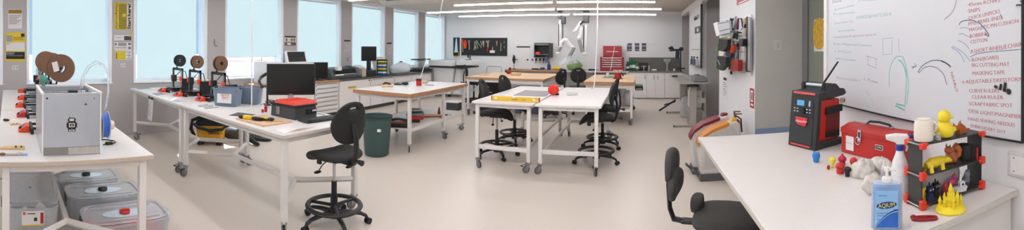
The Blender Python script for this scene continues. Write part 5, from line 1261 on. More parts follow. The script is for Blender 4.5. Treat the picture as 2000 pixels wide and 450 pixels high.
text('STABILA', 0.026, m_blackink, 'lettering', t, frame((0.0, -0.0142, 0.024), (1, 0, 0), (0, 0, 1)), 0.0004)
text('TYPE 80', 0.018, m_blackink, 'lettering', t, frame((0.13, -0.0142, 0.024), (1, 0, 0), (0, 0, 1)), 0.0004)
c4 = [(1002, 186.5), (1066, 189), (1078, 178.5), (1026, 176.5)]
sheet('grey cutting mat on the paired tables behind the spirit level', c4, M('grey_mat', (150, 146, 146), 0.7), name='cutting_mat', cat='mat', z=Z4 + 0.0005, th=0.003)
p = at(1081, 186, Z4); t = thing('tape_dispenser', 'round red tape dispenser standing on the paired white tables', 'tape dispenser', p + V((0, 0, 0.085)), 0.25)
m_rr = M('bright_red', (222, 44, 30), 0.3, nz=0.05)
build('case', MB(m_rr).tube([(0, -0.04, 0), (0, -0.032, 0), (0, -0.015, 0), (0, 0.015, 0), (0, 0.032, 0), (0, 0.04, 0)], [0.05, 0.072, 0.083, 0.083, 0.072, 0.05], 30), t, smooth=60)
build('groove', MB(M('deep_red', (190, 34, 26), 0.35)).torus((0, 0, 0), 0.081, 0.006, (PI / 2, 0, 0), 36, 6), t); build('foot', MB(m_blackink).box(0.02, -0.03, -0.084, 0.085, 0.03, -0.055), t, bevel=0.004)
p = at(1118, 186, Z4); t = thing('clear_case', 'small clear plastic case on the paired white tables', 'case', p, -0.12); m_milk = MCLEAR('milky_case', (240, 238, 238), 0.6)
build('base', MB(m_milk).box(-0.08, -0.045, 0, 0.08, 0.045, 0.022), t, bevel=0.004); build('lid', MB(m_milk).box(-0.08, -0.045, 0.0225, 0.08, 0.045, 0.042), t, bevel=0.004)

# ------------------------------------------------------------------ on and under the far wooden tables
Z5 = 0.931
p = at(995, 146, Z5); t = thing('heat_gun', 'red and black hand tool on the wooden bench by the tool board', 'tool', p); build('body', MB(m_red).tube([(0, 0.05, 0.05), (0.0, 0, 0.09), (0.02, -0.03, 0.14)], [0.05, 0.05, 0.03], 10), t); build('handle', MB(m_blackink).tube([(-0.02, 0, 0.03), (-0.12, 0, 0.10)], 0.025, 8), t); build('tip', MB(m_blackink).cyl((0.02, -0.03, 0.13), (0.02, -0.02, 0.19), 0.03), t)
p = at(1006, 147, Z5); one('wood_offcut', MB(m_board).box(-0.10, -0.08, 0, 0.16, 0.08, 0.07), 'pale wood block beside the red hand tool', 'block', p, 0.1, bevel=0.02)
for k, (px, py) in enumerate(((942, 147.5), (951, 146.5))): one('wood_offcut', MB(m_wood).box(-0.07, -0.05, 0, 0.07, 0.05, 0.03), ['small wood offcut on the wooden bench, nearer the windows', 'small wood offcut on the wooden bench, second from the windows'][k], 'block', at(px, py, Z5), 0.3 * k, bevel=0.004)
p = at(1207, 154, Z5); t = thing('tool_pot', 'red jar holding white-handled tools on the thick wooden bench', 'pot', p); build('body', MB(m_redpaint).lathe([(0.085, 0), (0.09, 0.01), (0.075, 0.14), (0.07, 0.145), (0.06, 0.02)], n=22), t); build('spill_plate', MB(M('dark_red_plate', (140, 24, 30), 0.4)).cyl((0, 0, -0.0), (0, 0, 0.008), 0.13, n=24), t)
for k in range(5): build('tool_handle', MB(m_white if k % 2 else m_beige).tube([((k - 2) * 0.02, 0, 0.10), ((k - 2) * 0.04, -0.02 + 0.01 * k, 0.19), ((k - 2) * 0.055, -0.03 + 0.01 * k, 0.20)], 0.017, 8), t)
build('pliers_grip', MB(m_blackink).tube([(0.07, -0.02, 0.14), (0.11, -0.02, 0.12), (0.12, -0.02, 0.06)], 0.016, 8), t)
sheet('green cutting mat on the thick wooden bench beside the red jar', [(1176, 153), (1203, 153), (1204, 148.5), (1182, 148.5)], M('mat_green', (110, 130, 110), 0.6), name='cutting_mat', cat='mat', z=Z5, th=0.003)
one('white_cup', MB(m_white).lathe([(0.035, 0), (0.042, 0.085), (0.038, 0.085), (0.03, 0.008)], n=18), 'white cup standing on the green mat', 'cup', at(1187, 149.5, Z5) + V((0, 0, 0.004)))
q = onY(1160, 172, 7.2)
hangcord('white cord hanging to the far edge of the paired tables', [(q.x + 0.06, q.y, ZC), (q.x + 0.055, q.y, 1.8), (q.x + 0.03, q.y, 1.3), (q.x, q.y, Z4 + 0.006), (q.x - 0.05, q.y - 0.05, Z4 + 0.008)], m_white, 0.011)
# storage below
def ubox(name, label, cat, c, d, mat, parts=()):
    t = thing(name, label, cat, c); build('body', MB(mat).box(-d[0] / 2, -d[1] / 2, 0, d[0] / 2, d[1] / 2, d[2]), t, bevel=0.012)
    for nm, m_, bx in parts: build(nm, MB(m_).box(*bx), t, bevel=0.003)
    return t
ubox('tool_cabinet', 'black rolling tool cabinet with white labels under the wooden bench', 'cabinet', (-3.70, 9.75, 0), (0.42, 0.5, 0.72), m_blackink, [('label', m_white, (-0.14, -0.256, 0.60, 0.06, -0.2505, 0.66)), ('label', m_white, (-0.16, -0.256, 0.24, 0.08, -0.2505, 0.34)), ('handle', m_chrome, (-0.17, -0.27, 0.50, 0.17, -0.2505, 0.52))])
ubox('storage_crate', 'slate blue storage case under the wooden bench, mid way', 'case', (-2.55, 9.85, 0.0), (0.9, 0.5, 0.66), M('slate_case', (70, 74, 92), 0.5), [('latch', m_white, (-0.34, -0.262, 0.52, -0.24, -0.2505, 0.57)), ('latch', m_white, (0.0, -0.262, 0.52, 0.06, -0.2505, 0.57)), ('label', m_white, (0.14, -0.258, 0.48, 0.40, -0.2505, 0.55))])
ubox('storage_crate', 'white and black crate under the far end of the wooden bench', 'case', (-4.6, 9.55, 0.0), (0.34, 0.4, 0.20), m_darkgrey, [('lid', m_white, (-0.18, -0.21, 0.201, 0.18, 0.21, 0.225))])
t = thing('hanging_tray', 'small black tray with green contents hooked on the side of the thick wooden bench', 'tray', (0.004, 9.35, 0.69))
build('tray', MB(m_black).box(0.012, -0.22, 0, 0.19, 0.22, 0.075), t, bevel=0.006); build('contents', MB(m_green).box(0.02, -0.20, 0.0755, 0.18, 0.20, 0.11), t, bevel=0.01); build('window', MB(m_midgrey).box(0.03, -0.223, 0.012, 0.165, -0.2205, 0.05), t, smooth=0)
for y in (-0.15, 0.15): build('hook_strap', MB(m_black).box(0.0, y - 0.02, 0.02, 0.011, y + 0.02, 0.22), t)
for k, (px, py, s_) in enumerate(((1212, 219, 0.20), (1221, 218, 0.15))):
    b = MB(m_cloudy); blob(b, (0, 0, s_), (s_ * 0.8, s_, s_ * 1.3), 0.10, 20, 10, 11 + k)
    one('clear_bag', b, ['larger clear bag of parts on the shelf below the thick wooden bench', 'smaller clear bag of parts beside the larger one'][k], 'bag', (-0.42 + 0.28 * k, 9.1 + 0.1 * k, 0.332), smooth=60)
# waste bin beside the computer bench
p = at(733, 306, 0); t = thing('waste_bin', 'dark green plastic waste bin beside the trolley table', 'bin', (p.x - 0.05, p.y + 0.1, 0.0))
m_bin = M('bin_green', (58, 86, 84), 0.5, nz=0.08)
build('body', MB(m_bin).lathe([(0.17, 0.0), (0.185, 0.02), (0.225, 0.56), (0.235, 0.565), (0.238, 0.60), (0.222, 0.60), (0.18, 0.03), (0.02, 0.025)], n=36), t)
build('liner', MB(m_blackink).lathe([(0.221, 0.595), (0.2405, 0.602), (0.242, 0.585)], n=36, cap=False), t); build('handle_tab', MB(m_white).box(0.16, -0.21, 0.40, 0.21, -0.17, 0.44), t, bevel=0.006)
# ------------------------------------------------------------------ opposite wall: tool panel, signs, desk, bins
def rwbox(mb, x0, y0, x1, y1, d0, d1, mat=None, XP=XR):
    """box on the wall x = XP covering a pixel rectangle (x0 = farther edge), between depths d0..d1 off the wall"""
    if mat: mb.m(mat)
    X = XP - d1
    a = onX(x0, (y0 + y1) / 2, X); c = onX(x1, (y0 + y1) / 2, X); xm = (x0 + x1) / 2
    zt = onX(xm, y0, X).z; zb = onX(xm, y1, X).z
    mb.box(XP - d1, c.y, zb, XP - d0, a.y, zt); return mb
t = thing('pegboard', 'white pegboard panel crowded with tools on the wall by the bins', 'tool board', (0, 0, 0))
y_a, y_b = onX(1407, 90, XR).y, onX(1469.5, 90, XR).y
za, zb = 1.28, 2.13
build('panel', MB(m_white).box(XR - 0.022, y_b, za, XR - 0.002, y_a, zb), t, bevel=0.004)
build('rail', MB(m_greymetal).box(XR - 0.03, y_b + 0.05, 1.84, XR - 0.0225, y_a - 0.05, 1.86).box(XR - 0.03, y_b + 0.05, 1.60, XR - 0.0225, y_a - 0.05, 1.62), t)
def rtool(name, label, cat, parts, d=0.065, grp=None):
    c0 = onX(*parts[0][2][0], XR - d); t = thing(name, label, cat, c0, group=grp)
    for nm, mat, pts, th in parts:
        w = [onX(px, py, XR - d) - c0 for px, py in pts]
        b = MB(mat)
        if len(w) == 2: b.tube([w[0], w[0].lerp(w[1], .5), w[1]], [th * .8, th, th * .8], 8)
        else: b.rings([w, [q + V((th * (1.6 if d > 0.1 else -1.4), 0, 0)) for q in w]])
        build(nm, b, t, bevel=0.0)
    build('hanger', MB(m_greymetal).cyl((0, 0, 0), (d - 0.031, 0, 0), 0.006, n=6), t)
    return t
m_dk = M('dark_tool', (38, 38, 46), 0.5, nz=0.2); m_lead = M('lead_grey', (150, 150, 156), 0.4, nz=0.1)
rtool('brochure_rack', 'tilted clear wire rack with a white card at the far edge of the tool panel', 'rack', [('card', m_white, [(1393, 46), (1400, 43), (1406, 68), (1399, 71)], 0.02), ('tray', m_cloudy, [(1402, 44), (1424, 40), (1426, 64), (1406, 69)], 0.02), ('wire', m_darkgrey, [(1402, 47), (1424, 42)], 0.006), ('wire', m_darkgrey, [(1405, 61), (1426, 56)], 0.006), ('wire', m_darkgrey, [(1407, 69), (1427, 64)], 0.006)], 0.14)
rtool('wire_cutters', 'dark pair of cutters beside the wire rack on the tool panel', 'cutters', [('handle', m_dk, [(1421, 40), (1420, 56)], 0.03), ('handle', m_dk, [(1424, 41), (1423, 58)], 0.028), ('head', m_lead, [(1420, 55), (1424, 56), (1423, 62), (1421, 62)], 0.02)])
rtool('tin_snips', 'dark blue tin snips, second along the top of the tool panel', 'snips', [('handle', M('ink_blue', (40, 48, 70), 0.5), [(1429, 36), (1427.5, 55)], 0.035), ('handle', MATS['ink_blue'], [(1432, 37), (1430, 58)], 0.03), ('blade', m_lead, [(1427, 55), (1430, 56), (1429, 62), (1427, 61)], 0.02)])
rtool('scissors', 'silver scissors on the top row of the tool panel', 'scissors', [('blade', m_lead, [(1433, 42), (1437, 36), (1439, 38), (1434, 55), (1432, 55)], 0.012), ('grip', m_greymetal, [(1435, 36), (1438, 33)], 0.018)])
rtool('craft_knife', 'dark red handled knife on the top row of the tool panel', 'knife', [('handle', M('maroon_grip', (110, 36, 52), 0.4), [(1443, 36), (1440.5, 57)], 0.026), ('blade', m_lead, [(1440, 57), (1441.3, 57), (1440.5, 62), (1439.6, 61)], 0.008)])
rtool('scissors', 'blue-grey scissors beside the dark red knife', 'scissors', [('blade', M('pale_blue_blade', (176, 184, 204), 0.4), [(1446, 37), (1449, 40), (1451, 54), (1448, 60), (1445, 56)], 0.012), ('grip', MATS['ink_blue'], [(1448, 36), (1451, 53)], 0.014)])
rtool('wood_chisel', 'pale wooden handled chisel at the right end of the top row of tools' if 0 else 'pale wooden handled chisel next to the tall steel rulers', 'chisel', [('handle', M('ochre_grip', (206, 176, 120), 0.5), [(1455, 36), (1454, 52)], 0.028), ('grip_end', m_blackink, [(1456, 48), (1455, 54)], 0.02), ('blade', m_beige, [(1453, 56), (1456, 56), (1456, 70), (1452, 70)], 0.012)])
rtool('steel_ruler', 'tall dark steel ruler hanging on the tool panel', 'ruler', [('blade', m_dk, [(1459, 33), (1461.5, 33), (1461.5, 141), (1458.5, 140)], 0.012)], 0.045)
rtool('steel_ruler', 'tall pale grey steel ruler at the near edge of the tool panel', 'ruler', [('blade', m_lead, [(1463, 33.5), (1467.5, 33.5), (1467, 140), (1462.5, 140)], 0.012), ('tip', m_blackink, [(1462.5, 138), (1467, 138.5), (1467, 141), (1462.5, 140.5)], 0.014)], 0.045)
rtool('tool_shelf', 'short black bracket shelf across the middle of the tool panel', 'shelf', [('bar', m_blackink, [(1435, 61), (1449, 63), (1449, 65), (1435, 64)], 0.05), ('hanger', m_dk, [(1436, 64), (1434, 74)], 0.03), ('hanger', m_dk, [(1440, 65), (1439, 77)], 0.022)], 0.09)
rtool('tool_pouch', 'black and green tool pouch on the upper far side of the tool panel', 'pouch', [('body', M('pouch_black', (38, 40, 38), 0.8, nz=0.3), [(1404, 76), (1421, 77), (1420, 90), (1412, 101), (1403, 99)], 0.04), ('flap', M('olive_flap', (110, 104, 60), 0.7), [(1407, 74), (1424, 75), (1424, 77.5), (1407, 77)], 0.04), ('lime_edge', M('lime_strap', (110, 150, 80), 0.6), [(1402, 86), (1400, 99)], 0.02)], 0.22)
rtool('tool_pouch', 'black and green tool pouch on the lower far side of the tool panel', 'pouch', [('body', MATS['pouch_black'], [(1400, 110), (1418, 112), (1417, 128), (1408, 138), (1400, 134)], 0.04), ('lime_edge', MATS['lime_strap'], [(1398.5, 120), (1398.5, 133)], 0.02), ('silver_clip', m_lead, [(1402, 117), (1407, 128)], 0.01)], 0.22)
rtool('paint_scraper', 'white plastic scraper between the two tool pouches', 'scraper', [('body', m_white, [(1424, 70), (1429, 70), (1431, 88), (1425, 90)], 0.02)], 0.06)
rtool('glue_stick_card', 'cream card of small parts below the upper tool pouch', 'card', [('card', M('cream_card', (226, 222, 200), 0.6), [(1407, 100), (1419, 99), (1416, 109), (1407, 109)], 0.02), ('tool', m_dk, [(1410, 98), (1409, 103)], 0.02), ('tool', m_dk, [(1415, 98), (1414, 103)], 0.02)], 0.07)
rtool('orange_pliers', 'orange-handled pliers in the centre of the tool panel', 'pliers', [('handle', m_orange, [(1427, 94), (1431, 100)], 0.035), ('handle', m_orange, [(1433, 88), (1430, 102)], 0.036), ('handle', M('rust_grip', (160, 56, 40), 0.5), [(1436, 88), (1434, 102)], 0.03), ('jaw', m_lead, [(1431, 80), (1436, 80), (1435, 88), (1432, 88)], 0.02)], 0.115)
rtool('purple_snips', 'dark purple tool hanging below the orange-handled pliers', 'snips', [('body', M('dark_purple', (56, 40, 80), 0.5), [(1421, 95), (1425, 94), (1434, 104), (1430, 113), (1422, 110)], 0.03)], 0.06)
rtool('safety_glasses', 'small clear and grey clip below the bracket shelf', 'clip', [('body', m_lead, [(1434, 81), (1443, 81), (1443, 84), (1434, 83.5)], 0.02), ('strap', m_dk, [(1438, 85), (1443, 94)], 0.012)], 0.036)
rtool('black_holster', 'black tapered holster beside the tall rulers', 'holster', [('body', m_blackink, [(1450, 76), (1459, 76), (1457, 91), (1452, 91)], 0.04)], 0.072)
rtool('green_screwdriver', 'bright green screwdriver handles low on the tool panel', 'screwdriver', [('handle', M('bright_green', (60, 150, 84), 0.4), [(1425.5, 114), (1426, 136)], 0.034), ('handle', MATS['bright_green'], [(1431, 117), (1431, 138)], 0.03), ('tip', m_blackink, [(1428.5, 138), (1428, 145)], 0.02)], 0.07)
rtool('red_level', 'wide dark red block-shaped tool low on the tool panel', 'tool', [('body', M('brick_red', (150, 36, 36), 0.45), [(1436, 117), (1450.5, 117), (1450, 139), (1436, 139.5)], 0.05), ('shaft', m_lead, [(1445, 98), (1445, 117)], 0.012), ('shaft', m_dk, [(1442, 98), (1442, 117)], 0.014)], 0.08)
rtool('putty_knife', 'pale grey blade hanging above the dark red block', 'blade', [('blade', m_lead, [(1436, 98), (1441, 97), (1441, 110), (1438, 114)], 0.012), ('handle', m_dk, [(1438, 107), (1436, 112)], 0.014)], 0.05)
rtool('thin_file', 'thin pale file between the red block and the rulers', 'file', [('shaft', m_beige, [(1454, 92), (1453.6, 118)], 0.012)], 0.05)

def rplate(name, label, cat, r, parts=(), mat=None, d=0.006, XP=XR, d0=0.001):
    t = thing(name, label, cat, (0, 0, 0)); build('plate', rwbox(MB(mat or m_white), *r, d0, d, None, XP), t, bevel=0.0015, smooth=0)
    for nm, m_, rr_ in parts: build(nm, rwbox(MB(m_), *rr_, d + 0.0003, d + 0.0015, None, XP), t, smooth=0)
    return t
m_sign = M('sign_red', (176, 30, 44), 0.4)
rplate('fire_sign', 'dark red safety sign above the tool panel', 'sign', (1439, -14, 1466, 5), [('white_band', m_white, (1442, 1.4, 1463, 3.2))], m_sign)
t = rplate('fire_sign', 'narrow red fire extinguisher sign low on the wall by the alcove corner', 'sign', (1464.5, 173, 1472, 211), [('white_field', m_white, (1466.3, 177, 1470.4, 199)), ('symbol', m_sign, (1467.6, 181, 1469.2, 196)), ('caption', m_white, (1466, 203, 1471, 207))], m_sign)
rplate('wall_notice', 'white procedure sheet with a black header below the tool panel', 'notice', (1411, 150, 1420, 194), [('header', m_blackink, (1412.8, 152, 1418.8, 157))] + [('line', m_ink, (1412.5, 161 + k * 4, 1417 + k % 3, 162 + k * 4)) for k in range(7)], m_paper, 0.003)
# switch on the alcove face, yellow disc on the door
def plateY(name, label, cat, x0, y0, x1, y1, Y, mat, extra=()):
    t = thing(name, label, cat, (0, 0, 0))
    def bx(mb, r, d0, d1):
        a, c = onY(r[0], r[3], Y - d1), onY(r[2], r[1], Y - d1); mb.box(a.x, Y - d1, a.z, c.x, Y - d0, c.z); return mb
    build('plate', bx(MB(mat), (x0, y0, x1, y1), 0.001, 0.010), t, bevel=0.003)
    for nm, m_, r in extra: build(nm, bx(MB(m_), r, 0.0102, 0.015), t, bevel=0.001)
    return t
m_sw = M('switch_plate', (206, 206, 206), 0.4)
plateY('light_switch', 'pale light switch plate on the grey alcove wall', 'switch', 1512, 79, 1527, 99, 5.15, m_sw, [('rocker', M('switch_rocker', (190, 190, 192), 0.4), (1516, 83.5, 1523, 94.5))])
c = onX(1606, 66, 2.35)
t = thing('door_notice', 'yellow round-edged paper hanging on the grey-green door', 'notice', (2.302, c.y, c.z))
m_yp = M('mustard_paper', (206, 164, 56), 0.7, nz=0.3, scale=25)
build('disc', MB(m_yp).prism(sup(0.17, 0.205, 28, 2.4), -0.004, 0.004, 'yz'), t); build('card', MB(m_paper).box(0.0045, -0.16, -0.23, 0.008, 0.155, 0.19), t, smooth=0)

# recessed notice board farther along
t = thing('display_panel', 'narrow white display panel with a dark edge and small shelf, between the doorways', 'panel', (0, 0, 0))
y0_, y1_ = onX(1369, 70, XR - .03).y, onX(1352, 70, XR - .03).y
build('panel', MB(m_white).box(XR - 0.03, y0_, 1.19, XR - 0.002, y1_, 2.72), t); build('edge', MB(m_darkgrey).box(XR - 0.045, y0_ - 0.05, 1.19, XR - 0.002, y0_ - 0.001, 2.72), t)
build('shelf_lip', MB(m_greymetal).box(XR - 0.14, y0_, 1.22, XR - 0.031, y1_, 1.24), t)
build('strip', MB(m_greymetal).box(XR - 0.05, y0_ + 0.3, 1.62, XR - 0.031, y1_, 1.645), t)
for k, (px, c_) in enumerate(((1351.5, (70, 90, 130)), (1356, (110, 100, 120)), (1362, (190, 190, 194)))):
    q = onX(px, 120, XR - .08)
    t = thing('small_bottle', ['slate blue bottle on the small shelf of the display panel', 'purple-grey bottle on the small shelf of the display panel', 'pale bottle on the small shelf of the display panel'][k], 'bottle', (XR - 0.085, q.y, 1.2405)); bm_ = M('bottle_%d' % k, c_, 0.4)
    build('body', MB(bm_).lathe([(0.035, 0), (0.04, 0.01), (0.04, 0.13), (0.018, 0.16), (0.018, 0.18)], n=14), t); build('cap', MB(m_darkgrey).cyl((0, 0, 0.18), (0, 0, 0.215), 0.022), t)
rplate('photo_strip', 'pale photo strip at the top of the display panel', 'picture', (1354, 22, 1367.5, 40), [('image', m_midgrey, (1355, 30, 1366, 37)), ('skyline', m_dk, (1356, 35, 1362, 39))], m_paper, 0.036, d0=0.031)
rplate('photo_card', 'dark photo card in the middle of the display panel', 'picture', (1357, 52, 1367.8, 65), [('image', m_white, (1361, 55, 1364, 62))], m_darkgrey, 0.036, d0=0.031)

# height-adjustable drawing desk
t = thing('drafting_desk', 'pale grey height-adjustable desk along the wall beyond the bins', 'desk', (1.22, 9.2, 0))
m_dg = M('desk_grey', (166, 162, 154), 0.5, nz=0.04)
build('desktop', MB(m_dg).box(-0.29, -1.0, 0.915, 0.33, 1.45, 0.945), t, bevel=0.005)
build('top_ledge', MB(m_greymetal).box(0.05, -0.62, 0.946, 0.12, 1.40, 0.985), t, bevel=0.004)
for yy in (-0.85, 1.0):
    lg_ = build('leg', MB(m_dg).box(-0.06, yy - 0.05, 0.03, 0.08, yy + 0.05, 0.90), t, bevel=0.006)
    build('foot', MB(M('desk_foot', (150, 144, 132), 0.5)).box(-0.38, yy - 0.035, 0.0, 0.30, yy + 0.035, 0.035), lg_, bevel=0.008)
    build('foot_cap', MB(m_darkgrey).box(-0.405, yy - 0.037, 0.0, -0.381, yy + 0.037, 0.037), lg_, bevel=0.004)
build('crossbeam', MB(m_dg).box(0.27, -0.80, 0.30, 0.29, 0.95, 0.70).box(0.08, -0.87, 0.5, 0.27, -0.83, 0.6).box(0.08, 0.98, 0.5, 0.29, 1.02, 0.6).box(0.27, -0.87, 0.5, 0.29, -0.80, 0.6).box(0.27, 0.95, 0.5, 0.29, 0.98, 0.6), t)
build('keyboard_slot', MB(m_blackink).box(-0.12, -0.99, 0.855, 0.12, -0.86, 0.895), t, bevel=0.004)
t = thing('desk_machine', 'rounded dark grey device on the near end of the drafting desk', 'device', (1.38, 8.42, 0.946)); build('body', MB(m_midgrey).prism([(-0.15, 0), (0.15, 0), (0.16, 0.06), (0.10, 0.13), (-0.12, 0.15), (-0.16, 0.05)], -0.12, 0.12, 'xz'), t, bevel=0.02); build('panel', MB(M('plum_panel', (70, 40, 60), 0.4)).box(-0.11, -0.09, 0.148, 0.0, 0.09, 0.155), t)
p_ = V((1.25, 8.75, 0.0)); t = ubox('paper_box', 'white paper carton standing on a stool below the drafting desk', 'carton', V((1.33, 8.74, 0.36)), (0.28, 0.30, 0.38), M('carton_white', (216, 210, 204), 0.6), [('crease', m_ink, (-0.10, -0.152, 0.25, 0.08, -0.1505, 0.26))])
ubox('carton_stool', 'plain beige low stool below the drafting desk', 'stool', V((1.32, 8.74, 0.0)), (0.30, 0.32, 0.355), M('stool_beige', (164, 154, 142), 0.6))
b = MB(m_cloudy); blob(b, (0, 0, 0.22), (0.12, 0.16, 0.28), 0.10, 18, 10, 31)
one('clear_bag', b, 'crumpled pale plastic bag on the floor under the drafting desk', 'bag', (1.20, 9.55, 0.002), smooth=60)
t = thing('floor_stand', 'black angled floor stand with two rods beside the drafting desk', 'stand', at(1303, 217, 0))
q0 = t.location; a_, b_ = at(1288, 216, 0.02) - q0, away(1319, 196, 10.2) - q0; a2_, b2_ = at(1298, 205, 0.02) - q0, away(1318, 199, 10.4) - q0
build('rod', MB(m_blackink).tube([a_, b_], 0.022, 8), t); build('rod', MB(m_blackink).tube([a2_, b2_], 0.02, 8), t); build('cross_rod', MB(m_blackink).tube([b_, b_ + V((0.02, 0.3, -0.02)), b2_], 0.018, 8), t)
p = V((0.985, 9.9, 0.946)); t = thing('arm_lamp', 'black clamp lamp with a horizontal arm on the drafting desk', 'lamp', p)
def L_(px, py): return onY(px, py, 9.9) - p
build('post', MB(m_black).tube([L_(1329.5, 140), L_(1329.2, 96)], 0.022, 8), t); build('clamp', MB(m_black).box(-0.05, -0.04, 0, 0.08, 0.04, 0.04), t); build('cross_bar', MB(m_black).tube([L_(1322, 134), L_(1338, 134)], 0.018, 8), t)
build('arm', MB(m_black).tube([L_(1332, 97), L_(1317, 98), L_(1308, 99)], 0.022, 8), t); build('lamp_head', MB(M('maroon_shade', (66, 24, 40), 0.4)).tube([L_(1306, 95), L_(1312, 93), L_(1316, 97)], [0.03, 0.045, 0.02], 10), t)
build('diffuser_box', MB(M('dark_navy_box', (36, 32, 60), 0.4)).tube([L_(1323.5, 99.5), L_(1322.5, 114.5)], 0.05, 10), t); build('joint', MB(m_black).ell(L_(1330.5, 96), (0.06, 0.04, 0.05)), t)

# two slim recycling bins with coloured lid bands
def slimbin(label, x, y, accent, hood, h, cat='bin'):
    t = thing('recycling_bin', label, cat, (x, y, 0.0), group=None)
    m_b = M('bin_body_grey', (206, 203, 198), 0.5, nz=0.03); m_bb = M('bin_base_dark', (86, 84, 86), 0.6, nz=0.08)
    prof = [(-0.24, 0.085), (0.24, 0.085), (0.27, h - 0.14), (0.27, h - 0.05), (0.22, h - 0.01), (0.10, h - 0.04), (-0.10, h - 0.11), (-0.22, h - 0.19), (-0.27, h - 0.28), (-0.27, h - 0.33)]
    build('body', MB(m_b).prism(prof, -0.11, 0.11, 'xz'), t, bevel=0.02, seg=3)
    ins = [(-0.19, 0.16), (0.19, 0.16), (0.22, h - 0.16), (0.17, h - 0.07), (0.04, h - 0.10), (-0.12, h - 0.17), (-0.205, h - 0.28)]
    build('side_panel', MB(M('bin_panel_grey', (190, 187, 184), 0.5)).prism(ins, -0.116, -0.1101, 'xz'), t, bevel=0.003)
    build('base', MB(m_bb).prism([(-0.25, 0.0), (0.25, 0.0), (0.255, 0.09), (-0.255, 0.09)], -0.115, 0.115, 'xz'), t, bevel=0.01)
    build('pedal', MB(m_bb).prism([(-0.33, 0.10), (-0.25, 0.03), (-0.25, 0.06), (-0.32, 0.125)], -0.04, 0.04, 'xz'), t, bevel=0.004)
    top = [(0.12, h - 0.030), (-0.10, h - 0.107), (-0.22, h - 0.187), (-0.272, h - 0.28)]
    b = MB(accent)
    k = [(px, pz + 0.004) for px, pz in top] + [(px - 0.004, pz - 0.035) for px, pz in top[::-1]]
    b.rings([[(px, -0.117, pz) for px, pz in k], [(px, 0.117, pz) for px, pz in k]])
    build('lid_band', b, t)
    build('hinge_cap', MB(hood).prism([(0.15, h - 0.03), (0.225, h - 0.022), (0.245, h + 0.012), (0.17, h + 0.012)], -0.06, 0.06, 'xz'), t, bevel=0.006)
    return t
m_mar = M('lid_maroon', (120, 30, 44), 0.45); m_amb = M('lid_amber', (206, 130, 40), 0.45)
slimbin('slim pale recycling bin with an amber lid band, nearer the whiteboard bench', 1.065, 5.00, m_amb, M('amber_cap', (226, 180, 60), 0.45), 0.745)
slimbin('slim pale recycling bin with a maroon lid band, behind the amber one', 1.01, 5.30, m_mar, m_mar, 0.765)
e = onY(1453, 262, 5.55); t = thing('fire_extinguisher', 'dark red fire extinguisher standing beyond the recycling bins', 'fire extinguisher', (1.44, 5.60, 0.0))
m_ex = M('extinguisher_red', (140, 46, 44), 0.35)
build('cylinder', MB(m_ex).lathe([(0.08, 0), (0.082, 0.02), (0.082, 0.56), (0.07, 0.61), (0.04, 0.645), (0.03, 0.65)], n=24), t); build('label_band', MB(m_white).lathe([(0.0835, 0.30), (0.0835, 0.52)], n=24, cap=False), t)
build('valve', MB(m_cardboard).cyl((0, 0, 0.65), (0, 0, 0.71), 0.02).box(-0.02, -0.015, 0.70, 0.10, 0.015, 0.715).box(-0.02, -0.015, 0.735, 0.08, 0.015, 0.75).box(-0.02, -0.012, 0.71, 0.0, 0.012, 0.745), t); build('hose', MB(m_blackink).tube([(0.02, 0, 0.68), (0.08, -0.03, 0.64), (0.095, -0.03, 0.45)], 0.012, 8), t)

# ------------------------------------------------------------------ on the whiteboard bench
B = BZ + 0.001
def P(px, py, dz=0.0): return at(px, py, B + dz)
RO = P(1592, 296); rzr = math.atan2(-0.93, 0.36)
t = thing('jobsite_radio', 'black and red jobsite radio with an antenna at the back of the bench', 'radio', RO, rzr)
W = 0.262; D = 0.285; Hh = 0.395
m_rb = M('radio_black', (46, 47, 49), 0.55, nz=0.12, scale=160, bump=0.3); m_rr2 = M('radio_red', (196, 42, 34), 0.45, nz=0.05)
core = MB(m_rr2).prism([(0.03, 0.02), (D - 0.02, 0.02), (D - 0.005, Hh - 0.07), (0.055, Hh - 0.06)], -W + 0.02, -0.02, 'yz')
build('case', core, t, bevel=0.01)
fr_ = MB(m_rb).prism([(0.0, 0.0), (0.035, 0.0), (0.07, Hh - 0.03), (0.045, Hh - 0.01), (0.035, Hh - 0.012)], -W, 0.0, 'yz')
build('front_frame', fr_, t, bevel=0.012)
gr = MB(M('speaker_grille', (50, 52, 54), 0.7, nz=0.35, scale=420, bump=0.6)).prism([(-0.004, 0.03), (0.0015, 0.03), (0.0225, 0.215), (0.016, 0.215)], -W + 0.03, -0.035, 'yz'); build('speaker_grille', gr, t, bevel=0.004)
build('red_edge', MB(M('radio_edge_red', (214, 66, 62), 0.4)).prism([(-0.003, 0.012), (0.004, 0.012), (0.005, 0.022), (-0.001, 0.022)], -W + 0.03, -0.05, 'yz'), t)
build('red_edge', MB(MATS['radio_edge_red']).prism([(0.026, Hh - 0.03), (0.04, Hh - 0.03), (0.043, Hh - 0.017), (0.032, Hh - 0.017)], -W + 0.025, -0.03, 'yz'), t)
build('base_bumper', MB(m_rb).prism([(0.036, 0.0), (D + 0.01, 0.0), (D + 0.01, 0.05), (0.04, 0.05)], -W, 0.0, 'yz'), t, bevel=0.012)
build('top_cover', MB(m_rb).prism([(0.046, Hh - 0.075), (D + 0.02, Hh - 0.05), (D + 0.055, Hh - 0.035), (D + 0.03, Hh + 0.0), (D - 0.02, Hh + 0.006), (D - 0.06, Hh + 0.04), (0.17, Hh + 0.04), (0.13, Hh - 0.005), (0.05, Hh - 0.012)], -W + 0.004, -0.004, 'yz'), t, bevel=0.008)
cp = build('control_panel', MB(M('panel_dark', (38, 38, 42), 0.5)).prism([(0.014, 0.215), (0.02, 0.215), (0.0345, 0.33), (0.028, 0.33)], -W + 0.035, -0.04, 'yz'), t, bevel=0.003)
m_lcd = MEMIT('lcd_blue', (120, 190, 240), 0.9)
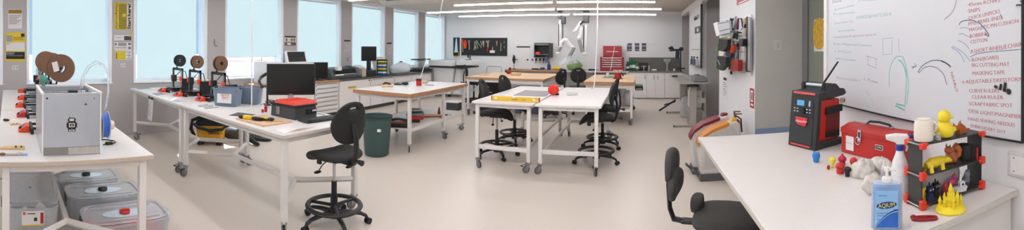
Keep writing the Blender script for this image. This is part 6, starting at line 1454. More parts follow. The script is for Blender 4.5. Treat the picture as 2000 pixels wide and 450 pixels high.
build('display', MB(m_lcd).prism([(0.0225, 0.285), (0.027, 0.285), (0.0315, 0.322), (0.027, 0.322)], -W + 0.065, -W + 0.135, 'yz'), cp, smooth=0)
build('display_strip', MB(M('lcd_pale', (150, 190, 210), 0.3)).prism([(0.0225, 0.285), (0.027, 0.285), (0.0315, 0.322), (0.027, 0.322)], -0.085, -0.068, 'yz'), cp, smooth=0)
build('dial', MB(m_blackink).cyl((-0.125, 0.0, 0.255), (-0.125, 0.024, 0.252), 0.021, n=20), cp)
for k in range(8): build('button', MB(m_white).box(-W + 0.05 + (k % 2) * 0.028 + (0.118 if k > 3 else 0), 0.0085, 0.242 + ((k // 2) % 2) * 0.02, -W + 0.06 + (k % 2) * 0.028 + (0.118 if k > 3 else 0), 0.0165, 0.248 + ((k // 2) % 2) * 0.02), cp)
bd = build('badge', MB(M('badge_red', (228, 50, 60), 0.35)).prism([(-W + 0.075, 0.208), (-0.075, 0.208), (-0.092, 0.150), (-W + 0.092, 0.156)], -0.004, 0.006, 'xz'), t, bevel=0.004)
text('Milwaukee', 0.026, m_white, 'lettering', bd, frame((-W / 2 + 0.002, -0.0046, 0.183), (1, 0, 0.06), (0, 0.11, 1)), 0.0008, shear=0.25)
sd = MB(M('radio_dark_red', (110, 28, 24), 0.5)).prism([(0.125, 0.085), (D - 0.012, 0.085), (D - 0.01, 0.26), (0.135, 0.26)], -0.0199, -0.016, 'yz'); build('handle_recess', sd, t)
build('recess_grip', MB(m_blackink).prism([(0.115, 0.225), (D + 0.005, 0.235), (D + 0.005, 0.285), (0.12, 0.275)], -0.0155, -0.002, 'yz'), t, bevel=0.003)
build('recess_foot', MB(m_blackink).prism([(0.115, 0.07), (D - 0.02, 0.06), (D - 0.02, 0.105), (0.12, 0.105)], -0.0155, -0.008, 'yz'), t, bevel=0.004)
build('bottle_opener', MB(m_beige).prism([(D + 0.006, 0.29), (D + 0.04, 0.29), (D + 0.04, 0.325), (D + 0.006, 0.325)], -0.03, -0.004, 'yz').m(m_blackink).cyl((-0.0035, D + 0.025, 0.308), (-0.002, D + 0.025, 0.308), 0.008), t)
build('carry_handle', MB(m_alu).cyl((-W + 0.03, 0.15, Hh + 0.025), (-0.03, 0.15, Hh + 0.025), 0.014, n=14), t)
for x in (-W + 0.02, -0.022): build('handle_bracket', MB(m_rb).cb((x, 0.15, Hh + 0.01), (0.03, 0.06, 0.07)), t, bevel=0.008)
build('antenna', MB(m_blackink).tube([(-0.03, 0.09, Hh), (-0.028, 0.115, Hh + 0.05), (0.02, 0.21, Hh + 0.195)], [0.009, 0.0075, 0.006], 8), t)

# red steel toolbox
a = P(1643, 297); b2 = P(1740, 322); dr = (b2 - a).normalized()
t = thing('toolbox', 'red steel toolbox with a black carry handle against the whiteboard wall', 'toolbox', a, math.atan2(dr.y, dr.x))
TL_, TD, TH = 0.50, 0.19, 0.15
m_tr = M('toolbox_enamel', (184, 38, 34), 0.4, nz=0.07, scale=8)
build('body', MB(m_tr).box(0, 0, 0, TL_, TD, TH), t, bevel=0.004)
lid = MB(m_tr).prism([(-0.004, TH - 0.02), (TD + 0.004, TH - 0.02), (TD + 0.004, TH + 0.012), (TD * 0.66, TH + 0.036), (TD * 0.36, TH + 0.036), (-0.004, TH + 0.012)], -0.005, TL_ + 0.005, 'yz'); build('lid', lid, t, bevel=0.003)
build('handle', MB(m_blackink).tube([(0.14, TD * 0.5, TH + 0.041), (0.17, TD * 0.5, TH + 0.060), (0.25, TD * 0.5, TH + 0.065), (0.33, TD * 0.5, TH + 0.058), (0.355, TD * 0.5, TH + 0.041)], [0.008, 0.013, 0.013, 0.012, 0.008], 8, flat=0.6), t)
for x in (0.14, 0.355): build('handle_clip', MB(m_chrome).cb((x, TD * 0.5, TH + 0.042), (0.016, 0.022, 0.012)), t, bevel=0.002)
lt = build('latch', MB(m_chrome).box(0.155, -0.009, TH - 0.055, 0.185, -0.0005, TH + 0.02), t, bevel=0.002)
build('hasp_ring', MB(m_chrome).torus((0.16, -0.011, TH - 0.05), 0.022, 0.003, (PI / 2, 0, 0), 20, 6), lt); build('latch_slot', MB(m_blackink).box(0.164, -0.0105, TH - 0.03, 0.176, -0.0092, TH + 0.005), lt)
build('paper_label', MB(m_white).box(0.045, -0.002, 0.025, 0.115, -0.0004, 0.115).m(m_ink).box(0.045, -0.0024, 0.068, 0.112, -0.0021, 0.070), t, smooth=0)
nl = build('name_plate', MB(m_white).box(0.30, -0.002, 0.07, 0.36, -0.0004, 0.10).m(m_blackink).box(0.303, -0.0026, 0.073, 0.357, -0.0021, 0.097), t, smooth=0)
text('SUPA', 0.018, m_white, 'lettering', nl, frame((0.332, -0.003, 0.085), (1, 0, 0), (0, 0, 1)), 0.0003)

# small printed toys
def toy(name, label, cat, px, py, parts, rz=0.0, smooth=60):
    p = P(px, py); t = thing(name, label, cat, p, rz)
    for nm, mat, fn in parts:
        b = MB(mat); fn(b); build(nm, b, t, smooth=smooth)
    return t
m_tb = M('toy_blue', (40, 128, 200), 0.5, nz=0.08, scale=60); m_tc = M('toy_crimson', (186, 30, 62), 0.5, nz=0.06, scale=60); m_trd = M('toy_red', (200, 36, 32), 0.5, nz=0.06, scale=60); m_ty = M('toy_yellow', (238, 216, 50), 0.45, nz=0.05, scale=60); m_tk = M('toy_black', (30, 26, 30), 0.5, nz=0.1)
toy('toy_owl', 'small bright blue rounded printed toy beside the radio', 'toy', 1594, 317, [('body', m_tb, lambda b: b.lathe([(0.016, 0), (0.019, 0.012), (0.020, 0.024), (0.024, 0.034), (0.024, 0.046), (0.018, 0.056), (0.006, 0.060)], n=20)), ('ear', m_tb, lambda b: b.cyl((0.010, -0.012, 0.05), (0.014, -0.014, 0.066), 0.008, 0.001)), ('ear', m_tb, lambda b: b.cyl((-0.004, 0.015, 0.05), (-0.006, 0.019, 0.064), 0.008, 0.001))])
toy('toy_bulb', 'small yellow printed toy shaped like a light bulb', 'toy', 1626, 327.5, [('bulb', m_ty, lambda b: b.lathe([(0.008, 0.012), (0.011, 0.022), (0.019, 0.038), (0.020, 0.048), (0.014, 0.056), (0.004, 0.058)], n=20)), ('cap', m_ty, lambda b: b.lathe([(0.007, 0), (0.009, 0.003), (0.008, 0.0115)], n=14))])
toy('red_bead', 'tiny dark red bead beside the yellow bulb toy', 'toy', 1618, 332, [('bead', M('toy_darkred', (160, 28, 36), 0.5), lambda b: b.ell((0, 0, 0.013), (0.010, 0.010, 0.0135)))])
toy('toy_figure', 'crimson printed toy with a pointed top, behind the red ones', 'toy', 1645, 324, [('body', m_tc, lambda b: b.lathe([(0.017, 0), (0.019, 0.015), (0.015, 0.022), (0.026, 0.034), (0.024, 0.045), (0.012, 0.056), (0.005, 0.064), (0.003, 0.07)], n=18)), ('arm', m_tc, lambda b: b.tube([(0.0, -0.015, 0.012), (0.0, -0.026, 0.018)], 0.007, 8))])
toy('toy_figure', 'red printed toy with an angular head, between the crimson and black ones', 'toy', 1641, 339, [('body', m_trd, lambda b: b.lathe([(0.020, 0), (0.022, 0.018), (0.016, 0.026)], n=10)), ('head', m_trd, lambda b: b.lathe([(0.016, 0.0262), (0.026, 0.036), (0.024, 0.048), (0.012, 0.056), (0.003, 0.058)], n=8)), ('snout', m_trd, lambda b: b.ell((-0.02, -0.008, 0.038), (0.012, 0.009, 0.008)))], smooth=30)
toy('toy_bulb', 'round-headed red printed toy nearest the red toolbox', 'toy', 1667, 328.5, [('head', m_trd, lambda b: b.ell((0, 0, 0.038), 0.0225, 18, 12)), ('stem', m_trd, lambda b: b.lathe([(0.013, 0), (0.012, 0.01), (0.016, 0.021)], n=14))])
toy('toy_figure', 'small black printed toy with a faceted head', 'toy', 1655, 345, [('head', m_tk, lambda b: b.lathe([(0.013, 0.021), (0.022, 0.031), (0.021, 0.043), (0.010, 0.050), (0.002, 0.051)], n=9)), ('body', m_tk, lambda b: b.lathe([(0.013, 0), (0.014, 0.02)], n=9))], smooth=30)
# rags
m_rag = M('pale_rag', (214, 208, 200), 0.85, nz=0.16, scale=16, bump=0.4)
def rag(label, px, py, r, sd, jit=0.22):
    b = MB(m_rag); blob(b, (0, 0, r[2] * 0.72), r, jit, 34, 16, sd); return one('cleaning_rag', b, label, 'rag', P(px, py), smooth=70)
rag('bunched pale cleaning rag beside the small red and black toys', 1687, 346, (0.055, 0.065, 0.052), 21)
rag('bunched pale cleaning rag between the dropper bottle and toolbox', 1721, 336, (0.05, 0.085, 0.045), 27)
rag('twisted pale cleaning rag behind the hand sanitiser', 1706, 376, (0.05, 0.035, 0.048), 24, 0.28)
p = P(1727, 356); t = thing('dropper_bottle', 'small clear dropper bottle with a white cap among the rags', 'bottle', p); build('body', MB(m_cloudy).lathe([(0.016, 0), (0.018, 0.01), (0.018, 0.055), (0.010, 0.066)], n=16), t); build('cap', MB(m_white).lathe([(0.014, 0.0665), (0.013, 0.082), (0.007, 0.092), (0.0065, 0.108)], n=16), t)
# spray bottle
p = P(1757, 386); t = thing('spray_bottle', 'white spray bottle with a blue collar beside the printed shelf', 'bottle', p, 2.51)
build('body', MB(M('milk_white', (228, 228, 228), 0.35)).lathe([(0.036, 0), (0.04, 0.006), (0.04, 0.135), (0.034, 0.165), (0.02, 0.20), (0.0165, 0.215)], n=28), t)
build('collar', MB(M('navy_collar', (40, 56, 140), 0.4)).lathe([(0.019, 0.2155), (0.020, 0.238), (0.017, 0.241)], n=20), t)
build('spray_head', MB(m_white).prism([(-0.030, 0.241), (0.014, 0.241), (0.02, 0.252), (0.062, 0.264), (0.066, 0.285), (0.02, 0.291), (-0.035, 0.288), (-0.044, 0.274)], -0.014, 0.014, 'xz'), t, bevel=0.006)
build('trigger', MB(m_white).tube([(-0.03, 0, 0.248), (-0.036, 0, 0.228), (-0.03, 0, 0.21)], [0.008, 0.007, 0.005], 8), t); build('nozzle', MB(MATS['navy_collar']).box(-0.060, -0.011, 0.268, -0.0445, 0.011, 0.287), t, bevel=0.002)
# hand sanitiser
p = P(1732, 443); t = thing('hand_sanitiser', 'large clear bottle of blue hand sanitiser with a white pump', 'bottle', p, -0.63)
m_gel = M('blue_gel', (92, 156, 220), 0.12, nz=0.05, scale=5, coat=0.4)
o = sup(0.057, 0.032, 40, 3.2); R = lambda z, k=1.0, k2=1.0: [(x * k, y * k2, z) for x, y in o]
build('body', MB(m_gel).rings([R(0.002, .93, .93), R(0.006), R(0.150), R(0.160, .93, .93), R(0.1625, .5, .6)]), t, smooth=50)
build('shell', MB(m_clear).rings([R(0.0, .97, .97), R(0.004, 1.04, 1.05), R(0.158, 1.04, 1.05), R(0.168, .93, .93), R(0.170, .4, .6)]), t, smooth=50)
build('pump_collar', MB(m_white).lathe([(0.019, 0.1705), (0.020, 0.174), (0.019, 0.188), (0.012, 0.19)], n=22), t); build('pump', MB(m_white).lathe([(0.006, 0.19), (0.006, 0.21), (0.012, 0.212), (0.012, 0.226), (0.005, 0.228)], n=16), t); build('spout', MB(m_white).tube([(0, 0, 0.218), (0.022, 0.0, 0.219), (0.036, 0.0, 0.214)], [0.008, 0.006, 0.004], 8), t)
def lab(nm, poly, mat, h): return build(nm, MB(mat).prism(poly, -0.0345 - h, -0.0345, 'xz'), t, smooth=0)
lab('label', [(-0.044, 0.012), (0.042, 0.012), (0.042, 0.148), (-0.044, 0.148)], M('label_sky', (142, 190, 232), 0.4, nz=0.04, scale=12), 0.0006)
sw = [(-0.042, 0.012)] + [(-0.042 + 0.084 * u, 0.012 + 0.058 * (1 - (1 - u) ** 1.8)) for u in [i / 10 for i in range(11)]] + [(0.042, 0.012)]
lab('blue_swoosh', sw[1:], M('label_royal', (36, 100, 190), 0.35, nz=0.15, scale=30), 0.0010)
lab('dark_line', [(x, z + 0.004) for x, z in sw[1:-1]] + [(x, z + 0.0065 + 0.003 * (i / 10)) for i, (x, z) in list(enumerate(sw[1:-1]))[::-1]], M('label_navy', (24, 44, 110), 0.4), 0.0010)
ov = [(0.038 * math.cos(a_) - 0.001, 0.094 + 0.013 * math.sin(a_) + 0.10 * 0.038 * math.cos(a_)) for a_ in [2 * PI * i / 36 for i in range(36)]]
lab('brand_oval', ov, MATS['label_navy'], 0.0010)
text('AQIUM', 0.023, M('label_yellow', (226, 224, 110), 0.4), 'lettering', t, frame((-0.001, -0.0358, 0.0935), (1, 0, 0.10), (0, 0, 1)), 0.0004, width=0.062)
text('gel', 0.009, MATS['label_navy'], 'lettering', t, frame((0.030, -0.0352, 0.078), (1, 0, 0), (0, 0, 1)), 0.0002)
text('ANTIBACTERIAL', 0.0075, MATS['label_navy'], 'lettering', t, frame((-0.012, -0.0352, 0.064), (1, 0, 0), (0, 0, 1)), 0.0002, width=0.05)
text('HAND GEL', 0.0075, MATS['label_navy'], 'lettering', t, frame((-0.020, -0.0352, 0.055), (1, 0, 0), (0, 0, 1)), 0.0002, width=0.034)
text('375mL', 0.0065, MATS['label_navy'], 'lettering', t, frame((-0.028, -0.0358, 0.040), (1, 0, 0), (0, 0, 1)), 0.0002)
lab('top_print', [(-0.032, 0.128), (0.0, 0.128), (0.0, 0.131), (-0.032, 0.131)], M('label_blue_text', (80, 130, 190), 0.5), 0.0010)

# printed shelf with red corner connectors
S0 = V((1.112, 1.262, B)); SW, SD_, S1, S2 = 0.372, 0.105, 0.140, 0.272
t = thing('printed_shelf', 'small two-tier black shelf with red corner connectors on the bench', 'shelf', S0, -0.03)
m_sb = M('shelf_black', (56, 55, 54), 0.55, nz=0.08); m_sc = M('connector_red', (226, 58, 36), 0.4, nz=0.04); m_rod = M('white_rod', (222, 220, 218), 0.4)
for z in (0.016, S1, S2): build('shelf_plate', MB(m_sb).box(-0.012, 0.0, z - 0.003, SW + 0.012, SD_, z + 0.003), t, bevel=0.001)
for x in (0, SW):
    for z0, z1 in ((0.02, S1 - 0.004), (S1 + 0.004, S2 - 0.004)): build('end_panel', MB(m_sb).box(x - 0.003, 0.006, z0, x + 0.003, SD_ - 0.006, z1), t, bevel=0.001)
    for z in (0.014, S1, S2):
        build('rod', MB(m_rod).cyl((x + (-0.009 if x == 0 else 0.009), 0.012, z), (x + (-0.009 if x == 0 else 0.009), SD_ - 0.012, z), 0.0035, n=8), t)
        for y in (0.0, SD_):
            s_ = 1 if x == 0 else -1
            k = MB(m_sc); k.box(x - 0.013, y - 0.012, z - (0.014 if z < 0.1 else 0.018), x + 0.013, y + 0.012, z + (0.026 if z < 0.1 else 0.018 if z < 0.2 else 0.008)); k.box(min(x, x + s_ * 0.026), y - 0.008, z - 0.007, max(x, x + s_ * 0.026), y + 0.008, z + 0.0065)
            build('connector', k, t, bevel=0.004)
def Q(u, v, z): c_, s_ = math.cos(-0.03), math.sin(-0.03); return S0 + V((u * c_ - v * s_, u * s_ + v * c_, z + 0.0035))
# top tier
t = thing('printed_mug', 'cream printed mug lying at the end of the shelf top', 'mug', Q(0.045, 0.05, S2), 0.1)
m_cr = M('cream_print', (232, 224, 208), 0.55, nz=0.03, scale=90, bump=0.2)
build('body', MB(m_cr).lathe([(0.036, 0), (0.042, 0.004), (0.044, 0.03), (0.042, 0.08), (0.038, 0.09), (0.030, 0.091)], n=30), t); build('rim_step', MB(m_cr).lathe([(0.029, 0.0915), (0.030, 0.098), (0.012, 0.10)], n=24), t)
build('handle', MB(m_cr).torus((0.044, -0.012, 0.058), 0.018, 0.009, (PI / 2, 0, -0.5), 24, 8), t); build('hole', MB(M('cream_shadow', (176, 160, 140), 0.7)).cyl((0.036, -0.0225, 0.058), (0.040, -0.0265, 0.058), 0.014), t)  # hole is a solid disc with its shade put into the colour
t = thing('printed_duck', 'yellow printed duck on the shelf top', 'toy', Q(0.16, 0.042, S2), 0.15)
m_dk2 = M('duck_yellow', (240, 212, 40), 0.5, nz=0.03, scale=90, bump=0.15)
build('body', MB(m_dk2).lathe([(0.026, 0), (0.040, 0.010), (0.047, 0.028), (0.044, 0.046), (0.032, 0.062), (0.024, 0.074)], n=28), t, smooth=180)
build('head', MB(m_dk2).lathe([(0.024, 0.070), (0.027, 0.082), (0.030, 0.096), (0.026, 0.112), (0.014, 0.123), (0.004, 0.126)], n=26), t, smooth=180)
build('beak', MB(m_dk2).ell((0.018, -0.026, 0.092), (0.013, 0.012, 0.006)), t); build('tail', MB(m_dk2).tube([(-0.03, 0.01, 0.04), (-0.048, 0.014, 0.055)], [0.016, 0.004], 8), t); build('wing', MB(m_dk2).ell((0.03, -0.032, 0.036), (0.018, 0.010, 0.014)), t)
t = thing('small_jar', 'tiny clear jar between the mug and the duck on the shelf', 'jar', Q(0.103, 0.020, S2)); build('body', MB(m_cloudy).lathe([(0.012, 0), (0.014, 0.004), (0.013, 0.016)], n=8), t, smooth=20); build('neck', MB(m_cloudy).lathe([(0.010, 0.0165), (0.012, 0.026), (0.009, 0.03)], n=12), t)
m_rust = M('rust_orange', (176, 92, 30), 0.55, nz=0.08, scale=60)
t = thing('printed_wolf', 'rust orange angular printed figure at the wall end of the shelf top', 'toy', Q(0.285, 0.055, S2), 0.2)
build('body', MB(m_rust).rings([[(-0.03, -0.012, 0), (0.03, -0.012, 0), (0.03, 0.016, 0), (-0.03, 0.016, 0)], [(-0.036, -0.012, 0.02), (0.02, -0.01, 0.03), (0.018, 0.012, 0.03), (-0.036, 0.012, 0.02)], [(-0.034, -0.006, 0.036), (-0.012, -0.006, 0.050), (-0.012, 0.006, 0.050), (-0.034, 0.006, 0.036)]]), t, smooth=20)
build('ear', MB(m_rust).cyl((-0.02, 0, 0.042), (-0.012, 0, 0.064), 0.009, 0.001, 6), t); build('ear', MB(m_rust).cyl((-0.05, 0.006, 0.034), (-0.062, 0.008, 0.058), 0.010, 0.001, 6), t); build('head', MB(m_rust).ell((-0.045, 0.002, 0.028), (0.020, 0.014, 0.016), 8, 5), t, smooth=20)
# middle tier
t = thing('yellow_animal', 'yellow four-legged printed animal lying on the middle shelf tier', 'toy', Q(0.095, 0.028, S1 + 0.002), 0.05)
m_ya = M('toy_lemon', (232, 204, 40), 0.55, nz=0.05, scale=90, bump=0.3)
build('body', MB(m_ya).tube([(-0.06, 0, 0.028), (-0.03, 0, 0.034), (0.02, 0, 0.034), (0.05, 0, 0.032)], [0.014, 0.022, 0.021, 0.018], 12), t); build('head', MB(m_ya).ell((0.066, -0.004, 0.032), (0.022, 0.018, 0.016)), t); build('snout', MB(m_ya).ell((0.088, -0.006, 0.026), (0.012, 0.011, 0.010)), t)
for x in (-0.04, 0.03):
    for y in (-0.014, 0.014): build('leg', MB(m_ya).tube([(x, y, 0.028), (x - 0.006, y * 1.5, 0.012), (x - 0.004, y * 1.6, 0.0)], [0.010, 0.009, 0.010], 8), t)
m_cop = M('copper_print', (176, 96, 52), 0.4, nz=0.10, scale=60)
t = thing('copper_squirrel', 'glossy copper brown printed squirrel on the middle shelf tier', 'toy', Q(0.222, 0.062, S1 + 0.001), 0.0)
build('body', MB(m_cop).lathe([(0.022, 0), (0.030, 0.012), (0.028, 0.034), (0.018, 0.054), (0.010, 0.06)], n=16), t, smooth=180); build('head', MB(m_cop).ell((-0.026, -0.008, 0.066), (0.022, 0.017, 0.018)), t, smooth=180)
build('tail', MB(m_cop).tube([(0.022, 0.0, 0.020), (0.044, 0.0, 0.030), (0.046, 0, 0.054), (0.030, 0, 0.072), (0.016, 0, 0.066)], [0.014, 0.020, 0.022, 0.018, 0.010], 12), t, smooth=180)
for y in (-0.012, 0.010): build('ear', MB(m_cop).cyl((-0.022, y, 0.078), (-0.019, y * 1.2, 0.092), 0.006, 0.001, 8), t)
build('paw', MB(m_cop).tube([(-0.014, -0.020, 0.036), (-0.032, -0.020, 0.036), (-0.038, -0.014, 0.044)], 0.008, 8), t)
t = thing('black_cup', 'plain black cup on the middle shelf tier', 'cup', Q(0.312, 0.06, S1)); build('body', MB(m_tk).lathe([(0.028, 0), (0.032, 0.004), (0.038, 0.072), (0.035, 0.072), (0.028, 0.008)], n=26), t)
t = thing('folded_card', 'small folded white card on the middle shelf tier', 'card', Q(0.026, 0.075, S1), 0.3); build('card', MB(m_paper).rings([[(-0.02, 0, 0), (0.028, 0.0, 0), (0.03, 0.006, 0.05), (-0.016, 0.008, 0.062)], [(-0.02, 0.001, 0), (0.028, 0.001, 0), (0.03, 0.007, 0.05), (-0.016, 0.009, 0.062)]]), t, smooth=0); build('mark', MB(M('mauve_mark', (150, 110, 120), 0.6)).cb((0.004, 0.0035, 0.045), (0.02, 0.001, 0.003)), t)
one('red_marker', MB(M('marker_red', (190, 44, 54), 0.4)).cyl((0, 0, 0), (0, 0, 0.058), 0.006, n=10), 'short red marker standing against the end of the middle shelf tier', 'marker', Q(0.350, 0.014, S1))
# bottom tier
m_nv = M('toy_navy', (34, 44, 86), 0.5, nz=0.05)
def cat_toy(label, u, v, mat, rz=0.0):
    t = thing('printed_cat', label, 'toy', Q(u, v, 0.016), rz)
    build('body', MB(mat).lathe([(0.022, 0), (0.021, 0.012), (0.016, 0.030), (0.017, 0.034)], n=14), t); build('head', MB(mat).box(-0.017, -0.014, 0.0345, 0.017, 0.014, 0.058), t, bevel=0.004)
    for x in (-0.012, 0.012): build('ear', MB(mat).cyl((x, 0, 0.058), (x * 1.2, 0, 0.068), 0.005, 0.001, 6), t)
    for x in (-0.007, 0.007): build('eye', MB(m_white).ell((x, -0.0145, 0.047), (0.003, 0.0015, 0.003)), t)
    build('topknot', MB(mat).cyl((-0.002, 0, 0.058), (-0.003, 0, 0.077), 0.004, 0.003, 8), t)
    return t
cat_toy('navy blue printed cat with white eyes on the bottom shelf tier', 0.062, 0.028, m_nv); cat_toy('black printed cat with white eyes on the bottom shelf tier', 0.112, 0.046, m_tk)
one('yellow_ring', MB(M('ring_gold', (222, 184, 50), 0.5)).torus((0, 0, 0.030), 0.022, 0.008, (PI / 2, 0, 0.5)), 'upright yellow ring at the end of the bottom shelf tier', 'toy', Q(0.036, 0.035, 0.016))
one('printed_house', MB(M('dusty_red', (176, 60, 60), 0.5)).lathe([(0.014, 0), (0.015, 0.034), (0.006, 0.05), (0.002, 0.06)], n=8), 'small red tower toy behind the yellow castle', 'toy', Q(0.165, 0.04, 0.016), smooth=20)
t = thing('printed_pony', 'pink printed figure on the bottom shelf tier', 'toy', Q(0.225, 0.06, 0.016)); m_pk = M('toy_pink', (206, 70, 126), 0.5)
build('body', MB(m_pk).ell((0, 0, 0.030), (0.024, 0.016, 0.020)), t); build('head', MB(m_pk).ell((0.012, -0.006, 0.056), (0.014, 0.012, 0.014)), t); build('crest', MB(m_pk).cyl((0.012, -0.004, 0.068), (0.014, -0.004, 0.082), 0.004, 0.001), t); build('foot', MB(m_pk).cyl((0, 0, 0), (0, 0, 0.016), 0.012), t)
t = thing('printed_boat', 'white printed boat tilted on the bottom shelf tier', 'toy', Q(0.235, 0.014, 0.016), -0.25); m_bt = M('boat_white', (226, 226, 230), 0.45)
build('hull', MB(m_bt).rings([[(-0.045, -0.004, 0.024), (-0.02, -0.018, 0.022), (0.03, -0.018, 0.022), (0.036, 0, 0.022), (0.03, 0.018, 0.022), (-0.02, 0.018, 0.022)], [(-0.030, 0, 0.0), (-0.015, -0.011, 0.0), (0.025, -0.012, 0.0), (0.03, 0, 0.0), (0.025, 0.012, 0.0), (-0.015, 0.011, 0.0)]]), t, smooth=20); build('cabin', MB(m_bt).box(-0.006, -0.011, 0.0225, 0.022, 0.011, 0.046), t, bevel=0.002); build('window', MB(MATS['toy_navy']).cyl((0.008, -0.0125, 0.034), (0.008, -0.0112, 0.034), 0.0055), t)
t = thing('printed_elephant', 'grey printed figure at the wall end of the bottom shelf tier', 'toy', Q(0.305, 0.045, 0.020), 0.3); m_el = M('toy_grey', (120, 124, 136), 0.55)
build('body', MB(m_el).ell((0, 0, 0.026), (0.026, 0.02, 0.024)), t); build('head', MB(m_el).ell((-0.014, -0.012, 0.056), (0.017, 0.015, 0.016)), t); build('ear', MB(m_el).ell((0.006, -0.006, 0.062), (0.005, 0.014, 0.014)), t); build('foot', MB(M('toy_plum', (86, 40, 90), 0.5)).cyl((-0.02, -0.01, 0), (-0.018, -0.01, 0.02), 0.013), t)
b = MB(m_paper); b.grid(lambda u, v: (u * 0.30, 0.002 + 0.006 * math.sin(u * 9 + v * 4) * v, 0.02 + v * (0.112 - 0.03 * abs(math.sin(u * 5)))), 16, 5)
one('crumpled_paper', b, 'crumpled sheet of white paper standing behind the bottom tier toys', 'paper', Q(0.012, 0.086, 0.0), solid=0.001)
# yellow castle
t = thing('toy_castle', 'yellow printed castle with many spires on a round base', 'toy', V((1.198, 1.183, B)), 0.3)
m_ca = M('castle_yellow', (240, 214, 40), 0.45, nz=0.04, scale=90)
build('base', MB(m_ca).lathe([(0.064, 0), (0.066, 0.006), (0.058, 0.018), (0.046, 0.026), (0.01, 0.028)], n=36), t)
build('keep', MB(m_ca).lathe([(0.026, 0.0285), (0.026, 0.05), (0.016, 0.056), (0.016, 0.072), (0.010, 0.076), (0.011, 0.088), (0.002, 0.112)], n=14), t)
for k, (a_, r_, h_) in enumerate(((0.2, 0.042, 0.066), (1.2, 0.040, 0.054), (2.1, 0.045, 0.05), (3.0, 0.043, 0.060), (3.9, 0.046, 0.074), (4.6, 0.034, 0.082), (5.5, 0.046, 0.052))):
    x, y = r_ * math.cos(a_), r_ * math.sin(a_)
    build('turret', MB(m_ca).lathe([(0.0065, 0.022), (0.0065, h_ * .72), (0.0085, h_ * .75), (0.0085, h_ * .8), (0.001, h_ + 0.01)], (x, y, 0), 10), t)
wl = MB(m_ca)
wl.lathe([(0.036, 0.0285), (0.036, 0.038), (0.027, 0.038), (0.027, 0.0285)], n=12); build('curtain_wall', wl, t, smooth=20)
# red clip
p = P(1806, 430); t = thing('red_clip', 'dark red printed carabiner-shaped clip near the bench edge', 'clip', p, -0.62)
m_cl = M('clip_red', (150, 22, 34), 0.4)
out = sup(0.052, 0.017, 40, 2.6); hol = [(x * 0.32 + 0.022, y * 0.36 + 0.001) for x, y in out]
b = MB(m_cl); b.rings([[(x, y, 0) for x, y in hol], [(x, y, 0) for x, y in out], [(x, y, 0.012) for x, y in out], [(x, y, 0.012) for x, y in hol]], closed=True); build('body', b, t, bevel=0.002)
build('thumb_tab', MB(m_cl).ell((-0.045, 0.010, 0.009), (0.012, 0.009, 0.0085)), t)

# outlet on the wall beside the bench end
t = thing('power_outlet', 'white double power outlet on the wall below the whiteboard corner', 'outlet', onX(1987, 320, XR))
build('plate', MB(m_sw).box(-0.012, -0.075, -0.065, -0.001, 0.052, 0.055), t, bevel=0.004); build('face', MB(m_white).box(-0.016, -0.07, -0.05, -0.0122, 0.032, 0.04), t, bevel=0.002)
for z in (-0.035, 0.03): build('screw', MB(m_midgrey).cyl((-0.018, 0.01, z), (-0.0162, 0.01, z), 0.004, n=8), t)

# ------------------------------------------------------------------ whiteboard
XB = XR - 0.022
t = thing('whiteboard', 'large whiteboard covered in red, green and blue handwriting above the bench', 'whiteboard', (0, 0, 0))
ym, yn, zb_, zt_ = onX(1613, 150, XB).y, onX(1999.5, 150, XB).y, onX(1786, 239.5, XB).z, 2.45
build('panel', MB(M('whiteboard_enamel', (212, 213, 217), 0.34, nz=0.01, scale=5)).box(XB, yn + 0.008, zb_ + 0.008, XR - 0.003, ym - 0.03, zt_ - 0.01), t, smooth=0)
build('frame_post', MB(m_white).box(XB - 0.014, ym - 0.032, zb_, XR - 0.002, ym + 0.02, zt_), t, bevel=0.003)
build('frame_trim', MB(m_blackink).box(XB - 0.012, yn, zb_, XR - 0.002, ym - 0.033, zb_ + 0.0075).box(XB - 0.012, yn, zb_ + 0.0076, XR - 0.002, yn + 0.0075, zt_).box(XB - 0.012, yn, zt_ - 0.009, XR - 0.002, ym - 0.033, zt_), t)
def wt(s, x0, y0, x1, y1, hpx, mat, thin=-0.012, nm='handwriting', sp=0.62):
    a, c = onX(x0, y0, XB - 0.0004), onX(x1, y1, XB - 0.0004); mid = (a + c) / 2
    hh = hpx / FPX * math.hypot(mid.x, mid.y)
    return text(s, hh * 1.35, mat, nm, t, frame(mid, c - a, (0, 0, 1)), 0.0004, width=(c - a).length, thin=thin * hh, sp=sp)
m_pr = M('marker_red_ink', (176, 74, 88), 0.6); m_pt = M('marker_teal_ink', (128, 186, 180), 0.6); m_pg = M('marker_green_ink', (92, 182, 166), 0.6); m_pb = M('marker_blue_ink', (104, 112, 140), 0.6); m_pp = M('marker_pale_ink', (182, 154, 172), 0.6); m_pv = M('marker_faint_violet', (164, 164, 192), 0.6)
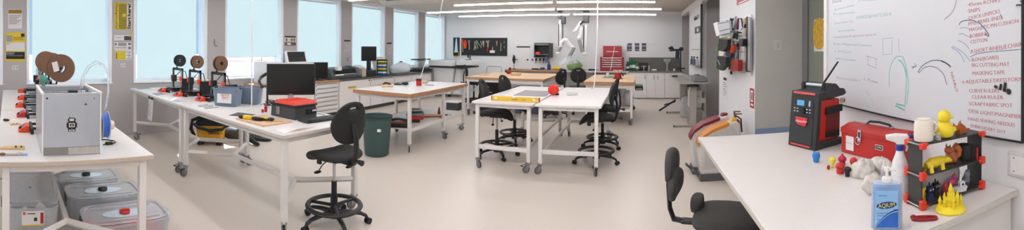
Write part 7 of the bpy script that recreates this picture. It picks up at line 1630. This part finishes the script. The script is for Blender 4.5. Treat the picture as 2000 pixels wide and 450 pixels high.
for s, x0, y0, x1, y1, h_ in (
    ('·45mm ROWS', 1889, 10, 1953, 1, 8), ('·SNIPS', 1889, 22.5, 1914, 19, 8), ('·QUICK UNPICKS', 1890, 37, 1953, 22, 8), ('·PINS (PEARL-END)', 1890, 48, 1956, 34, 8), ('·MAGNETIC PIN CUSHION', 1891, 59.5, 1989, 41, 8),
    ('·BOBBINS', 1892, 72, 1928, 66, 8), ('·COTTON', 1894, 83, 1928, 78, 8), ('·A SHORT WHEELIE CHAIR', 1894, 102, 1996, 87, 9), ('·IRON/(BOARD)', 1896, 118, 1950, 112, 8), ('·BIG CUTTING MAT', 1896, 128, 1971, 126, 8),
    ('·MASKING TAPE', 1897, 144, 1962, 142, 8), ('→·ADJUSTABLE DRESS FORM', 1877, 161, 1996, 155, 8), ('·CURVE RULERS', 1891, 178, 1951, 178, 8), ('CLEAR RULER', 1898, 190, 1959, 191, 8), ('·SCRAP FABRIC SPOT', 1891, 203, 1977, 207, 8),
    ('·DESK LIGHT/MAGNIFIER', 1890, 217, 1994, 229, 8), ('·HAND SEWING, NEEDLES', 1889, 232, 1982, 245, 7.5), ('EMBROIDERY 2019', 1896, 246, 1963, 259, 7)):
    wt(s, x0, y0, x1, y1, h_, m_pr)
for s, x0, y0, x1, y1, h_, m_ in (('Door', 1626, 4, 1644, 1.5, 5, m_pb), ('from home', 1630, 19.5, 1667, 10, 4.5, m_pt), ('From note', 1628, 28, 1669, 24, 5, m_pt), ('3 DRESS & HATS 2019', 1672, 35, 1740, 28, 7, m_pt), ('Door here  Co', 1630, 46, 1666, 41, 5, m_pt), ('here name', 1638, 61, 1669, 58, 5, m_pt),
    ('Lane note Engineerspace', 1628, 73, 1711, 67, 5, m_pp), ('PLA = Material Comes', 1628, 86, 1702, 89, 5, m_pt), ('1-2=Cost', 1630, 100, 1662, 102, 5, m_pt), ('100=1meter', 1630, 114, 1671, 118, 5, m_pt), ('Print nozzle =', 1634, 152, 1681, 158, 6, m_pp), ('1.75mm', 1687, 155, 1714, 161, 6, m_pp), ('DRESS', 1676, 1, 1712, -2, 6, m_pt)):
    wt(s, x0, y0, x1, y1, h_, m_, -0.01, sp=0.28)
def stroke(name, pts, r, mat, close=False):
    w = [onX(px, py, XB - 0.0007) for px, py in pts]
    b = MB(mat); q = []
    n = len(w)
    for i in range(n - (0 if close else 1)):            # smooth the hand-drawn line
        p0, p1, p2, p3 = w[(i - 1) % n if close else max(i - 1, 0)], w[i], w[(i + 1) % n], w[(i + 2) % n if close else min(i + 2, n - 1)]
        for k in range(4):
            u = k / 4; q.append(0.5 * ((2 * p1) + (p2 - p0) * u + (2 * p0 - 5 * p1 + 4 * p2 - p3) * u * u + (3 * p1 - p0 - 3 * p2 + p3) * u ** 3))
    if not close: q.append(w[-1])
    rs = [[p + V((-0.0006, 0, 0)) * math.cos(a_) + V((0, math.sin(a_), 0)) * 0 for a_ in (0,)] for p in q]
    side = []
    for i in range(len(q)):
        d = (q[min(i + 1, len(q) - 1)] - q[max(i - 1, 0)]).normalized(); nrm = V((0, -d.z, d.y)) * r
        side.append([q[i] + nrm, q[i] + nrm + V((-0.0005, 0, 0)), q[i] - nrm + V((-0.0005, 0, 0)), q[i] - nrm])
    b.rings(side)
    return build(name, b, t, smooth=0)
stroke('list_underline', [(1895, 111.5), (1910, 105), (1940, 101), (2000 - 3, 96.5)], 0.0018, m_pb)
stroke('drawn_arch', [(1737, 170), (1736.5, 150), (1738, 136), (1743, 121), (1750, 111.5), (1758, 110), (1763, 112)], 0.0022, m_pg)
stroke('drawn_arch', [(1763, 111), (1767, 122), (1771, 140), (1773.5, 160), (1773, 180), (1770, 205)], 0.006, M('marker_green_wash', (150, 206, 198), 0.6))
stroke('drawn_arch', [(1755, 117), (1762, 123), (1768, 136), (1770, 150)], 0.004, m_pg); stroke('drawn_arch', [(1770, 150), (1769, 180), (1767, 204)], 0.0018, m_pg); stroke('drawn_arch', [(1750, 203), (1768, 207.5)], 0.004, m_pg); stroke('drawn_arch', [(1749, 207), (1767, 215.5)], 0.004, m_pg)
stroke('drawn_curve', [(1793, 141), (1800, 130), (1812, 122), (1824, 118), (1838, 119), (1849, 124), (1857, 131)], 0.0028, m_pb); stroke('drawn_curve', [(1857, 131), (1848, 123.5), (1838, 119)], 0.0036, M('marker_dark_ink', (60, 60, 74), 0.6))
stroke('drawn_curve', [(1793, 141), (1796, 141.5), (1803, 134), (1813, 130), (1825, 131), (1835, 137), (1844, 148), (1849, 166)], 0.0022, m_pb)
stroke('drawn_mark', [(1780, 131), (1790, 130)], 0.002, m_pb); stroke('drawn_mark', [(1782, 134), (1790, 127)], 0.002, m_pb); stroke('drawn_mark', [(1786, 124), (1787, 126)], 0.0025, m_pb)
stroke('drawn_line', [(1868, -2), (1866, 10), (1861, 22), (1854, 30), (1844, 38)], 0.0026, M('marker_grey_ink', (150, 150, 154), 0.6))
stroke('drawn_curl', [(1873, 49), (1877, 43), (1886, 40), (1900, 40), (1908, 44)], 0.0026, m_pb); stroke('drawn_curl', [(1910, 42), (1918, 50), (1926, 60), (1931, 68), (1930, 71), (1924, 66)], 0.003, m_pb); stroke('drawn_curl', [(1953, 28), (1957, 33), (1958, 38)], 0.002, m_pb)
for pts in ([(1875, 56), (1881, 54), (1892, 55.5)], [(1873, 67), (1880, 66), (1886, 69), (1893, 72)], [(1871, 79), (1880, 83), (1888, 89), (1893, 96)], [(1858, 93), (1863, 92), (1873, 97), (1884, 106), (1895, 120)], [(1859, 94), (1870, 100), (1878, 110), (1884, 122)]): stroke('drawn_swoosh', pts, 0.0022, M('marker_light_blue', (150, 164, 204), 0.6))
wt('NEARLY', 1858, 141, 1869, 180, 7, m_pr)
for pts in ([(1722, 110), (1742, 117)], [(1725, 111), (1725.5, 127)], [(1740, 117), (1740.5, 132)], [(1724, 126), (1741, 133)], [(1692, 109.5), (1713, 115.5)], [(1695, 111), (1695.5, 127)], [(1711, 115), (1711.5, 131)], [(1694, 126), (1712, 134)]): stroke('drawn_box', pts, 0.0022, m_pv) if pts[0][0] < 1720 else None
for pts in ([(1722, 76), (1745, 74)], [(1724, 78), (1724.5, 106)], [(1742, 78), (1742, 104)], [(1724, 107), (1742, 106)], [(1755, 75), (1756, 103)]): stroke('drawn_frame', pts, 0.0016, m_pv)
for pts in ([(1688, 175), (1696, 182)], [(1692, 178), (1706, 203)]): stroke('drawn_smudge', pts, 0.003, M('marker_smudge', (206, 204, 206), 0.7))
# magnets and pens resting on the board
m_mag = M('magnet_black', (34, 34, 36), 0.5)
def magnet(label, pts, r, name='board_magnet'):
    c0 = onX(*pts[0], XB - 0.006); b = MB(m_mag); b.tube([onX(px, py, XB - 0.006) - c0 for px, py in pts], r, 10); return one(name, b, label, 'magnet', c0, group='black magnets on the whiteboard')
magnet('short black magnet bar beside the word rulers', [(1943, 168.5), (1946.5, 171)], 0.0075); magnet('longer black magnet bar leaning left of the tall one' if 0 else 'medium black magnet bar, second of the three on the whiteboard', [(1955, 164.5), (1953, 176)], 0.0065); magnet('tallest black magnet bar on the whiteboard', [(1963.5, 161.5), (1961, 179)], 0.007)
c0 = onX(1971, 179, XB); one('board_magnet', MB(m_mag).tube([(-0.001, 0, 0), (-0.006, 0, 0), (-0.011, 0, 0)], [0.0135, 0.0145, 0.010], 18), 'round black magnet on the whiteboard beside the bars', 'magnet', c0, group='black magnets on the whiteboard')
magnet('thin black magnet strip near the top corner of the whiteboard', [(1985, 10.5), (1988, 9.5), (2001, 10.2)], 0.0035); magnet('small black magnet above the thin strip', [(1993.5, 2.5), (1998, 3)], 0.0045)
# ------------------------------------------------------------------ notices on the pillars of the window wall
m_py = M('poster_yellow', (214, 190, 40), 0.6, nz=0.06); m_pol = M('poster_olive', (150, 132, 40), 0.6, nz=0.3, scale=60); m_pgrey = M('poster_grey', (150, 148, 152), 0.6, nz=0.08)
m_pw = M('poster_white', (214, 212, 212), 0.6, nz=0.02); m_dy = M('poster_mustard', (150, 112, 20), 0.6)
def pb(mb, x0, y0, x1, y1, d0, d1, mat=None):
    if mat: mb.m(mat)
    X = XW + d1; ym = (y0 + y1) / 2; xm = (x0 + x1) / 2
    a, c = onX(x0, ym, X).y, onX(x1, ym, X).y; zt, zb2 = onX(xm, y0, X).z, onX(xm, y1, X).z
    mb.box(XW + d0, min(a, c), zb2, XW + d1, max(a, c), zt); return mb
def poster(name, label, cat, r, parts=(), mat=None, group=None):
    t = thing(name, label, cat, (0, 0, 0), group=group)
    build('sheet', pb(MB(mat or m_pw), *r, 0.001, 0.004), t, smooth=0)
    for i, (nm, m_, q) in enumerate(parts): build(nm, pb(MB(m_), *q, 0.0042 + 0.0004 * (i % 5), 0.0048 + 0.0004 * (i % 5)), t, smooth=0)
    return t
def ptext(t, s, x0, y0, x1, y1, hpx, mat, thin=0.0):
    X = XW + 0.0075; a, c = onX(x0, y0, X), onX(x1, y1, X); mid = (a + c) / 2; h = hpx / FPX * math.hypot(mid.x, mid.y)
    up = V((0, 0, 1)) if abs(x1 - x0) > abs(y1 - y0) else V((0, 1 if y0 < y1 else -1, 0))
    return text(s, h * 1.4, mat, 'lettering', t, frame(mid, c - a, up), 0.0004, width=(c - a).length, thin=thin)
t = poster('wall_notice', 'grey printed sheet with a mustard heading strip, above the yellow do and don\'t poster', 'notice', (16, 18, 43, 56), [('heading', m_dy, (16.5, 19, 42.5, 26.5))] + [('line', m_pgrey, (17.5, 30 + 3.1 * k, 41 - (k % 3) * 4, 31.6 + 3.1 * k)) for k in range(6)])
t = poster('wall_poster', 'yellow safety poster headed do and don\'t on the pillar behind the printers', 'poster', (11, 63.5, 49, 120), [('figure', m_pgrey, (13, 69, 24, 81)), ('round_logo', m_blackink, (41, 65.5, 48, 72)), ('caption', m_dy, (26, 73, 45, 75)), ('caption', m_dy, (26, 77, 46, 78.5)), ('panel', m_pw, (12, 83, 48.3, 99.5)), ('black_panel', m_blackink, (12, 101.5, 48.3, 115.5))] + [('line', m_pgrey, (14, 89 + 3 * k, 44 - 3 * (k % 2), 90 + 3 * k)) for k in range(3)] + [('line', m_pgrey, (14, 108.6 + 2.6 * k, 45 - 4 * (k % 2), 109.4 + 2.6 * k)) for k in range(2)], m_py)
ptext(t, 'DO', 12.8, 85.6, 20, 85.6, 3.6, m_blackink); ptext(t, "DON'T", 13, 105, 28, 105, 4, m_white)
for k, (px, py, nm) in enumerate(((30, 132, 'pale power outlet on the pillar below the yellow do and don\'t poster'), (240, 128, 'pale power outlet on the pillar below the start here poster'))):
    q = onX(px, py, XW); t = thing('power_outlet', nm, 'outlet', q)
    build('plate', MB(m_sw).box(0.001, -0.055, -0.04, 0.010, 0.055, 0.04), t, bevel=0.003)
    for s in (-1, 1): build('socket', MB(m_pgrey).box(0.0102, s * 0.025 - 0.012, -0.012, 0.0115, s * 0.025 + 0.012, 0.014), t, smooth=0)
t = poster('wall_poster', 'yellow start here poster on the pillar between the spool window and the row of printers', 'poster', (224, 5, 257.5, 58), [('print', m_pol, (232, 7, 247.5, 57)), ('white_strip', m_pw, (248, 5.5, 257, 57.5)), ('highlight', m_py, (239, 27, 246, 33))], m_py)
ptext(t, 'Start here!', 252.5, 57, 252.5, 7, 6.5, m_blackink, 0.003); ptext(t, 'Having trouble?', 228, 6, 228, 57, 4.5, m_blackink)
poster('wall_notice', 'white framed card with a dark box and yellow tag, under the start here poster', 'notice', (223, 67, 257.5, 80.5), [('frame_line', m_ink, (223.3, 67.2, 257.3, 67.9)), ('frame_line', m_ink, (223.3, 79.6, 257.3, 80.3)), ('dark_box', M('slate_box', (58, 58, 72), 0.5), (242.5, 70.5, 256.5, 78.8)), ('yellow_tag', m_py, (251, 67, 257, 71.5)), ('line', m_pgrey, (226, 73, 238, 74))])
poster('wall_notice', 'white diagram sheet with grey boxes on the start here pillar', 'notice', (223.5, 81.5, 258.5, 99), [('frame_line', m_ink, (223.7, 81.6, 258.3, 82.2)), ('grey_box', m_pgrey, (231, 83.5, 247, 90)), ('symbol', m_ink, (224.5, 84.5, 228, 88.5)), ('symbol', m_ink, (250.5, 84, 255.5, 88)), ('symbol', m_ink, (250.5, 92, 255.5, 96)), ('line', m_pgrey, (225, 92.5, 247, 94)), ('side_line', m_ink, (257.5, 82.3, 258.3, 98.9))])
poster('wall_notice', 'yellow square sheet beside a small white diagram, lowest on the start here pillar', 'notice', (224.5, 99.5, 257.5, 117), [('yellow_sheet', m_py, (225, 100, 245.5, 116.5)), ('line', m_dy, (226.5, 103, 229, 115)), ('diagram', m_pgrey, (247.5, 101.5, 256.5, 103)), ('diagram', m_pgrey, (251.3, 104, 252.8, 113)), ('diagram', m_pgrey, (247.5, 107.5, 256.5, 109)), ('diagram', m_pgrey, (247.5, 114, 256.5, 115.5))])
q = onX(418.5, 89, XW); t = thing('wall_bracket', 'thin dark L-shaped bracket on the pillar above the third small spool', 'bracket', q)
build('wire', MB(m_darkgrey).tube([(0.008, 0.0, 0.13), (0.008, 0.0, 0.0), (0.008, 0.075, -0.01)], 0.006, 6), t)
poster('wall_sign', 'black, white and brown sign strips on the pillar behind the dark tilted screen', 'sign', (556, 74.5, 577.5, 81), [('black_strip', m_blackink, (556.5, 70.4, 577.5, 73)), ('brown_photo', M('brown_photo', (110, 78, 66), 0.6, nz=0.4, scale=30), (556.5, 82.6, 577.8, 89.2)), ('pale_patch', m_pw, (561, 83.6, 568, 88)), ('logo', m_cardboard, (558, 75.4, 561.5, 80.2)), ('logo', m_py, (563.5, 76.5, 566, 79.2)), ('logo', m_cardboard, (568, 75.4, 571.5, 80.2)), ('logo', m_cardboard, (573, 75.4, 576.5, 80.2))])
poster('wall_notice', 'pale line-drawing sheet under a black strip on the pillar beside the small monitor', 'notice', (671.5, 82.5, 684.5, 106), [('black_strip', m_blackink, (672, 78.2, 684, 81.2)), ('drawing', m_pgrey, (673.5, 85, 682, 86)), ('drawing', m_pgrey, (673.5, 95.2, 682, 96)), ('drawing', m_pgrey, (673.5, 87, 674.5, 95)), ('drawing', m_pgrey, (674, 103, 682, 104)), ('tag', m_ink, (676, 113.5, 681, 115)), ('tag', m_ink, (677, 116.8, 681, 119))], M('grey_sheet', (188, 184, 184), 0.6))
poster('wall_notice', 'pale sheet under a black strip on the pillar behind the white foam board', 'notice', (756.5, 88, 765, 106), [('black_strip', m_blackink, (755.5, 83.2, 764.8, 86)), ('drawing', m_pgrey, (758, 91, 763, 92)), ('drawing', m_pgrey, (758, 99, 763, 100))], MATS['grey_sheet'])
